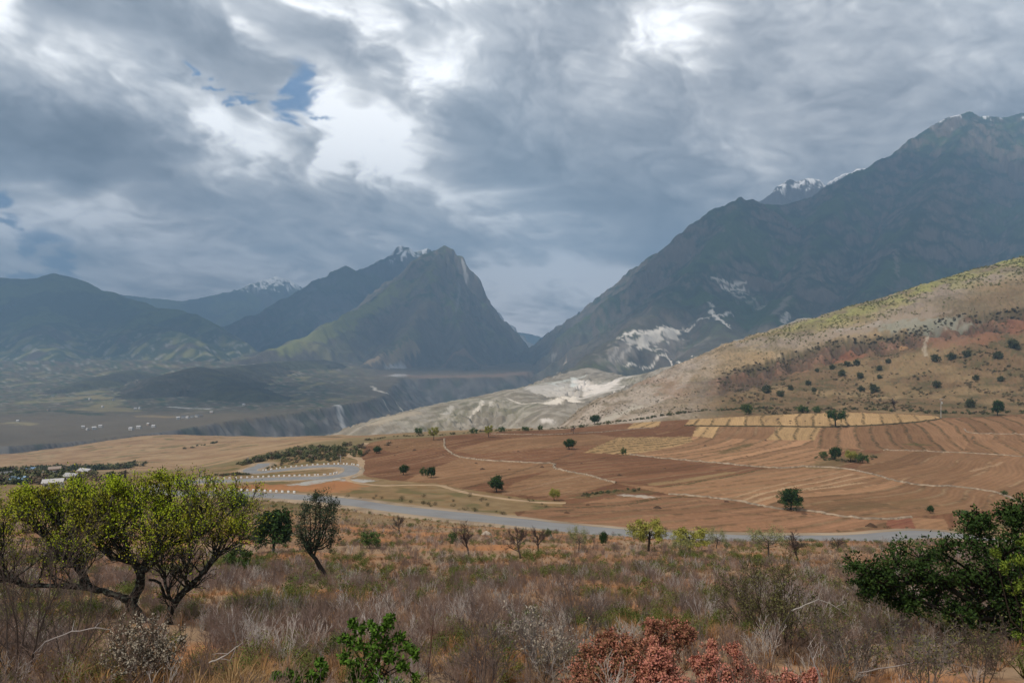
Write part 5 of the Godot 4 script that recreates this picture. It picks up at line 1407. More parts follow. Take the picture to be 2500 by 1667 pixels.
func heaps() -> void:
	var kinds := [mound(1, 0.5, Color(0.085, 0.05, 0.033)), mound(2, 0.42, Color(0.10, 0.06, 0.038)), mound(3, 0.6, Color(0.075, 0.048, 0.032))]
	var dark := tinted(1.0, 0.05)
	var rows := [
		["on the straw stubble plot", [Vector2(52, -347.9), Vector2(56.8, -350), Vector2(62.2, -354.2), Vector2(66.7, -355.6), Vector2(44.2, -324.4), Vector2(50.1, -334.9), Vector2(67.5, -344.4)], 0.9],
		["on the tan plot of narrow strips", [Vector2(78.7, -334.3), Vector2(82.9, -298.9), Vector2(94.6, -334.9), Vector2(120.9, -328.3), Vector2(100.6, -293), Vector2(131.6, -354.9)], 1.2],
		["on the middle red field", [Vector2(34.8, -221.5), Vector2(54.9, -245.7), Vector2(37.2, -275.9), Vector2(26.08, -256.3), Vector2(-0.9, -235.2), Vector2(10.68, -243.3), Vector2(2.62, -294.1)], 1.2],
		["on the left red field", [Vector2(-53.9, -321.2), Vector2(-43.9, -308), Vector2(-13.53, -256.3), Vector2(-10.19, -235.6), Vector2(-51, -298.3), Vector2(-29.33, -291.8)], 1.2],
		["on the lowest field by the road", [Vector2(34, -159.9), Vector2(12.05, -150.3), Vector2(17.91, -161.8), Vector2(73.9, -140.7), Vector2(65.7, -153.3), Vector2(53, -169.1)], 1.35],
		["on the upper straw strips", [Vector2(155, -417.2), Vector2(162.2, -417.2), Vector2(167.8, -412.3), Vector2(151.2, -410.6), Vector2(158.6, -407.4), Vector2(165.3, -406.5), Vector2(176.1, -410.6), Vector2(181.6, -403.3)], 1.2]]
	for row in rows:
		var spots: Array = row[1]
		spots.sort_custom(func(a, b): return a.x / a.y > b.x / b.y)
		for n in spots.size():
			var o := put("soil_heap", kinds[n % 3], dark)
			o.position = lie(spots[n].x, spots[n].y, -0.03)
			var s: float = row[2] * 0.62 * (0.8 + 0.4 * fposmod(n * 0.37, 1.0))
			o.scale = Vector3(s * 1.3, s, s)
			o.rotation.y = n * 1.3
			tag(o, "dark manure heap %s, %s from the left" % [row[0], ordinal(n + 1)], "soil heap", "dark heaps spread over the fields")

func poles() -> void:
	var wood := tinted(0.9, 0.2)
	var grey := Color(0.42, 0.40, 0.38)
	for t in [
		[Vector2(254.5, -405.7), 12.39, true, "tall grey utility pole with crossarms at the top right corner of the strips"],
		[Vector2(-114, -250.7), 4.15, false, "thin grey pole beside the middle leg of the hairpin at the left"],
		[Vector2(-124.8, -323.1), 3.29, false, "thin grey pole on the low plateau beside the road's far bend"],
		[Vector2(-72.1, -287.7), 3.29, false, "thin grey pole on the bushy knoll above the hairpin"]]:
		var o := thing("utility_pole", lie(t[0].x, t[0].y, -0.3))
		tag(o, t[3], "utility pole", "utility poles")
		var h: float = t[1]
		var g := Geo.new()
		g.tube([Vector3.ZERO, Vector3(0, h * 0.5, 0), Vector3(0, h, 0)], [0.2, 0.17, 0.13], 8, grey)
		put("pole", g.mesh(), wood, o)
		if t[2]:
			for y in [h - 0.5, h - 1.4]:
				var a := Geo.new()
				a.box(Basis(Vector3.UP, 0.4), Vector3(0, y, 0.18), Vector3(2.4, 0.16, 0.14), grey * 0.8)
				put("crossarm", a.mesh(), wood, o)
			for x in [-1.0, 0.0, 1.0]:
				var q := Geo.new()
				q.tube([Vector3(0, 0, 0), Vector3(0, 0.15, 0), Vector3(0, 0.3, 0)], [0.06, 0.1, 0.05], 7, Color(0.7, 0.68, 0.64))
				var ins := put("insulator", q.mesh(), wood, o)
				ins.position = Basis(Vector3.UP, 0.4) * Vector3(x, 0, 0) + Vector3(0, h - 0.42, 0.18)
			var b := Geo.new()
			b.box(Basis(Vector3.UP, 0.4), Vector3(0.3, h - 2.6, 0.45), Vector3(0.7, 1.0, 0.6), Color(0.5, 0.5, 0.48))
			put("transformer_box", b.mesh(), wood, o)
		else:
			var a := Geo.new()
			a.box(Basis(Vector3.UP, 0.7), Vector3(0, h - 0.4, 0.14), Vector3(1.3, 0.12, 0.1), grey * 0.8)
			put("crossarm", a.mesh(), wood, o)

# ------------------------------------------------------------------ houses

func house(called: String, at: Vector3, turn: float, size: Vector3, wall: Color, roof: Color, label: String, category: String, group: String, detail: bool) -> void:
	var o := thing(called, at, turn)
	tag(o, label, category, group)
	var plaster := tinted(0.95, 0.1)
	var g := Geo.new()
	var w := size.x
	var h := size.y
	var d := size.z
	var ridge := h + d * 0.26
	g.box(Basis(), Vector3(0, h * 0.5 - 0.5, 0), Vector3(w, h + 1.0, d), wall)
	for s in [-1.0, 1.0]:
		var f := g.v.size()
		g.v.append_array([Vector3(s * w * 0.5, h, -d * 0.5), Vector3(s * w * 0.5, h, d * 0.5), Vector3(s * w * 0.5, ridge - 0.1, 0)])
		for k in 3:
			g.n.append(Vector3(s, 0, 0))
			g.c.append(wall)
		g.i.append_array([f, f + 2, f + 1] if s < 0 else [f, f + 1, f + 2])
	put("wall", g.mesh(), plaster, o)
	var r := Geo.new()
	for s in [-1.0, 1.0]:
		var slope := Basis(Vector3.RIGHT, s * atan2(ridge - h, d * 0.5))
		r.box(slope, Vector3(0, (h + ridge) * 0.5 + 0.08, s * d * 0.27), Vector3(w + 0.8, 0.16, d * 0.62), roof)
	put("roof", r.mesh(), plaster, o)
	if detail:
		for k in 3:
			var q := Geo.new()
			q.box(Basis(), Vector3((k - 1) * w * 0.3, h * (0.42 if k == 1 else 0.58), d * 0.5 + 0.03), Vector3(0.9, h * 0.7 if k == 1 else 1.0, 0.08), Color(0.06, 0.055, 0.05))
			put("door" if k == 1 else "window", q.mesh(), plaster, o)

func buildings() -> void:
	var white := Color(0.50, 0.48, 0.44)
	var earth := Color(0.38, 0.29, 0.2)
	var slate := Color(0.16, 0.155, 0.16)
	for t in [
		[Vector2(-325.7, -462.9), 0.3, Vector3(9, 3.4, 6), earth, Color(0.2, 0.32, 0.5), "low house with a bright blue roof left of the village trees"],
		[Vector2(-176, -243.8), 0.2, Vector3(7, 3.2, 5), white, Color(0.24, 0.36, 0.5), "small white house with a blue roof behind the big tree's left side"],
		[Vector2(-186.7, -299.5), -0.4, Vector3(10, 3.4, 6), earth, Color(0.42, 0.41, 0.42), "earth walled house with a pale grey roof at the village's right end"],
		[Vector2(-230.7, -345.1), 0.5, Vector3(8, 3.6, 6), Color(0.42, 0.3, 0.22), Color(0.30, 0.24, 0.2), "brown roofed earth house in the middle of the village"],
		[Vector2(-187.1, -276.5), 0.1, Vector3(7, 3.2, 5), white, slate, "small white house with a dark roof behind the tree crown"],
		[Vector2(-166.5, -258.8), -0.2, Vector3(8, 3.4, 6), white, Color(0.36, 0.35, 0.35), "white house with a grey roof half hidden by the tree crown"],
		[Vector2(-201.8, -273.2), 0.7, Vector3(8, 3.4, 6), earth, slate, "dark roofed earth house at the left end of the village"],
		[Vector2(-150.9, -225), 0.4, Vector3(9, 3.4, 6), white, Color(0.45, 0.43, 0.42), "pale house nearest the viewer among the village trees"]]:
		house("village_house", lie(t[0].x, t[0].y), t[1], t[2] * 0.6, t[3], t[4], t[5], "house", "houses of the village behind the big tree", true)
	var rng := RandomNumberGenerator.new()
	rng.seed = 77
	var far := [Vector2(-872.2, -1640), Vector2(-838.7, -1600), Vector2(-859.8, -1760), Vector2(-856, -1780), Vector2(-840, -1770), Vector2(-838.1, -1790), Vector2(-829, -1800), Vector2(-822.1, -1810), Vector2(-835.2, -1900), Vector2(-869.3, -1560), Vector2(-862.4, -1580), Vector2(-842.5, -2150), Vector2(-968.5, -1560), Vector2(-997.3, -1590), Vector2(-959.8, -1570), Vector2(-962.8, -1600), Vector2(-1228.5, -1700), Vector2(-1129.3, -2050), Vector2(-1121.7, -2060), Vector2(-1257.1, -2100), Vector2(-1356.2, -2000), Vector2(-1340.2, -2300), Vector2(-1345.4, -2500), Vector2(-1482.4, -2400), Vector2(-1679.4, -2500), Vector2(-1401.5, -2700)]
	for k in far.size():
		var q: Vector2 = far[k]
		var big := rng.randf_range(0.8, 1.3)
		house("farmhouse", Vector3(q.x, valley_height(q.x, q.y), q.y), rng.randf_range(-0.6, 0.6), Vector3(7 * big, 4 * big, 6 * big), white if rng.randf() < 0.8 else earth, Color(0.5, 0.49, 0.48) if rng.randf() < 0.6 else slate,
			"tiny pale farmhouse on the far plateau beyond the canyon, %s counted across" % ordinal(far_rank(far, k)), "farmhouse", "farmhouses scattered on the far plateau", false)

func far_rank(list: Array, k: int) -> int:
	var n := 1
	for q in list:
		if q.x / -q.y < list[k].x / -list[k].y:
			n += 1
	return n

# ------------------------------------------------------------------ growing plants

func spin(rng: RandomNumberGenerator) -> Vector3:
	var y := rng.randf_range(-1, 1)
	var a := rng.randf_range(0, TAU)
	var r := sqrt(1.0 - y * y)
	return Vector3(cos(a) * r, y, sin(a) * r)

# a branch and everything that springs from it; its outermost points are added to tips
func grow(g: Geo, rng: RandomNumberGenerator, p: Vector3, dir: Vector3, length: float, radius: float, level: int, how: Dictionary, tips: Array) -> void:
	var pts := [p]
	var radii := [radius]
	var n: int = how.pieces[level]
	var d := dir
	for k in n:
		d = (d + spin(rng) * how.wander + Vector3.UP * how.lift).normalized()
		p += d * length / n
		pts.append(p)
		radii.append(maxf(lerpf(radius, radius * how.taper, (k + 1.0) / n), how.thin))
	g.tube(pts, radii, how.sides[level], how.bark, rng, 0.12 if level == 0 else 0.0)
	if level + 1 < how.kids.size() + 1 and level < how.kids.size():
		var kids: int = how.kids[level]
		for k in kids:
			var t := lerpf(how.first, 1.0, (k + rng.randf()) / kids)
			var at := t * n
			var i := mini(int(at), n - 1)
			var from: Vector3 = pts[i].lerp(pts[i + 1], at - i)
			var along: Vector3 = (pts[i + 1] - pts[i]).normalized()
			var across := (spin(rng) - along * 0.0)
			across = (across - along * across.dot(along)).normalized()
			var ang: float = how.angle * rng.randf_range(0.6, 1.25)
			grow(g, rng, from, (along * cos(ang) + across * sin(ang)).normalized(), length * how.ratio * rng.randf_range(0.65, 1.2) * lerpf(1.0, 0.7, t), maxf(radii[i] * how.slim, how.thin), level + 1, how, tips)
	else:
		for k in range(1, pts.size()):
			tips.append([pts[k], d])

func hue(rng: RandomNumberGenerator, a: Color, b: Color, spread := 0.25) -> Color:
	var c := a.lerp(b, rng.randf())
	var s := 1.0 + rng.randf_range(-spread, spread)
	return Color(c.r * s, c.g * s, c.b * s)

func leaf_at(g: Geo, rng: RandomNumberGenerator, p: Vector3, out: Vector3, size: float, col: Color, slim := 0.5) -> void:
	var along := (out * 0.5 + spin(rng)).normalized()
	var across := along.cross(spin(rng)).normalized()
	var normal := along.cross(across)
	if normal.dot(out + Vector3.UP * 0.4) < 0.0:
		normal = -normal
	g.leaf(p, along, across, size * rng.randf_range(0.7, 1.3), size * slim * rng.randf_range(0.8, 1.2), (normal + out * 0.7 + Vector3.UP * 0.35).normalized(), col)

# a plant made of a trunk, limbs to several leafy lobes, and leaves on the twigs of each lobe
func swollen(lobes: Array, by: float) -> Array:
	return lobes.map(func(l): return [l[0], l[1] * by])

func lobed(o: Node3D, trunk: Array, r0: float, lobes: Array, how: Dictionary, s: int) -> Node3D:
	var rng := RandomNumberGenerator.new()
	rng.seed = s
	var wood := Geo.new()
	var leaves := Geo.new()
	var radii := []
	for k in trunk.size():
		radii.append(lerpf(r0, r0 * 0.55, k / maxf(trunk.size() - 1.0, 1.0)))
	wood.tube(trunk, radii, 7, how.bark, rng, 0.12)
	for l in lobes:
		var c: Vector3 = l[0]
		var r: float = l[1]
		var t := clampf(rng.randf_range(how.get("fork", 0.45), 1.0), 0.0, 1.0) * (trunk.size() - 1)
		var i := mini(int(t), trunk.size() - 2)
		var from: Vector3 = trunk[i].lerp(trunk[i + 1], t - i)
		var mid := from.lerp(c, 0.5) + Vector3(0, -0.12 if c.y > from.y else 0.1, 0) * from.distance_to(c) + spin(rng) * 0.08 * from.distance_to(c)
		var rr := r0 * rng.randf_range(0.28, 0.42)
		wood.tube([from, from.lerp(mid, 0.6).lerp(mid, 0.3), mid, mid.lerp(c, 0.55), c], [rr, rr * 0.85, rr * 0.7, rr * 0.5, rr * 0.3], 5, how.bark, rng, 0.1)
		var twigs: int = how.twigs
		for k in twigs:
			var d := (spin(rng) + Vector3(0, 0.25, 0)).normalized()
			var reach := r * rng.randf_range(0.6, 1.12)
			var bend := c + d * reach * 0.5 + spin(rng) * r * 0.14
			var end := c + d * reach
			wood.tube([c, bend, end], [rr * 0.28, rr * 0.18, rr * 0.07], 3, how.bark)
			for q in how.leaves:
				var f := pow(rng.randf(), how.get("outer", 0.6))
				var at: Vector3 = (c.lerp(bend, f * 2.0) if f < 0.5 else bend.lerp(end, f * 2.0 - 1.0)) + spin(rng) * r * how.loose
				leaf_at(leaves, rng, at, (at - c).normalized(), how.size, hue(rng, how.a, how.b), how.get("slim", 0.5))
	put("trunk", wood.mesh(), bark_mat, o)
	if leaves.v.size():
		put("crown", leaves.mesh(), leaf_mat, o)
	return o

var bark_mat: StandardMaterial3D
var leaf_mat: StandardMaterial3D
var protos := {}

func crown_lobes(rng: RandomNumberGenerator, low: float, top: float, half: float, count: int, size: float, flat_top := 0.0) -> Array:
	var out := []
	for k in count:
		var a := k * 2.39996 + rng.randf_range(-0.4, 0.4)
		var t := (k + 0.5) / count
		var y := lerpf(low, top, t)
		var belly := sqrt(maxf(0.0, 1.0 - pow(absf(t * 2.0 - 0.85) / 1.15, 2.2)))
		if flat_top > 0.0:
			belly = lerpf(belly, 0.55 + 0.45 * t, flat_top)
		var rad := half * belly * rng.randf_range(0.45, 0.85)
		out.append([Vector3(cos(a) * rad, y, sin(a) * rad), size * rng.randf_range(0.5, 1.3)])
	return out

# unit plants one metre high, to be copied and scaled
func make_protos() -> void:
	bark_mat = tinted(0.95, 0.15)
	leaf_mat = leafy(0.4)
	var kinds := {
		"dark_tree": {count = 3, half = 0.47, low = 0.3, lobes = 18, size = 0.235, r = 0.035, how = {bark = Color(0.035, 0.028, 0.022), twigs = 10, leaves = 26, size = 0.066, a = Color(0.022, 0.045, 0.014), b = Color(0.05, 0.085, 0.022), loose = 0.22}},
		"umbrella_tree": {count = 1, half = 0.75, low = 0.55, lobes = 14, size = 0.2, r = 0.05, flat = 0.9, how = {bark = Color(0.05, 0.04, 0.03), twigs = 10, leaves = 26, size = 0.066, a = Color(0.03, 0.06, 0.015), b = Color(0.055, 0.10, 0.022), loose = 0.22}},
		"spring_tree": {count = 3, half = 0.62, low = 0.42, lobes = 16, size = 0.2, r = 0.035, flat = 0.4, how = {bark = Color(0.05, 0.04, 0.032), twigs = 12, leaves = 30, size = 0.046, a = Color(0.22, 0.22, 0.04), b = Color(0.34, 0.32, 0.075), loose = 0.26}},
		"pale_tree": {count = 2, half = 0.75, low = 0.35, lobes = 16, size = 0.24, r = 0.03, flat = 0.5, how = {bark = Color(0.10, 0.085, 0.07), twigs = 12, leaves = 12, size = 0.037, a = Color(0.17, 0.19, 0.075), b = Color(0.27, 0.27, 0.12), loose = 0.3}},
		"grey_tree": {count = 2, half = 0.5, low = 0.35, lobes = 18, size = 0.19, r = 0.028, how = {bark = Color(0.03, 0.026, 0.024), twigs = 10, leaves = 22, size = 0.04, a = Color(0.035, 0.052, 0.03), b = Color(0.065, 0.085, 0.05), loose = 0.28}},
		"hill_bush": {count = 3, half = 0.6, low = 0.12, lobes = 14, size = 0.32, r = 0.03, how = {bark = Color(0.05, 0.04, 0.03), twigs = 9, leaves = 22, size = 0.1, a = Color(0.055, 0.065, 0.03), b = Color(0.10, 0.105, 0.05), loose = 0.25}},
		"green_bush": {count = 3, half = 0.75, low = 0.25, lobes = 11, size = 0.32, r = 0.03, how = {bark = Color(0.05, 0.04, 0.03), twigs = 9, leaves = 20, size = 0.1, a = Color(0.045, 0.08, 0.02), b = Color(0.09, 0.13, 0.035), loose = 0.25}}}
	for name_ in kinds:
		var k: Dictionary = kinds[name_]
		protos[name_] = []
		for v in k.count:
			var rng := RandomNumberGenerator.new()
			rng.seed = 100 + v * 7 + name_.length()
			var o := Node3D.new()
			var lean := Vector3(rng.randf_range(-0.08, 0.08), 0, rng.randf_range(-0.08, 0.08))
			var trunk := [Vector3(0, -0.06, 0), lean * 0.4 + Vector3(0, k.low * 0.5, 0), lean + Vector3(0, k.low * 1.05, 0), lean * 0.6 + Vector3(0, k.low * 1.5, 0)]
			lobed(o, trunk, k.r, crown_lobes(rng, k.low, 0.86, k.half, k.lobes, k.size, k.get("flat", 0.0)), k.how, 300 + v)
			protos[name_].append(o)
	protos["bare_tree"] = []
	for v in 3:
		var rng := RandomNumberGenerator.new()
		rng.seed = 500 + v
		var g := Geo.new()
		var tips := []
		var how := {pieces = [4, 4, 3, 3], sides = [6, 4, 3, 3], kids = [11, 8, 6], wander = 0.16, lift = 0.06, taper = 0.45, thin = 0.0024, bark = Color(0.085, 0.062, 0.055), first = 0.38, angle = 0.72, ratio = 0.62, slim = 0.6}
		grow(g, rng, Vector3(0, -0.05, 0), Vector3(rng.randf_range(-0.15, 0.15), 1, 0).normalized(), 0.66, 0.027, 0, how, tips)
		var o := Node3D.new()
		put("trunk", g.mesh(), bark_mat, o)
		protos["bare_tree"].append(o)

func plant(kind: String, version: int, called: String, at: Vector2, height: float, width: float, turn: float, label: String, category: String, group: String) -> void:
	var list: Array = protos[kind]
	var nominal: float = {"dark_tree": 1.08, "umbrella_tree": 1.4, "spring_tree": 1.12, "pale_tree": 1.4, "grey_tree": 0.95, "green_bush": 1.55, "hill_bush": 1.35, "bare_tree": 0.8}[kind]
	var w := width / nominal
	tag(copy_of(list[version % list.size()], called, lie(at.x, at.y, -0.05), turn, Vector3(w, height, w)), label, category, group)

func trees() -> void:
	make_protos()
	var k := 0
	for t in [
		["dark_tree", Vector2(64.4, -158.3), 5.04, 6.65, "dark round evergreen tree beside the low wall, largest in the fields", "tree", 0],
		["dark_tree", Vector2(-4.16, -181.7), 4.39, 4.62, "dark tree on a leaning trunk above the narrow dirt track", "tree", 0],
		["dark_tree", Vector2(-35.7, -225.5), 3.44, 3.59, "small upright dark tree in the left red field", "tree", 0],
		["dark_tree", Vector2(-25.58, -216.2), 3.44, 3.71, "dark tree right of its lower twin in the left red field", "tree", 0],
		["green_bush", Vector2(-28.74, -221.5), 2.54, 2.82, "low dark bush touching the tree on its right in the left red field", "bush", 1],
		["dark_tree", Vector2(25.55, -304.3), 4.65, 6.19, "dark pointed bush tree alone on the upper red field", "tree", 0],
		["umbrella_tree", Vector2(185.2, -391.4), 9.21, 13.45, "dark umbrella shaped tree on the overgrown bank between the strips", "tree", 0],
		["spring_tree", Vector2(-38.8, -339), 6.9, 5.61, "yellow green tree on the skyline of the red field", "tree", 0],
		["spring_tree", Vector2(-11.83, -344.4), 6.13, 5.26, "sparse yellow green tree on the skyline right of the brighter one", "tree", 0],
		["green_bush", Vector2(-52.3, -382.1), 3.65, 6.32, "dark bush on the skyline at the left end of the fields", "bush", 1],
		["green_bush", Vector2(-20.68, -369.4), 2.82, 5.64, "low olive bush on the skyline between the two yellow trees", "bush", 1],
		["green_bush", Vector2(-5.79, -379.1), 2.65, 5.79, "low dark bush on the skyline just right of the sparse tree", "bush", 1],
		["green_bush", Vector2(7.61, -386), 2.46, 5.89, "low flat dark bush on the skyline above the middle of the fields", "bush", 1],
		["green_bush", Vector2(16.31, -394.5), 2.76, 3.51, "tiny dark bush on the skyline beside the pale track bend", "bush", 1],
		["dark_tree", Vector2(-60.6, -307.3), 2.93, 4.3, "small dark bush tree near the bend of the sandy track", "tree", 0],
		["green_bush", Vector2(-67.2, -302.5), 2.69, 3.08, "small bush in the crook of the sandy track", "bush", 1],
		["bare_tree", Vector2(33.7, -373.1), 4.51, 4.27, "thin leaning sapling above the upper red field", "tree", 0],
		["dark_tree", Vector2(56.5, -464.8), 6.21, 8.28, "dark round tree at the hillside foot beside the pale scree", "tree", 0],
		["spring_tree", Vector2(10.35, -167.8), 2.99, 3.42, "fresh green bush tree beside the narrow dirt track", "tree", 0],
		["green_bush", Vector2(47.2, -288.9), 3.12, 2.94, "small bush at the left end of the long wall", "bush", 1],
		["dark_tree", Vector2(131.5, -278.1), 5.31, 5.66, "tallest dark tree of the thicket in the middle of the fields", "tree", 0],
		["spring_tree", Vector2(133.5, -269.4), 4.63, 6.17, "yellow green bush in the middle of the field thicket", "bush", 1],
		["green_bush", Vector2(136.5, -266.2), 3.39, 5.76, "dark green bush at the right end of the field thicket", "bush", 1],
		["green_bush", Vector2(129.9, -284.9), 2.36, 4.71, "low brownish bush at the left end of the field thicket", "bush", 1],
		["green_bush", Vector2(141.5, -196.5), 1.5, 2, "small dark bush at the bend of the long wall near the right edge", "bush", 1],
		["dark_tree", Vector2(98, -160.2), 1.83, 1.83, "small dark tree right of the low wall's end", "tree", 0],
		["green_bush", Vector2(105.7, -159.9), 1.22, 4.68, "low dark thicket on the field edge above the right hand tree", "bush", 1],
		["green_bush", Vector2(154.3, -449.3), 6.86, 8.57, "bright green bush at the top edge of the straw strips", "bush", 1],
		["green_bush", Vector2(188.9, -443.9), 4.52, 9.6, "dark bush above the straw strips, left of a smaller one", "bush", 1],
		["green_bush", Vector2(195.6, -438.6), 4.19, 6.14, "smaller dark bush above the straw strips near the umbrella tree", "bush", 1],
		["bare_tree", Vector2(249.8, -445.7), 8.51, 9.64, "bare grey tree at the hillside foot left of the utility pole", "tree", 0],
		["spring_tree", Vector2(14.74, -73.8), 3.47, 4.23, "round yellow green tree on a dark trunk in front of the road", "tree", 0],
		["spring_tree", Vector2(18.78, -72.2), 2.57, 4.59, "wide low yellow green tree beside the road, right of the round one", "tree", 0],
		["pale_tree", Vector2(22.92, -76.8), 2.35, 2.93, "thin pale green tree at the road, right of the wide yellow one", "tree", 0],
		["pale_tree", Vector2(23.43, -62.5), 2.78, 4.45, "wide airy pale green tree overlapping the road", "tree", 0],
		["dark_tree", Vector2(11.32, -84.7), 1.83, 1.19, "small upright fresh green tree at the near road edge", "tree", 0],
		["bare_tree", Vector2(-4.01, -64.3), 3.44, 2.7, "bare dark tree standing alone below the road's bend", "tree", 0],
		["bare_tree", Vector2(0.76, -59.5), 3.03, 2.88, "taller bare tree of the pair in front of the road", "tree", 0],
		["bare_tree", Vector2(2.5, -65.5), 2.75, 2.58, "smaller bare tree of the pair in front of the road", "tree", 0],
		["pale_tree", Vector2(6.72, -69.5), 2.65, 2.65, "thin greyish tree with few leaves in front of the road's middle", "tree", 0],
		["bare_tree", Vector2(-16.68, -102), 3.11, 2.86, "small bare tree on the slope right of the two dark trees", "tree", 0],
		["green_bush", Vector2(-7.24, -83.7), 1.28, 1.7, "small dark umbrella bush left of the lone bare tree", "bush", 1],
		["dark_tree", Vector2(-22.32, -63.9), 3.98, 4.55, "dense dark round tree left of the taller grey green one", "tree", 0],
		["green_bush", Vector2(-17.98, -44.8), 1.71, 1.99, "green bush right of the big tree's crown", "bush", 1],
		["green_bush", Vector2(-58.5, -146.5), 3.17, 5.59, "green bush below the lower road beside the big tree's crown", "bush", 1],
		["green_bush", Vector2(-14.56, -70.2), 1.61, 2.86, "olive green bush on the slope right of the grey green tree", "bush", 1],
		["green_bush", Vector2(5.86, -109.6), 1.26, 1.39, "tiny bush on the near verge right of the bare pair", "bush", 1],
		["pale_tree", Vector2(15.82, -63.9), 1.79, 2.85, "grey leafless shrub in front of the wide yellow green tree", "bush", 1],
		["bare_tree", Vector2(23.44, -55.9), 2.85, 2.85, "bare brown tree right of the airy pale green one", "tree", 0],
		["bare_tree", Vector2(35.8, -74.7), 1.62, 2.38, "low bare shrub at the near road edge on the right", "bush", 1],
		["bare_tree", Vector2(-28.54, -105.3), 1.74, 2.01, "tiny bare shrub between the dark trees and the road", "bush", 1]]:
		plant(t[0], k, "tree" if t[6] == 0 else "bush", t[1], t[2], t[3], k * 2.1, t[4], t[5], "trees and bushes of the fields and roadside")
		k += 1
	# bushes on the hillside that can be told apart
	k = 0
	for t in [
		[Vector2(292.1, -551.9), 15.0, "larger of two round dark bushes on the pale grass below the bank"], [Vector2(284.2, -556.3), 11.0, "smaller of two round dark bushes on the pale grass below the bank"],
		[Vector2(217.9, -555.2), 13.0, "leaning dark bush at the hillside foot above the field corner"], [Vector2(217.3, -584.8), 16.0, "dark thicket at the left end of the red bank's foot"],
		[Vector2(244.4, -600.2), 9.0, "small dark bush under the red slope, left of a taller one"], [Vector2(263.2, -607.5), 10.0, "tall dark bush under the red scar"],
		[Vector2(293.4, -658), 7.0, "small dark bush on the red slope left of the bright scar"], [Vector2(314.3, -671.3), 9.0, "dark bush on the red slope below the bright scar"],
		[Vector2(328.2, -670), 10.0, "dark bush right below the bright red scar"], [Vector2(336.2, -667.3), 11.0, "wide dark bush beside the one below the red scar"],
		[Vector2(306.7, -636), 12.0, "dark bush halfway between the red scar and the round pair"], [Vector2(314.5, -617.3), 11.0, "flat dark bush straight above the round pair"],
		[Vector2(325.2, -605), 8.0, "small dark bush right of the flat one above the round pair"], [Vector2(343.9, -639.9), 9.0, "dark bush on the slope below the middle of the bush line"],
		[Vector2(357.8, -650.2), 9.0, "upright dark bush below the middle of the bush line"], [Vector2(383.6, -619.7), 14.0, "green bush below the pale footpath on the bank"],
		[Vector2(397.8, -618.5), 14.0, "left of two dark bushes below the red gullies"], [Vector2(404.2, -607.5), 13.0, "right of two dark bushes below the red gullies"],
		[Vector2(407.7, -573.3), 15.0, "dark bush near the right edge, lower of two"], [Vector2(435.9, -594.3), 18.0, "wide dark bush at the right edge below the bank"],
		[Vector2(298.3, -445.7), 16.0, "large dark bush right of the utility pole"], [Vector2(292.9, -412.3), 18.0, "dark pointed tree at the field's upper right corner"],
		[Vector2(253.1, -573.3), 8.0, "yellow green bush at the foot of the red slope"], [Vector2(333.9, -537.8), 13.0, "wide flat bush on the brown lower hillside"],
		[Vector2(367.9, -542.1), 10.0, "dim bush on the brown lower hillside, right of the flat one"], [Vector2(377.7, -528.2), 10.0, "brownish bush on the lower hillside near the right edge"]]:
		var d: float = -t[0].y
		var w: float = t[1] * 1.65 / 1572.0 * d
		plant("hill_bush" if k != 21 else "dark_tree", k, "hillside_bush", t[0], w * (0.72 if k != 21 else 1.2), w, k * 1.7, t[2], "bush", "dark bushes dotted over the hillside")
		k += 1
	tall_grey_tree()
	pale_rock()

func pale_rock() -> void:
	var at := Vector2(Vector2(-3.97, -107.7))
	var o := put("boulder", mound(31, 0.55, Color(0.36, 0.30, 0.24)), tinted(0.95, 0.1))
	o.position = lie(at.x, at.y)
	o.scale = Vector3(1.1, 1.1, 0.9)
	tag(o, "pale boulder on the slope right of the lone bare tree", "boulder")

# measures from the photograph at one distance turned into metres about the plant's base
func tall_grey_tree() -> void:
	var at := Vector2(Vector2(-10.77, -39.6))
	var o := thing("tree", stand(at.x, at.y))
	tag(o, "tall grey green tree leaning left on a thin crooked trunk", "tree", "trees and bushes of the fields and roadside")
	var how := {bark = Color(0.028, 0.024, 0.022), twigs = 12, leaves = 32, size = 0.10, a = Color(0.028, 0.042, 0.024), b = Color(0.06, 0.08, 0.046), loose = 0.24, fork = 0.55}
	var trunk := [Vector3(0, -0.1, 0), Vector3(-0.13, 0.4, 0), Vector3(-0.38, 0.91, 0.1), Vector3(-0.58, 1.26, 0.1), Vector3(-0.91, 1.61, 0.1), Vector3(-1.21, 2.06, 0.1)]
	lobed(o, trunk, 0.16, swollen([[Vector3(-0.33, 4.58, 0), 0.6], [Vector3(-0.83, 4.33, 0.4), 0.5], [Vector3(0.1, 4.2, -0.3), 0.55], [Vector3(-0.2, 3.83, 0.3), 0.65], [Vector3(0.43, 3.95, 0), 0.43], [Vector3(-1.21, 3.7, 0.2), 0.55], [Vector3(-0.7, 3.45, -0.4), 0.65], [Vector3(0.2, 3.45, 0.3), 0.55], [Vector3(-1.46, 3.07, 0.3), 0.6], [Vector3(-0.83, 2.77, 0.5), 0.65], [Vector3(-0.08, 2.94, 0), 0.65], [Vector3(0.43, 2.62, 0.2), 0.5], [Vector3(-1.46, 2.44, -0.3), 0.5], [Vector3(-0.33, 2.27, 0.4), 0.6], [Vector3(0.25, 2.06, -0.3), 0.43], [Vector3(-1.08, 2.06, 0.3), 0.45], [Vector3(-0.5, 4.83, 0.2), 0.38]], 1.3), how, 91)

# ------------------------------------------------------------------ the big tree and the plants at the viewer's feet

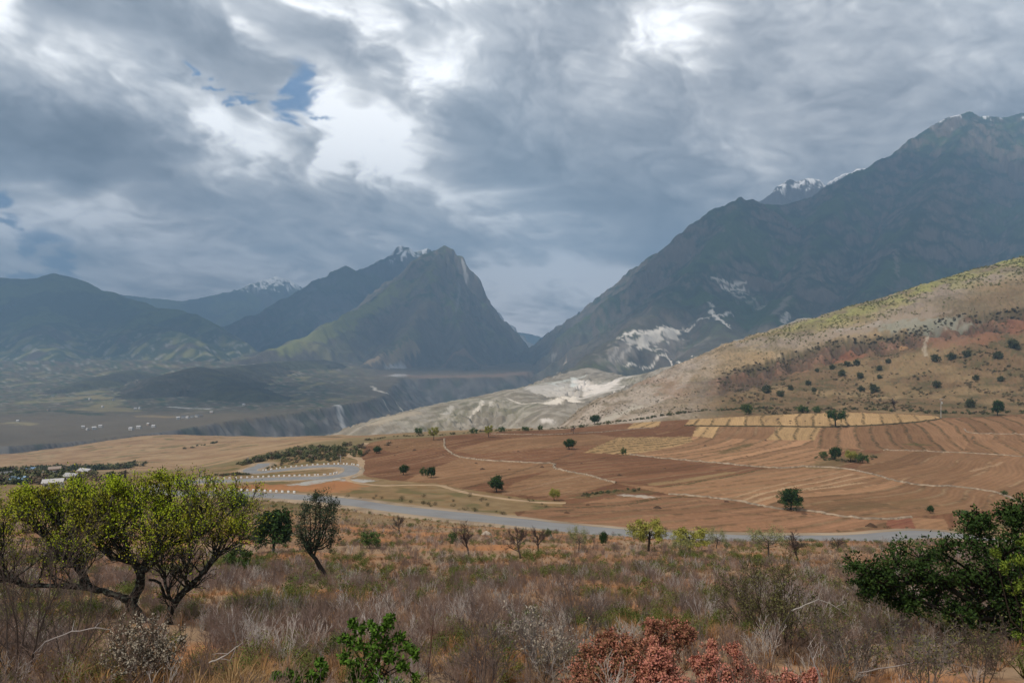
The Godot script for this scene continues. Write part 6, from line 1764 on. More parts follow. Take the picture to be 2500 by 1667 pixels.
func big_tree() -> void:
	var at := Vector2(Vector2(-10.35, -19.47))
	var o := thing("big_tree", stand(at.x, at.y))
	tag(o, "large spreading tree with black crooked limbs and yellow green leaves on the left", "tree")
	var limbs := [
		# places along each limb, thickness at its start and end
		[[Vector3(-0.04, -0.17, 0), Vector3(-0.14, 0.02, 0), Vector3(-0.27, 0.25, 0), Vector3(-0.42, 0.45, 0), Vector3(-0.53, 0.64, 0), Vector3(-0.59, 0.77, 0)], 0.20, 0.165],
		[[Vector3(-0.56, 0.69, 0), Vector3(-0.74, 0.82, 0.05), Vector3(-0.9, 0.9, 0.1), Vector3(-1.18, 1.02, 0.15), Vector3(-1.46, 1.11, 0.2), Vector3(-1.8, 1.19, 0.25), Vector3(-2.14, 1.25, 0.3), Vector3(-2.6, 1.28, 0.4), Vector3(-3.06, 1.3, 0.5), Vector3(-3.32, 1.39, 0.55), Vector3(-3.52, 1.5, 0.6), Vector3(-3.86, 1.49, 0.7), Vector3(-4.21, 1.45, 0.8), Vector3(-4.71, 1.54, 0.9), Vector3(-5.33, 1.87, 1)], 0.125, 0.035],
		[[Vector3(-1.59, 1.18, 0.2), Vector3(-1.73, 1.31, 0.1), Vector3(-1.88, 1.49, 0), Vector3(-2.08, 1.61, -0.1), Vector3(-2.25, 1.73, -0.2), Vector3(-2.35, 1.93, -0.25), Vector3(-2.39, 2.15, -0.25), Vector3(-2.33, 2.43, -0.3), Vector3(-2.25, 2.7, -0.35), Vector3(-2.13, 2.98, -0.4), Vector3(-2.08, 3.36, -0.45)], 0.11, 0.03],
		[[Vector3(-2.15, 1.66, -0.2), Vector3(-2.48, 1.72, -0.4), Vector3(-2.92, 1.83, -0.6), Vector3(-3.16, 2.01, -0.7), Vector3(-3.38, 2.17, -0.75), Vector3(-3.57, 2.39, -0.8), Vector3(-3.72, 2.65, -0.85), Vector3(-3.91, 2.89, -0.9), Vector3(-4.21, 3.1, -1), Vector3(-4.46, 3.29, -1)], 0.09, 0.025],
		[[Vector3(-3.06, 1.3, 0.5), Vector3(-3.39, 1.54, 0.6), Vector3(-3.67, 1.7, 0.7), Vector3(-4.09, 1.76, 0.8), Vector3(-4.58, 1.93, 0.9), Vector3(-5.08, 2.43, 1)], 0.07, 0.025],
		[[Vector3(-1.73, 1.29, 0.3), Vector3(-1.67, 1.49, 0.35), Vector3(-1.66, 1.66, 0.3), Vector3(-1.83, 1.78, 0.4), Vector3(-2.11, 1.83, 0.5)], 0.07, 0.03],
		[[Vector3(-0.53, 0.62, 0), Vector3(-0.41, 0.79, -0.05), Vector3(-0.32, 1.02, -0.1), Vector3(-0.28, 1.24, -0.1), Vector3(-0.26, 1.44, -0.1), Vector3(-0.27, 1.61, -0.1)], 0.155, 0.13],
		[[Vector3(-0.27, 1.59, -0.1), Vector3(-0.4, 1.76, 0), Vector3(-0.59, 1.88, 0.1), Vector3(-0.9, 1.97, 0.2), Vector3(-1.09, 2.15, 0.25), Vector3(-1.23, 2.35, 0.3), Vector3(-1.36, 2.58, 0.35), Vector3(-1.46, 2.81, 0.35), Vector3(-1.55, 3.1, 0.4), Vector3(-1.6, 3.42, 0.4)], 0.105, 0.025],
		[[Vector3(-0.27, 1.61, -0.1), Vector3(-0.12, 1.81, -0.2), Vector3(0.07, 1.94, -0.3), Vector3(0.37, 2.15, -0.4), Vector3(0.69, 2.23, -0.5), Vector3(0.99, 2.33, -0.55), Vector3(1.29, 2.43, -0.6), Vector3(1.61, 2.65, -0.65), Vector3(1.98, 2.96, -0.7), Vector3(2.23, 3.27, -0.75)], 0.12, 0.025],
		[[Vector3(-0.02, 1.91, -0.25), Vector3(0.07, 2.13, -0.3), Vector3(0.15, 2.35, -0.3), Vector3(0.2, 2.58, -0.3), Vector3(0.28, 2.82, -0.35), Vector3(0.37, 3.05, -0.4), Vector3(0.41, 3.34, -0.4), Vector3(0.4, 3.67, -0.45), Vector3(0.2, 4.06, -0.5)], 0.09, 0.022],
		[[Vector3(0.1, 2.18, -0.3), Vector3(-0.05, 2.43, -0.1), Vector3(-0.12, 2.65, 0), Vector3(-0.15, 2.92, 0.05), Vector3(-0.22, 3.23, 0.1), Vector3(-0.27, 3.54, 0.1)], 0.06, 0.02],
		[[Vector3(-0.42, 1.78, 0), Vector3(-0.54, 2.15, 0.3), Vector3(-0.69, 2.45, 0.5), Vector3(-0.76, 2.74, 0.55), Vector3(-0.82, 3.11, 0.6), Vector3(-0.73, 3.54, 0.6), Vector3(-0.62, 3.91, 0.65)], 0.075, 0.02],
		[[Vector3(-0.25, 1.54, -0.1), Vector3(0.12, 1.66, 0.3), Vector3(0.43, 1.91, 0.6), Vector3(0.64, 2.15, 0.8), Vector3(0.8, 2.48, 0.9), Vector3(0.99, 2.86, 1)], 0.07, 0.02],
		[[Vector3(-0.3, 1.31, -0.1), Vector3(-0.62, 1.54, -0.4), Vector3(-0.97, 1.73, -0.8), Vector3(-1.24, 2.06, -1.1), Vector3(-1.42, 2.45, -1.3), Vector3(-1.34, 2.98, -1.4)], 0.08, 0.02],
		[[Vector3(0.56, -0.12, -0.1), Vector3(0.5, 0.1, -0.1), Vector3(0.56, 0.3, -0.1), Vector3(0.64, 0.5, -0.1), Vector3(0.79, 0.72, -0.1), Vector3(0.97, 0.92, -0.15), Vector3(1.09, 1.04, -0.2), Vector3(1.2, 1.15, -0.2)], 0.14, 0.10],
		[[Vector3(1.2, 1.15, -0.2), Vector3(1.36, 1.31, -0.2), Vector3(1.52, 1.47, -0.2), Vector3(1.71, 1.71, -0.25), Vector3(1.88, 1.93, -0.3), Vector3(2.08, 2.08, -0.3), Vector3(2.3, 2.17, -0.3), Vector3(2.48, 2.28, -0.3), Vector3(2.67, 2.4, -0.3)], 0.085, 0.02],
		[[Vector3(0.72, 0.62, -0.1), Vector3(0.54, 0.74, -0.05), Vector3(0.43, 0.87, 0), Vector3(0.38, 1.07, 0), Vector3(0.32, 1.19, 0), Vector3(0.15, 1.28, -0.05), Vector3(-0.02, 1.26, -0.1)], 0.055, 0.04],
		[[Vector3(0.64, 0.52, -0.1), Vector3(0.63, 0.87, 0.1), Vector3(0.57, 1.19, 0.2), Vector3(0.54, 1.5, 0.2), Vector3(0.47, 1.71, 0.25), Vector3(0.54, 2.03, 0.3), Vector3(0.67, 2.33, 0.3)], 0.06, 0.02],
		[[Vector3(1.05, 1, -0.2), Vector3(1.11, 1.31, 0.1), Vector3(1.21, 1.62, 0.3), Vector3(1.36, 1.96, 0.4), Vector3(1.46, 2.3, 0.5), Vector3(1.67, 2.65, 0.5)], 0.06, 0.02],
		[[Vector3(-2.92, 1.83, -0.6), Vector3(-3.12, 2.15, -0.5), Vector3(-3.34, 2.53, -0.4), Vector3(-3.57, 2.95, -0.3), Vector3(-3.74, 3.36, -0.3), Vector3(-3.84, 3.79, -0.2)], 0.06, 0.018],
		[[Vector3(-2.33, 2.4, -0.3), Vector3(-2.5, 2.74, -0.1), Vector3(-2.67, 3.1, 0.1), Vector3(-2.82, 3.48, 0.2), Vector3(-2.97, 3.89, 0.3)], 0.06, 0.018],
		[[Vector3(-4.21, 1.45, 0.8), Vector3(-4.46, 1.81, 0.7), Vector3(-4.58, 2.24, 0.6), Vector3(-4.43, 2.74, 0.5), Vector3(-4.21, 3.29, 0.4), Vector3(-4.06, 3.79, 0.4)], 0.06, 0.018],
		[[Vector3(-3.52, 1.5, 0.6), Vector3(-3.59, 1.87, 0.9), Vector3(-3.44, 2.3, 1.1), Vector3(-3.22, 2.74, 1.2), Vector3(-3.17, 3.29, 1.3)], 0.055, 0.018],
		[[Vector3(-1.23, 2.35, 0.3), Vector3(-1.09, 2.74, 0.1), Vector3(-1.11, 3.11, 0), Vector3(-1.24, 3.54, -0.1), Vector3(-1.18, 3.94, -0.1)], 0.05, 0.016],
		[[Vector3(1.29, 2.43, -0.6), Vector3(1.39, 2.8, -0.5), Vector3(1.31, 3.17, -0.4), Vector3(1.21, 3.54, -0.4)], 0.05, 0.016],
		[[Vector3(1.42, 1.39, -0.2), Vector3(1.61, 1.83, -0.6), Vector3(1.86, 2.24, -0.9), Vector3(2.13, 2.58, -1.1)], 0.05, 0.018]]
	var rng := RandomNumberGenerator.new()
	rng.seed = 7
	var bark := Color(0.024, 0.021, 0.018)
	var tips := []
	var how := {pieces = [4, 4, 3], sides = [5, 3, 3], kids = [5, 4], wander = 0.24, lift = 0.09, taper = 0.4, thin = 0.0062, bark = bark, first = 0.3, angle = 0.8, ratio = 0.6, slim = 0.6}
	for n in limbs.size():
		var l: Array = limbs[n]
		var pts: Array = l[0]
		var radii := []
		var fine_pts := []
		for k in pts.size() - 1:
			for h in 2:
				var t := h * 0.5
				var p: Vector3 = pts[k].lerp(pts[k + 1], t)
				fine_pts.append(p + spin(rng) * 0.018)
				radii.append(0.8 * lerpf(l[1], l[2], (k + t) / (pts.size() - 1.0)) * (1.0 + rng.randf_range(-0.12, 0.16)))
		fine_pts.append(pts[-1])
		radii.append(l[2])
		var g := Geo.new()
		g.tube(fine_pts, radii, 9, bark, rng, 0.1)
		if n == 0:
			put("trunk", g.mesh(), lichen_bark(), o)
		else:
			var limb := Geo.new()
			limb.v = g.v
			limb.n = g.n
			limb.c = g.c
			limb.i = g.i
			if n != 6 and n != 16:
				var count := int(fine_pts.size() * (1.5 if n != 14 and n != 1 else 0.5))
				for k in count:
					var t := lerpf(0.22 if n != 1 else 0.35, 1.0, (k + rng.randf()) / count)
					var at_k := mini(int(t * (fine_pts.size() - 1)), fine_pts.size() - 2)
					var from: Vector3 = fine_pts[at_k]
					var along: Vector3 = (fine_pts[at_k + 1] - from).normalized()
					var d := (along * 0.35 + Vector3(rng.randf_range(-1.0, 1.0), rng.randf_range(0.3, 0.9), rng.randf_range(-1.0, 1.0))).normalized()
					var room := maxf(0.35, 4.15 - from.y - 0.045 * from.x * from.x)
					grow(limb, rng, from, d, minf(rng.randf_range(0.65, 1.3), room * 0.95) * lerpf(0.75, 1.1, t) * lerpf(1.0, 0.62, smoothstep(1.6, 2.8, from.x)), minf(radii[at_k] * 0.5, 0.03), 0, how, tips)
			put("limb", limb.mesh(), lichen_bark(), o)
	var leaves := Geo.new()
	for t in tips:
		var p: Vector3 = t[0]
		var high := smoothstep(1.7, 3.7, p.y)
		var clump := n_b.get_noise_3d(p.x * 1.1, p.y * 1.1, p.z * 1.1)
		if rng.randf() > lerpf(0.10, 0.8, maxf(high, 0.5 * smoothstep(-1.5, -3.5, p.x))) + clump * 0.4:
			continue
		var fresh := smoothstep(-0.1, 0.4, n_c.get_noise_3d(p.x * 0.8 + 9.0, p.y * 0.8, p.z * 0.8) + 0.25 * high)
		for k in rng.randi_range(2, 4):
			var c := hue(rng, Color(0.20, 0.19, 0.018), Color(0.29, 0.29, 0.028), 0.3).lerp(hue(rng, Color(0.19, 0.25, 0.012), Color(0.30, 0.37, 0.02), 0.2), fresh)
			leaf_at(leaves, rng, p + spin(rng) * 0.11, (Vector3(t[1]) + Vector3.UP).normalized(), 0.056, c, 0.6)
	put("crown", leaves.mesh(), leafy(0.5), o)
	print("big tree tips ", tips.size(), " leaves ", leaves.v.size() / 4)

var lichen: StandardMaterial3D

func lichen_bark() -> StandardMaterial3D:
	if lichen == null:
		lichen = tinted(0.95, 0.12)
		var nt := NoiseTexture2D.new()
		nt.width = 256
		nt.height = 256
		nt.seamless = true
		var f := FastNoiseLite.new()
		f.seed = 5
		f.frequency = 0.02
		f.fractal_octaves = 4
		nt.noise = f
		var ramp := Gradient.new()
		ramp.offsets = PackedFloat32Array([0.0, 0.56, 0.66, 1.0])
		ramp.colors = PackedColorArray([Color(0.75, 0.75, 0.75), Color(0.9, 0.9, 0.9), Color(1.0, 1.0, 1.0), Color(1.0, 1.0, 1.0)])
		nt.color_ramp = ramp
		lichen.detail_enabled = true
		var spots := NoiseTexture2D.new()
		spots.width = 256
		spots.height = 256
		spots.seamless = true
		spots.noise = f
		var r2 := Gradient.new()
		r2.offsets = PackedFloat32Array([0.0, 0.60, 0.68, 1.0])
		r2.colors = PackedColorArray([Color(0.36, 0.38, 0.35, 0.0), Color(0.36, 0.38, 0.35, 0.0), Color(0.42, 0.44, 0.40, 0.8), Color(0.48, 0.5, 0.45, 1.0)])
		spots.color_ramp = r2
		lichen.detail_albedo = spots
		lichen.uv1_triplanar = true
		lichen.uv1_scale = Vector3(1.4, 1.4, 1.4)
		lichen.detail_blend_mode = BaseMaterial3D.BLEND_MODE_MIX
	return lichen

func foreground_plants() -> void:
	big_tree()
	# the dark evergreen reaching in from the right
	var at := Vector2(Vector2(11.57, -14.5))
	var o := thing("evergreen_tree", stand(at.x, at.y))
	tag(o, "large dark green tree reaching in from the right edge over the road", "tree")
	var how := {bark = Color(0.02, 0.018, 0.014), twigs = 16, leaves = 46, size = 0.072, a = Color(0.018, 0.036, 0.010), b = Color(0.042, 0.075, 0.018), loose = 0.2, fork = 0.25, outer = 0.5}
	lobed(o, [Vector3(0.09, -1.13, 0), Vector3(-0.05, -0.4, 0), Vector3(-0.28, 0.25, 0.1), Vector3(-0.55, 0.8, 0.1), Vector3(-0.92, 1.17, 0.1), Vector3(-1.66, 1.36, 0.2), Vector3(-2.49, 1.4, 0.2), Vector3(-3.23, 1.45, 0.2)], 0.17, swollen([[Vector3(-4.17, 1.59, 0.1), 0.31], [Vector3(-3.87, 1.36, 0.3), 0.31], [Vector3(-4.1, 1.17, 0), 0.24], [Vector3(-3.51, 1.73, 0.2), 0.39], [Vector3(-3.51, 1.31, -0.2), 0.31], [Vector3(-3.04, 1.86, 0.2), 0.39], [Vector3(-2.86, 1.45, 0.4), 0.33], [Vector3(-2.49, 1.96, 0), 0.41], [Vector3(-2.31, 1.54, 0.3), 0.33], [Vector3(-1.98, 2.19, 0.2), 0.42], [Vector3(-1.75, 1.73, 0.5), 0.41], [Vector3(-1.57, 2.33, -0.2), 0.37], [Vector3(-1.29, 2, 0.3), 0.42], [Vector3(-1.01, 2.42, 0.2), 0.41], [Vector3(-0.72, 2.65, 0), 0.37], [Vector3(-0.83, 2.09, 0.5), 0.42], [Vector3(-0.46, 2.37, 0.2), 0.46], [Vector3(-2.77, 0.94, 0.3), 0.28], [Vector3(-3.23, 0.99, 0.2), 0.24], [Vector3(-2.31, 0.8, 0.4), 0.31], [Vector3(-1.84, 1.08, 0.2), 0.37], [Vector3(-1.38, 1.26, 0.3), 0.41], [Vector3(-1.01, 1.54, 0.5), 0.42], [Vector3(-1.2, 0.71, 0.3), 0.37], [Vector3(-0.83, 0.9, 0.5), 0.41], [Vector3(-0.74, 0.34, 0.3), 0.37], [Vector3(-1.11, 0.2, 0.1), 0.28], [Vector3(-0.37, 1.36, 0.3), 0.55], [Vector3(-0.28, 0.53, 0.2), 0.55], [Vector3(0.09, 2, 0.2), 0.55], [Vector3(-3.41, 0.9, 0.2), 0.24], [Vector3(-3.69, 1.08, 0.1), 0.24], [Vector3(-0.92, -0.03, 0.2), 0.28], [Vector3(-1.66, 0.53, 0.2), 0.31], [Vector3(-2.12, 0.43, 0.1), 0.22], [Vector3(-1.01, 2.74, 0.1), 0.24], [Vector3(-1.66, 2.56, 0), 0.24]], 1.3), how, 61)
	var o2 := thing("evergreen_tree", stand(Vector2(9.31, -12).x, Vector2(9.31, -12).y))
	tag(o2, "yellow green leafy sapling hanging in front of the dark tree at the right edge", "tree")
	var how2 := {bark = Color(0.05, 0.04, 0.03), twigs = 12, leaves = 16, size = 0.055, a = Color(0.06, 0.10, 0.012), b = Color(0.16, 0.20, 0.03), loose = 0.22, fork = 0.3}
	lobed(o2, [Vector3(0.04, -0.79, 0), Vector3(-0.02, -0.18, 0), Vector3(-0.11, 0.5, 0), Vector3(-0.22, 1.04, 0), Vector3(-0.31, 1.57, 0)], 0.05, [[Vector3(-0.38, 2.07, 0.1), 0.14], [Vector3(-0.5, 1.76, 0.1), 0.14], [Vector3(-0.34, 1.5, 0.2), 0.17], [Vector3(-0.53, 1.31, 0.1), 0.15], [Vector3(-0.38, 1, 0.2), 0.15], [Vector3(-0.27, 0.66, 0.1), 0.17], [Vector3(-0.44, 0.43, 0.1), 0.12], [Vector3(-0.36, 0.12, 0.2), 0.12], [Vector3(-0.73, 1.65, 0.1), 0.11], [Vector3(-0.15, 1.88, 0.1), 0.17], [Vector3(-0.84, 1.88, 0), 0.09]], how2, 62)
	# leafy green shrub at the bottom
	var shrub := {bark = Color(0.05, 0.038, 0.028), twigs = 10, leaves = 15, size = 0.05, a = Color(0.035, 0.075, 0.012), b = Color(0.09, 0.17, 0.022), loose = 0.2, fork = 0.1, slim = 0.62, outer = 0.5}
	for t in [
		[Vector2(-1.68, -8.6), [Vector3(0, -0.02, 0), Vector3(-0.01, 0.19, 0), Vector3(0, 0.41, 0), Vector3(0.04, 0.63, 0)], [[Vector3(0.14, 0.96, 0), 0.07], [Vector3(0.11, 0.85, 0), 0.09], [Vector3(0, 0.81, 0.1), 0.08], [Vector3(-0.1, 0.85, 0), 0.07], [Vector3(-0.21, 0.85, 0.05), 0.08], [Vector3(-0.32, 0.89, 0), 0.05], [Vector3(-0.37, 0.73, 0.1), 0.09], [Vector3(-0.22, 0.69, 0.2), 0.11], [Vector3(-0.04, 0.66, 0.2), 0.13], [Vector3(0.12, 0.66, 0.1), 0.11], [Vector3(0.26, 0.69, 0), 0.09], [Vector3(0.37, 0.62, 0.1), 0.09], [Vector3(0.48, 0.57, 0.1), 0.07], [Vector3(-0.37, 0.55, 0.2), 0.08], [Vector3(-0.21, 0.5, 0.3), 0.12], [Vector3(-0.02, 0.47, 0.3), 0.13], [Vector3(0.18, 0.5, 0.2), 0.12], [Vector3(0.34, 0.44, 0.2), 0.09], [Vector3(-0.1, 0.3, 0.3), 0.12], [Vector3(0.09, 0.28, 0.3), 0.12], [Vector3(0.28, 0.25, 0.3), 0.1], [Vector3(0.5, 0.3, 0.2), 0.05], [Vector3(-0.26, 0.33, 0.2), 0.08]], "glossy green leafy shrub at the bottom left of centre"],
		[Vector2(-2.46, -8.2), [Vector3(0, 0, 0), Vector3(0.01, 0.15, 0), Vector3(0.02, 0.28, 0)], [[Vector3(-0.21, 0.31, 0), 0.08], [Vector3(-0.34, 0.34, 0.1), 0.06], [Vector3(-0.08, 0.26, 0.1), 0.09], [Vector3(0.08, 0.32, 0.1), 0.08], [Vector3(0.18, 0.27, 0), 0.07], [Vector3(-0.18, 0.21, 0.2), 0.09], [Vector3(0.16, 0.44, 0), 0.05], [Vector3(0.23, 0.42, 0.1), 0.04]], "low green leafy shrub at the bottom edge, left of the glossy one"],
		[Vector2(0.22, -18), [Vector3(0, -0.06, 0), Vector3(-0.01, 0.15, 0), Vector3(0.01, 0.28, 0)], [[Vector3(-0.17, 0.37, 0), 0.16], [Vector3(0.11, 0.42, 0.1), 0.16], [Vector3(-0.03, 0.24, 0.1), 0.17], [Vector3(-0.26, 0.24, 0.2), 0.11]], "small green bush alone in the middle of the brown scrub"]]:
		var s := thing("leafy_shrub", stand(t[0].x, t[0].y))
		tag(s, t[3], "shrub", "green leafy shrubs in the foreground")
		lobed(s, t[1], 0.03, swollen(t[2], 1.0), shrub, 71)
	# red flowering shrubs
	var red := {bark = Color(0.06, 0.04, 0.03), twigs = 16, leaves = 40, size = 0.03, a = Color(0.52, 0.20, 0.165), b = Color(0.30, 0.15, 0.085), loose = 0.24, fork = 0.1, slim = 0.7, outer = 0.55}
	var rust := red.duplicate()
	rust.a = Color(0.17, 0.105, 0.05)
	rust.b = Color(0.38, 0.15, 0.11)
	for t in [
		[Vector2(1.23, -8.6), rust, [Vector3(0, -0.02, 0), Vector3(0.01, 0.19, 0), Vector3(0.04, 0.36, 0)], [[Vector3(-0.44, 0.28, 0.1), 0.14], [Vector3(-0.27, 0.52, 0), 0.11], [Vector3(-0.3, 0.33, 0.2), 0.14], [Vector3(-0.08, 0.63, 0), 0.11], [Vector3(-0.16, 0.47, 0.1), 0.12], [Vector3(0, 0.69, 0), 0.09], [Vector3(0.08, 0.55, 0.1), 0.13], [Vector3(0.22, 0.63, 0), 0.11], [Vector3(0, 0.33, 0.2), 0.16], [Vector3(0.22, 0.39, 0.2), 0.15], [Vector3(0.36, 0.52, 0.1), 0.12], [Vector3(-0.55, 0.17, 0.2), 0.13], [Vector3(-0.22, 0.17, 0.3), 0.15], [Vector3(0.11, 0.17, 0.3), 0.15], [Vector3(0.38, 0.28, 0.2), 0.13]], "rusty red flowering shrub at the bottom, left of the pinker one"],
		[Vector2(2.07, -9.2), rust, [Vector3(0.03, 0.1, 0), Vector3(0.01, 0.33, 0), Vector3(-0.03, 0.48, 0)], [[Vector3(-0.23, 0.8, 0), 0.08], [Vector3(-0.15, 0.85, 0.1), 0.08], [Vector3(-0.27, 0.67, 0.1), 0.09], [Vector3(-0.09, 0.71, 0), 0.11], [Vector3(0.09, 0.8, 0), 0.09], [Vector3(0.23, 0.77, 0.1), 0.09], [Vector3(0.03, 0.6, 0.1), 0.12], [Vector3(0.2, 0.63, 0), 0.11], [Vector3(0.35, 0.71, 0), 0.06]], "brown and red shrub on dark stems standing above the other red shrubs"],
		[Vector2(1.78, -8.4), red, [Vector3(0.01, -0.04, 0), Vector3(0, 0.17, 0), Vector3(-0.01, 0.33, 0)], [[Vector3(-0.05, 0.63, 0), 0.08], [Vector3(0.03, 0.55, 0.1), 0.1], [Vector3(-0.11, 0.49, 0.1), 0.1], [Vector3(0.11, 0.44, 0), 0.11], [Vector3(-0.03, 0.39, 0.2), 0.12], [Vector3(0.16, 0.31, 0.1), 0.12], [Vector3(-0.16, 0.31, 0.2), 0.12], [Vector3(0.03, 0.23, 0.2), 0.13], [Vector3(0.27, 0.22, 0.2), 0.12], [Vector3(-0.21, 0.19, 0.2), 0.1]], "pink red flowering shrub in the middle of the red group"],
		[Vector2(2.88, -8.8), red, [Vector3(0.01, -0.12, 0), Vector3(0, 0.11, 0), Vector3(-0.01, 0.27, 0)], [[Vector3(-0.32, 0.55, 0), 0.08], [Vector3(-0.36, 0.44, 0.1), 0.09], [Vector3(-0.28, 0.33, 0.1), 0.11], [Vector3(-0.5, 0.36, 0), 0.09], [Vector3(-0.03, 0.53, 0), 0.08], [Vector3(0, 0.44, 0.1), 0.1], [Vector3(0.03, 0.33, 0.1), 0.11], [Vector3(0.17, 0.25, 0.1), 0.12], [Vector3(-0.17, 0.22, 0.2), 0.12], [Vector3(-0.45, 0.19, 0.2), 0.11], [Vector3(0.39, 0.19, 0.2), 0.11], [Vector3(0.62, 0.22, 0.1), 0.1], [Vector3(0.84, 0.17, 0.1), 0.1], [Vector3(1.01, 0.22, 0), 0.07], [Vector3(0.06, 0.13, 0.3), 0.13]], "wide red flowering shrub at the right of the red group"]]:
		var s := thing("red_shrub", stand(t[0].x, t[0].y))
		tag(s, t[4], "shrub", "red flowering shrubs at the bottom")
		lobed(s, t[2], 0.03, swollen(t[3], 1.45), t[1], 81)
	# big bare and half bare shrubs near the viewer
	var twiggy := {pieces = [6, 4, 3, 2], sides = [4, 3, 3, 3], kids = [7, 6, 4], wander = 0.17, lift = 0.05, taper = 0.3, thin = 0.0022, bark = Color(0.13, 0.095, 0.08), first = 0.25, angle = 0.62, ratio = 0.5, slim = 0.55}
	var grey := Color(0.30, 0.27, 0.25)
	var n := 0
	for t in [
		[Vector2(-6.87, -9.5), 2.0, 9, Color(0.13, 0.10, 0.085), 0.0, "big bare grey brown shrub at the bottom left corner"],
		[Vector2(-7.11, -11), 1.25, 8, Color(0.15, 0.115, 0.10), 0.0, "bare shrub left of the big tree's trunk"],
		[Vector2(-4.76, -9), 0.8, 10, Color(0.10, 0.08, 0.06), 0.5, "dry shrub with small grey leaves below the big tree's trunk"],
		[Vector2(0.39, -9.5), 0.9, 9, Color(0.26, 0.23, 0.21), 0.25, "whitish dry shrub left of the red shrubs"],
		[Vector2(1.37, -14), 1.1, 8, Color(0.16, 0.125, 0.115), 0.0, "bare purplish shrub behind the rusty red shrub"],
		[Vector2(4.96, -12.5), 1.45, 10, Color(0.09, 0.07, 0.05), 0.6, "large half bare shrub with olive leaves left of the dark right hand tree"],
		[Vector2(5.99, -17), 1.35, 9, Color(0.10, 0.08, 0.06), 0.5, "olive brown shrub behind the large half bare one"],
		[Vector2(4.74, -9.5), 0.85, 9, Color(0.17, 0.14, 0.12), 0.1, "tangled bare shrub under the dark right hand tree"],
		[Vector2(5.46, -9), 0.7, 8, Color(0.25, 0.22, 0.20), 0.2, "pale dry shrub at the bottom right"],
		[Vector2(6.49, -9.5), 0.75, 8, Color(0.15, 0.12, 0.10), 0.1, "bare shrub at the bottom right corner"],
		[Vector2(9.55, -18), 1.1, 8, Color(0.12, 0.09, 0.075), 0.3, "brown shrub below the road in front of the dark tree's tip"],
		[Vector2(-0.36, -8.5), 0.9, 8, Color(0.18, 0.14, 0.125), 0.0, "small bare shrub at the bottom centre"]]:
		var rng := RandomNumberGenerator.new()
		rng.seed = 900 + n
		var g := Geo.new()
		var tips := []
		twiggy.bark = t[3] * 0.75
		for k in t[2]:
			var a: float = TAU * k / t[2] + rng.randf_range(-0.4, 0.4)
			grow(g, rng, Vector3(cos(a) * 0.06, -0.05, sin(a) * 0.06), Vector3(cos(a) * rng.randf_range(0.25, 0.75), 1.0, sin(a) * rng.randf_range(0.25, 0.75)).normalized(), t[1] * rng.randf_range(0.75, 1.1), 0.011 * sqrt(t[1]), 0, twiggy, tips)
		var s := thing("bare_shrub", stand(t[0].x, t[0].y))
		tag(s, t[5], "shrub", "bare shrubs near the viewer")
		put("stem", g.mesh(), bark_mat, s)
		if t[4] > 0.0:
			var leaves := Geo.new()
			for q in tips:
				if rng.randf() < t[4] * 1.5:
					leaf_at(leaves, rng, q[0], q[1], 0.034, hue(rng, Color(0.09, 0.10, 0.03), Color(0.16, 0.14, 0.06)) if n != 2 and n != 3 else hue(rng, Color(0.24, 0.20, 0.15), Color(0.34, 0.30, 0.24)), 0.6)
			put("leaves", leaves.mesh(), leaf_mat, s)
		n += 1
	sticks()

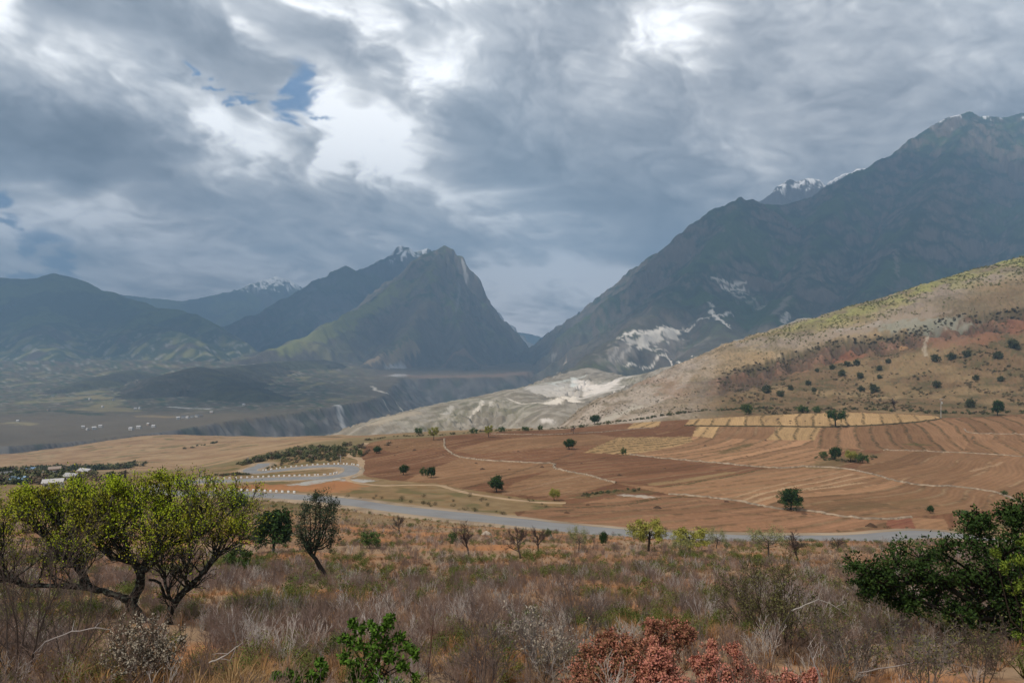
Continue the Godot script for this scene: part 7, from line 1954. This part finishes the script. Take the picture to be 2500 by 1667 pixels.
func sticks() -> void:
	var rng := RandomNumberGenerator.new()
	rng.seed = 44
	for t in [
		[[Vector3(-0.01, 0.36, 0), Vector3(0.14, 0.43, 0.05), Vector3(0.29, 0.52, 0.1), Vector3(0.39, 0.6, 0.1), Vector3(0.48, 0.67, 0.1)], Vector2(-3.98, -9), 0.012, Color(0.5, 0.45, 0.42), "pale bent dead branch on the ground right of the big tree"],
		[[Vector3(0.17, 0.47, 0), Vector3(0.31, 0.65, 0.1), Vector3(0.66, 0.78, 0.1), Vector3(0.97, 0.83, 0.1), Vector3(1.16, 0.81, 0.1)], Vector2(-6.39, -9), 0.011, Color(0.42, 0.38, 0.36), "long pale dead branch reaching over the bare shrubs at the left"],
		[[Vector3(0, -0.1, 0), Vector3(-0.01, 0.25, 0), Vector3(0.03, 0.65, 0), Vector3(0.06, 0.99, 0), Vector3(0.1, 1.16, 0)], Vector2(-1.09, -9), 0.009, Color(0.15, 0.075, 0.06), "tall straight reddish dry stalk at the bottom centre"],
		[[Vector3(0.01, -0.1, 0), Vector3(-0.07, 0.3, 0), Vector3(-0.14, 0.65, 0), Vector3(-0.26, 0.99, 0), Vector3(-0.4, 1.23, 0), Vector3(-0.57, 1.36, 0), Vector3(-0.86, 1.4, 0)], Vector2(-1.29, -9), 0.007, Color(0.21, 0.14, 0.12), "thin arching dry stalk above the glossy green shrub"],
		[[Vector3(0, 0.03, 0), Vector3(-0.02, 0.22, 0), Vector3(-0.09, 0.42, 0), Vector3(-0.16, 0.58, 0)], Vector2(3.88, -8.6), 0.013, Color(0.5, 0.46, 0.44), "short pale dead stem right of the red shrubs"],
		[[Vector3(-0.28, 0.59, 0), Vector3(-0.08, 0.94, 0), Vector3(0, 0.8, 0.1), Vector3(0.14, 0.55, 0.1), Vector3(0.28, 0.38, 0.1)], Vector2(4.58, -11), 0.013, Color(0.10, 0.085, 0.07), "dark crooked dead branch in the half bare shrub"],
		[[Vector3(-0.08, 0.92, 0), Vector3(0.14, 1.01, 0), Vector3(0.35, 1.11, 0), Vector3(0.59, 1.02, 0.1), Vector3(0.8, 0.87, 0.1)], Vector2(4.58, -11), 0.011, Color(0.42, 0.39, 0.36), "pale bare branch arching over the scrub left of the dark tree"],
		[[Vector3(-0.17, 0.22, 0), Vector3(0.23, 0.31, 0), Vector3(0.63, 0.42, 0.1), Vector3(0.86, 0.43, 0.1), Vector3(1.32, 0.33, 0.1)], Vector2(4.72, -9), 0.010, Color(0.32, 0.28, 0.26), "long dry branch lying under the dark right hand tree"]]:
		var base := lie(t[1].x, t[1].y)
		var g := Geo.new()
		var pts: Array = t[0]
		var curve := []
		var radii := []
		for k in pts.size() - 1:
			for h in 3:
				curve.append(pts[k].lerp(pts[k + 1], h / 3.0) + spin(rng) * 0.008)
				radii.append(t[2] * lerpf(1.0, 0.35, (k + h / 3.0) / (pts.size() - 1)))
		curve.append(pts[-1])
		radii.append(t[2] * 0.3)
		g.tube(curve, radii, 5, t[3] * 0.72, rng, 0.1)
		for k in range(3, curve.size(), 3):
			var d := (spin(rng) + Vector3.UP * 0.5).normalized()
			g.tube([curve[k], curve[k] + d * 0.09, curve[k] + d * 0.17 + spin(rng) * 0.03], [radii[k] * 0.5, radii[k] * 0.35, radii[k] * 0.2], 4, t[3])
		var o := put("dry_branch", g.mesh(), bark_mat)
		o.position = base
		tag(o, t[4], "dead branch", "dry branches and stalks in the foreground")

# ------------------------------------------------------------------ scrub, grass and far bushes that no one could count

func scattered(called: String, mesh: Mesh, material: Material, places: Array, tints: Array, label: String, category: String) -> void:
	if places.is_empty():
		return
	var mm := MultiMesh.new()
	mm.transform_format = MultiMesh.TRANSFORM_3D
	mm.use_colors = true
	mm.mesh = mesh
	mm.instance_count = places.size()
	for k in places.size():
		mm.set_instance_transform(k, places[k])
		mm.set_instance_color(k, tints[k])
	var o := MultiMeshInstance3D.new()
	o.name = numbered(called)
	o.multimesh = mm
	o.material_override = material
	add_child(o)
	tag(o, label, category, "", "stuff")

func twig_shrub(s: int, stems: int, spread: float) -> ArrayMesh:
	var rng := RandomNumberGenerator.new()
	rng.seed = s
	var g := Geo.new()
	var tips := []
	var how := {pieces = [3, 2, 2], sides = [3, 3, 3], kids = [5, 3], wander = 0.16, lift = 0.07, taper = 0.45, thin = 0.0035, bark = Color(1, 1, 1), first = 0.25, angle = 0.5, ratio = 0.5, slim = 0.65}
	for k in stems:
		var a := TAU * k / stems + rng.randf_range(-0.5, 0.5)
		var lean := rng.randf_range(0.05, spread)
		grow(g, rng, Vector3(cos(a), 0, sin(a)) * rng.randf_range(0.0, 0.22) + Vector3(0, -0.05, 0), Vector3(cos(a) * lean, 1, sin(a) * lean).normalized(), rng.randf_range(0.55, 1.0), 0.0085, 0, how, tips)
	return g.mesh()

func leaf_shrub(s: int, leaves: int, size: float) -> ArrayMesh:
	var rng := RandomNumberGenerator.new()
	rng.seed = s
	var g := Geo.new()
	for l in 6:
		var c := Vector3(rng.randf_range(-0.35, 0.35), rng.randf_range(0.25, 0.65), rng.randf_range(-0.35, 0.35))
		for k in leaves / 6:
			var d := spin(rng)
			leaf_at(g, rng, c + d * rng.randf_range(0.08, 0.34), d, size, hue(rng, Color(0.8, 0.8, 0.8), Color(1.2, 1.2, 1.0), 0.25), 0.55)
	for k in 6:
		var d := (spin(rng) + Vector3.UP * 1.2).normalized()
		g.tube([Vector3(0, -0.05, 0), d * 0.4, d * 0.75 + spin(rng) * 0.08], [0.02, 0.014, 0.006], 3, Color(0.6, 0.45, 0.4))
	return g.mesh()

func grass_tuft(s: int, blades: int) -> ArrayMesh:
	var rng := RandomNumberGenerator.new()
	rng.seed = s
	var g := Geo.new()
	for k in blades:
		var a := rng.randf_range(0, TAU)
		var out := Vector3(cos(a), 0, sin(a))
		var across := Vector3(-sin(a), 0, cos(a))
		var lean := rng.randf_range(0.15, 0.9)
		var h := rng.randf_range(0.5, 1.0)
		var p0 := out * rng.randf_range(0.0, 0.25) + Vector3(0, -0.05, 0)
		var p1 := p0 + Vector3.UP * h * 0.6 + out * lean * 0.25
		var p2 := p0 + Vector3.UP * h * (1.0 - 0.25 * lean) + out * lean * 0.75
		var c := hue(rng, Color(0.8, 0.8, 0.8), Color(1.2, 1.15, 1.1), 0.2)
		var f := g.v.size()
		var w := across * 0.014
		g.v.append_array([p0 - w, p0 + w, p1 - w * 0.8, p1 + w * 0.8, p2])
		var nn := across.cross(p1 - p0).normalized()
		for q in 5:
			g.n.append(nn)
			g.c.append(c)
		g.i.append_array([f, f + 2, f + 1, f + 1, f + 2, f + 3, f + 2, f + 4, f + 3])
	return g.mesh()

var road_reach := {}

# how far away the near leg of the road lies in a direction
func road_ahead(u: float) -> float:
	var key := int(round(u * 100.0))
	if not road_reach.has(key):
		var best := 1e9
		for q in road_pts:
			if absf(q.x / -q.z - u) < 0.02:
				best = minf(best, -q.z)
		road_reach[key] = best if best < 1e8 else 185.0
	return road_reach[key]

# the open ground between the viewer and the big tree's trunk
func in_front_of_tree(u: float, d: float) -> bool:
	return absf(u + 0.53) < 0.09 and d > 10.0 and d < 20.5

func upright(rng: RandomNumberGenerator, at: Vector3, size: float, tall := 1.0, lean := 0.12) -> Transform3D:
	var b := Basis(Vector3.UP, rng.randf_range(0, TAU)) * Basis(Vector3(rng.randf_range(-1, 1), 0, rng.randf_range(-1, 1)).normalized(), rng.randf_range(0, lean))
	return Transform3D(b * Basis.from_scale(Vector3(size, size * tall, size)), at)

func scatter() -> void:
	var rng := RandomNumberGenerator.new()
	rng.seed = 2024
	var twig_mat := tinted(0.95, 0.15)
	var grass_mat := leafy(0.3)
	var shrubs := [twig_shrub(1, 9, 0.5), twig_shrub(2, 8, 0.75), twig_shrub(3, 10, 0.4), twig_shrub(4, 7, 0.9)]
	var places := [[], [], [], []]
	var tints := [[], [], [], []]
	var tufts := [grass_tuft(1, 34), grass_tuft(2, 26)]
	var gp := [[], []]
	var gt := [[], []]
	var greens := [leaf_shrub(1, 260, 0.10), leaf_shrub(2, 200, 0.11), leaf_shrub(8, 700, 0.05), leaf_shrub(9, 520, 0.055)]
	var lp := [[], [], [], []]
	var lt := [[], [], [], []]
	for k in 36000:
		var d := sqrt(rng.randf_range(5.0 * 5.0, 180.0 * 180.0)) if k % 3 else rng.randf_range(5.0, 60.0)
		var u := rng.randf_range(-0.92, 0.92)
		var x := u * d
		var z := -d
		var reach := road_ahead(u)
		if d > reach - 5.5 and d < reach + 4.5:
			continue
		if d > reach and in_field_span(x, z) and parcel_at(x, z) >= 0:
			continue
		var mask := n_b.get_noise_2d(x * 0.06, z * 0.06) + 0.5 * n_c.get_noise_2d(x * 0.22, z * 0.22)
		var beyond := d > reach
		var thin := smoothstep(reach - 8.0, reach - 40.0, d)
		var pick := rng.randf()
		var y := ground(x, z)
		if beyond:
			if pick < 0.05 and d < 175.0:
				var v := k % 2
				lp[v].append(upright(rng, Vector3(x, y, z), rng.randf_range(0.7, 1.6), 0.7))
				lt[v].append(hue(rng, Color(0.07, 0.075, 0.03), Color(0.13, 0.10, 0.06)))
			continue
		if (in_front_of_tree(u, d) and rng.randf() < 0.75) or (d < 9.0 and rng.randf() < 0.7) or (d < 10.5 and u > 0.06 and u < 0.46 and rng.randf() < 0.8) or (d < 14.5 and u > 0.5 and rng.randf() < 0.6):
			continue
		if pick < 0.52 and rng.randf() < 0.30 + 0.70 * thin and mask > -0.14:
			var v := k % 4
			places[v].append(upright(rng, Vector3(x, y, z), rng.randf_range(0.4, 0.95) * (0.7 + 0.4 * smoothstep(-0.3, 0.4, mask)) * lerpf(0.62, 1.0, smoothstep(6.0, 22.0, d)), 1.0, 0.25))
			tints[v].append(hue(rng, Color(0.205, 0.155, 0.14), Color(0.27, 0.185, 0.14), 0.3) if rng.randf() < 0.86 else hue(rng, Color(0.46, 0.41, 0.38), Color(0.54, 0.49, 0.45), 0.1))
		elif pick < 0.80:
			var v := k % 2
			gp[v].append(upright(rng, Vector3(x, y, z), rng.randf_range(0.25, 0.52), rng.randf_range(0.6, 1.0), 0.2))
			gt[v].append(hue(rng, Color(0.29, 0.15, 0.068), Color(0.32, 0.205, 0.11), 0.28))
		elif n_c.get_noise_2d(x * 0.08 + 77.0, z * 0.08) > -0.12:
			var v := k % 2
			if d < 30.0:
				v += 2
			lp[v].append(upright(rng, Vector3(x, y, z), rng.randf_range(0.4, 0.95) * lerpf(0.6, 1.0, smoothstep(6.0, 25.0, d)), 0.8))
			lt[v].append(hue(rng, Color(0.075, 0.105, 0.022), Color(0.14, 0.15, 0.04), 0.25))
	for k in 420:
		var d := rng.randf_range(7.2, 11.5)
		var u := rng.randf_range(-0.80, -0.36)
		if n_b.get_noise_2d(u * d * 0.5, d * 0.5) < -0.05:
			continue
		gp[k % 2].append(upright(rng, Vector3(u * d, ground(u * d, -d), -d), rng.randf_range(0.3, 0.55), 0.9, 0.35))
		gt[k % 2].append(hue(rng, Color(0.36, 0.20, 0.085), Color(0.42, 0.29, 0.15), 0.2))
	for v in 4:
		scattered("dry_scrub", shrubs[v], twig_mat, places[v], tints[v], "dense dry purple brown twigs covering the foreground slope", "scrub")
	for v in 2:
		scattered("dry_grass", tufts[v], grass_mat, gp[v], gt[v], "dry orange tan grass tufts between the scrub on the slope", "grass")
	for v in 4:
		scattered("undergrowth", greens[v], leaf_mat, lp[v], lt[v], "low olive green undergrowth scattered through the scrub", "undergrowth")
	print("scrub ", places[0].size() * 4, " grass ", gp[0].size() * 2, " green ", lp[0].size() * 2)
	# the hillside: dots of bush, thick along the bank and pale green along the crest
	var bush := leaf_shrub(5, 90, 0.3)
	var hp := []
	var ht := []
	for k in 14000:
		var d := rng.randf_range(440.0, 960.0)
		var u := rng.randf_range(0.07, 0.95)
		var x := u * d
		var z := -d
		var bd := bank_distance(x, z)
		var m := n_a.get_noise_2d(x * 0.022, z * 0.012)
		var crest := smoothstep(690.0, 830.0, d) * smoothstep(0.28, 0.4, u)
		var size := rng.randf_range(0.5, 1.4)
		var c := hue(rng, Color(0.10, 0.095, 0.05), Color(0.18, 0.15, 0.085), 0.25)
		if smoothstep(770.0, 860.0, d) * smoothstep(0.3, 0.44, u) * smoothstep(-0.3, 0.1, m) > rng.randf():
			c = hue(rng, Color(0.17, 0.18, 0.055), Color(0.25, 0.235, 0.085), 0.2)
			size = rng.randf_range(1.2, 2.6)
		elif bd < 0.0 and u > 0.3:
			size = rng.randf_range(0.8, 2.4)
			if rng.randf() > 0.05 + 2.2 * maxf(0.0, m):
				continue
			if rng.randf() < 0.3:
				c = hue(rng, Color(0.12, 0.085, 0.05), Color(0.16, 0.12, 0.06))
		elif rng.randf() > 0.02 + 2.4 * maxf(0.0, m - 0.04):
			continue
		hp.append(upright(rng, Vector3(x, ground(x, z) - 0.1, z), size, 0.75))
		ht.append(c)
	for k in 330:
		var t := rng.randf_range(2.6, bank_line.size() - 1.001)
		var q := bank_line[int(t)].lerp(bank_line[int(t) + 1], t - int(t)) + Vector2(rng.randfn(0, 3.0), rng.randfn(0, 5.0))
		if n_b.get_noise_1d(t * 1.3) < -0.22:
			continue
		hp.append(upright(rng, Vector3(q.x, ground(q.x, q.y) - 0.2, q.y), rng.randf_range(1.2, 3.2), 0.8))
		ht.append(hue(rng, Color(0.06, 0.056, 0.032), Color(0.11, 0.09, 0.055)))
	# along the hillside foot, the skyline of the fields and the knoll above the hairpin
	for line in [
		[PackedVector2Array([Vector2(29.54, -407.4), Vector2(65.7, -461.1), Vector2(86.9, -464.8), Vector2(107.2, -476.1), Vector2(132, -489.6), Vector2(161.2, -483.7), Vector2(189.7, -478), Vector2(223.4, -453.8), Vector2(255.3, -434.3), Vector2(275.6, -423.1), Vector2(318.4, -425.7)]), 260, 5.0, 0.9, 2.4],
		[PackedVector2Array([Vector2(-77.4, -362.1), Vector2(-66.3, -377.6), Vector2(-38.7, -366.4), Vector2(-18.47, -382.1), Vector2(6.01, -393.8), Vector2(29.84, -411.5)]), 90, 2.0, 0.5, 1.6],
		[PackedVector2Array([Vector2(-115.9, -321.8), Vector2(-112.1, -334.9), Vector2(-99.6, -329), Vector2(-86, -317.3), Vector2(-76.8, -321.2)]), 170, 14.0, 1.2, 3.4],
		[PackedVector2Array([Vector2(-104.8, -307.3), Vector2(-88.3, -304.3), Vector2(-74.4, -303.1)]), 90, 10.0, 0.8, 2.2],
		[PackedVector2Array([Vector2(-119.1, -261.4), Vector2(-109, -269.4), Vector2(-103.4, -270.5)]), 60, 4.0, 0.8, 1.8],
		[PackedVector2Array([Vector2(-222.2, -297.1), Vector2(-363.2, -511.6), Vector2(-351.1, -517.7), Vector2(-308.9, -482.8), Vector2(-289.2, -485.7), Vector2(-291.2, -516.7)]), 170, 14.0, 2.5, 5.5],
		[PackedVector2Array([Vector2(-186, -248.7), Vector2(-179.7, -257.8), Vector2(-187.8, -287.7)]), 100, 14.0, 2.5, 5.0],
		[PackedVector2Array([Vector2(-335.3, -697.3), Vector2(-323.3, -719.9), Vector2(-313.9, -730.1)]), 16, 3.0, 1.5, 3.0],
		[PackedVector2Array([Vector2(127.6, -284.9), Vector2(132.2, -272.1), Vector2(151.7, -286)]), 40, 3.5, 0.6, 1.6],
		[PackedVector2Array([Vector2(18.25, -175), Vector2(26.05, -182.8), Vector2(36.4, -188.4)]), 40, 1.5, 0.5, 1.0]]:
		var pts: PackedVector2Array = line[0]
		for k in line[1]:
			var t := rng.randf_range(0.0, pts.size() - 1.001)
			var q := pts[int(t)].lerp(pts[int(t) + 1], t - int(t)) + Vector2(rng.randfn(0, line[2] * 0.6), rng.randfn(0, line[2] * 0.6))
			if road_near(q.x, q.y).x < 5.5:
				continue
			hp.append(upright(rng, Vector3(q.x, ground(q.x, q.y) - 0.15, q.y), rng.randf_range(line[3], line[4]), 0.8))
			ht.append(hue(rng, Color(0.06, 0.075, 0.034), Color(0.13, 0.13, 0.06), 0.25) if rng.randf() < 0.75 else hue(rng, Color(0.12, 0.09, 0.06), Color(0.16, 0.12, 0.08)))
	scattered("shrubbery", bush, leaf_mat, hp, ht, "small dark and yellowish bushes dotted over the hillside and field edges", "bushes")
	print("hill ", hp.size())
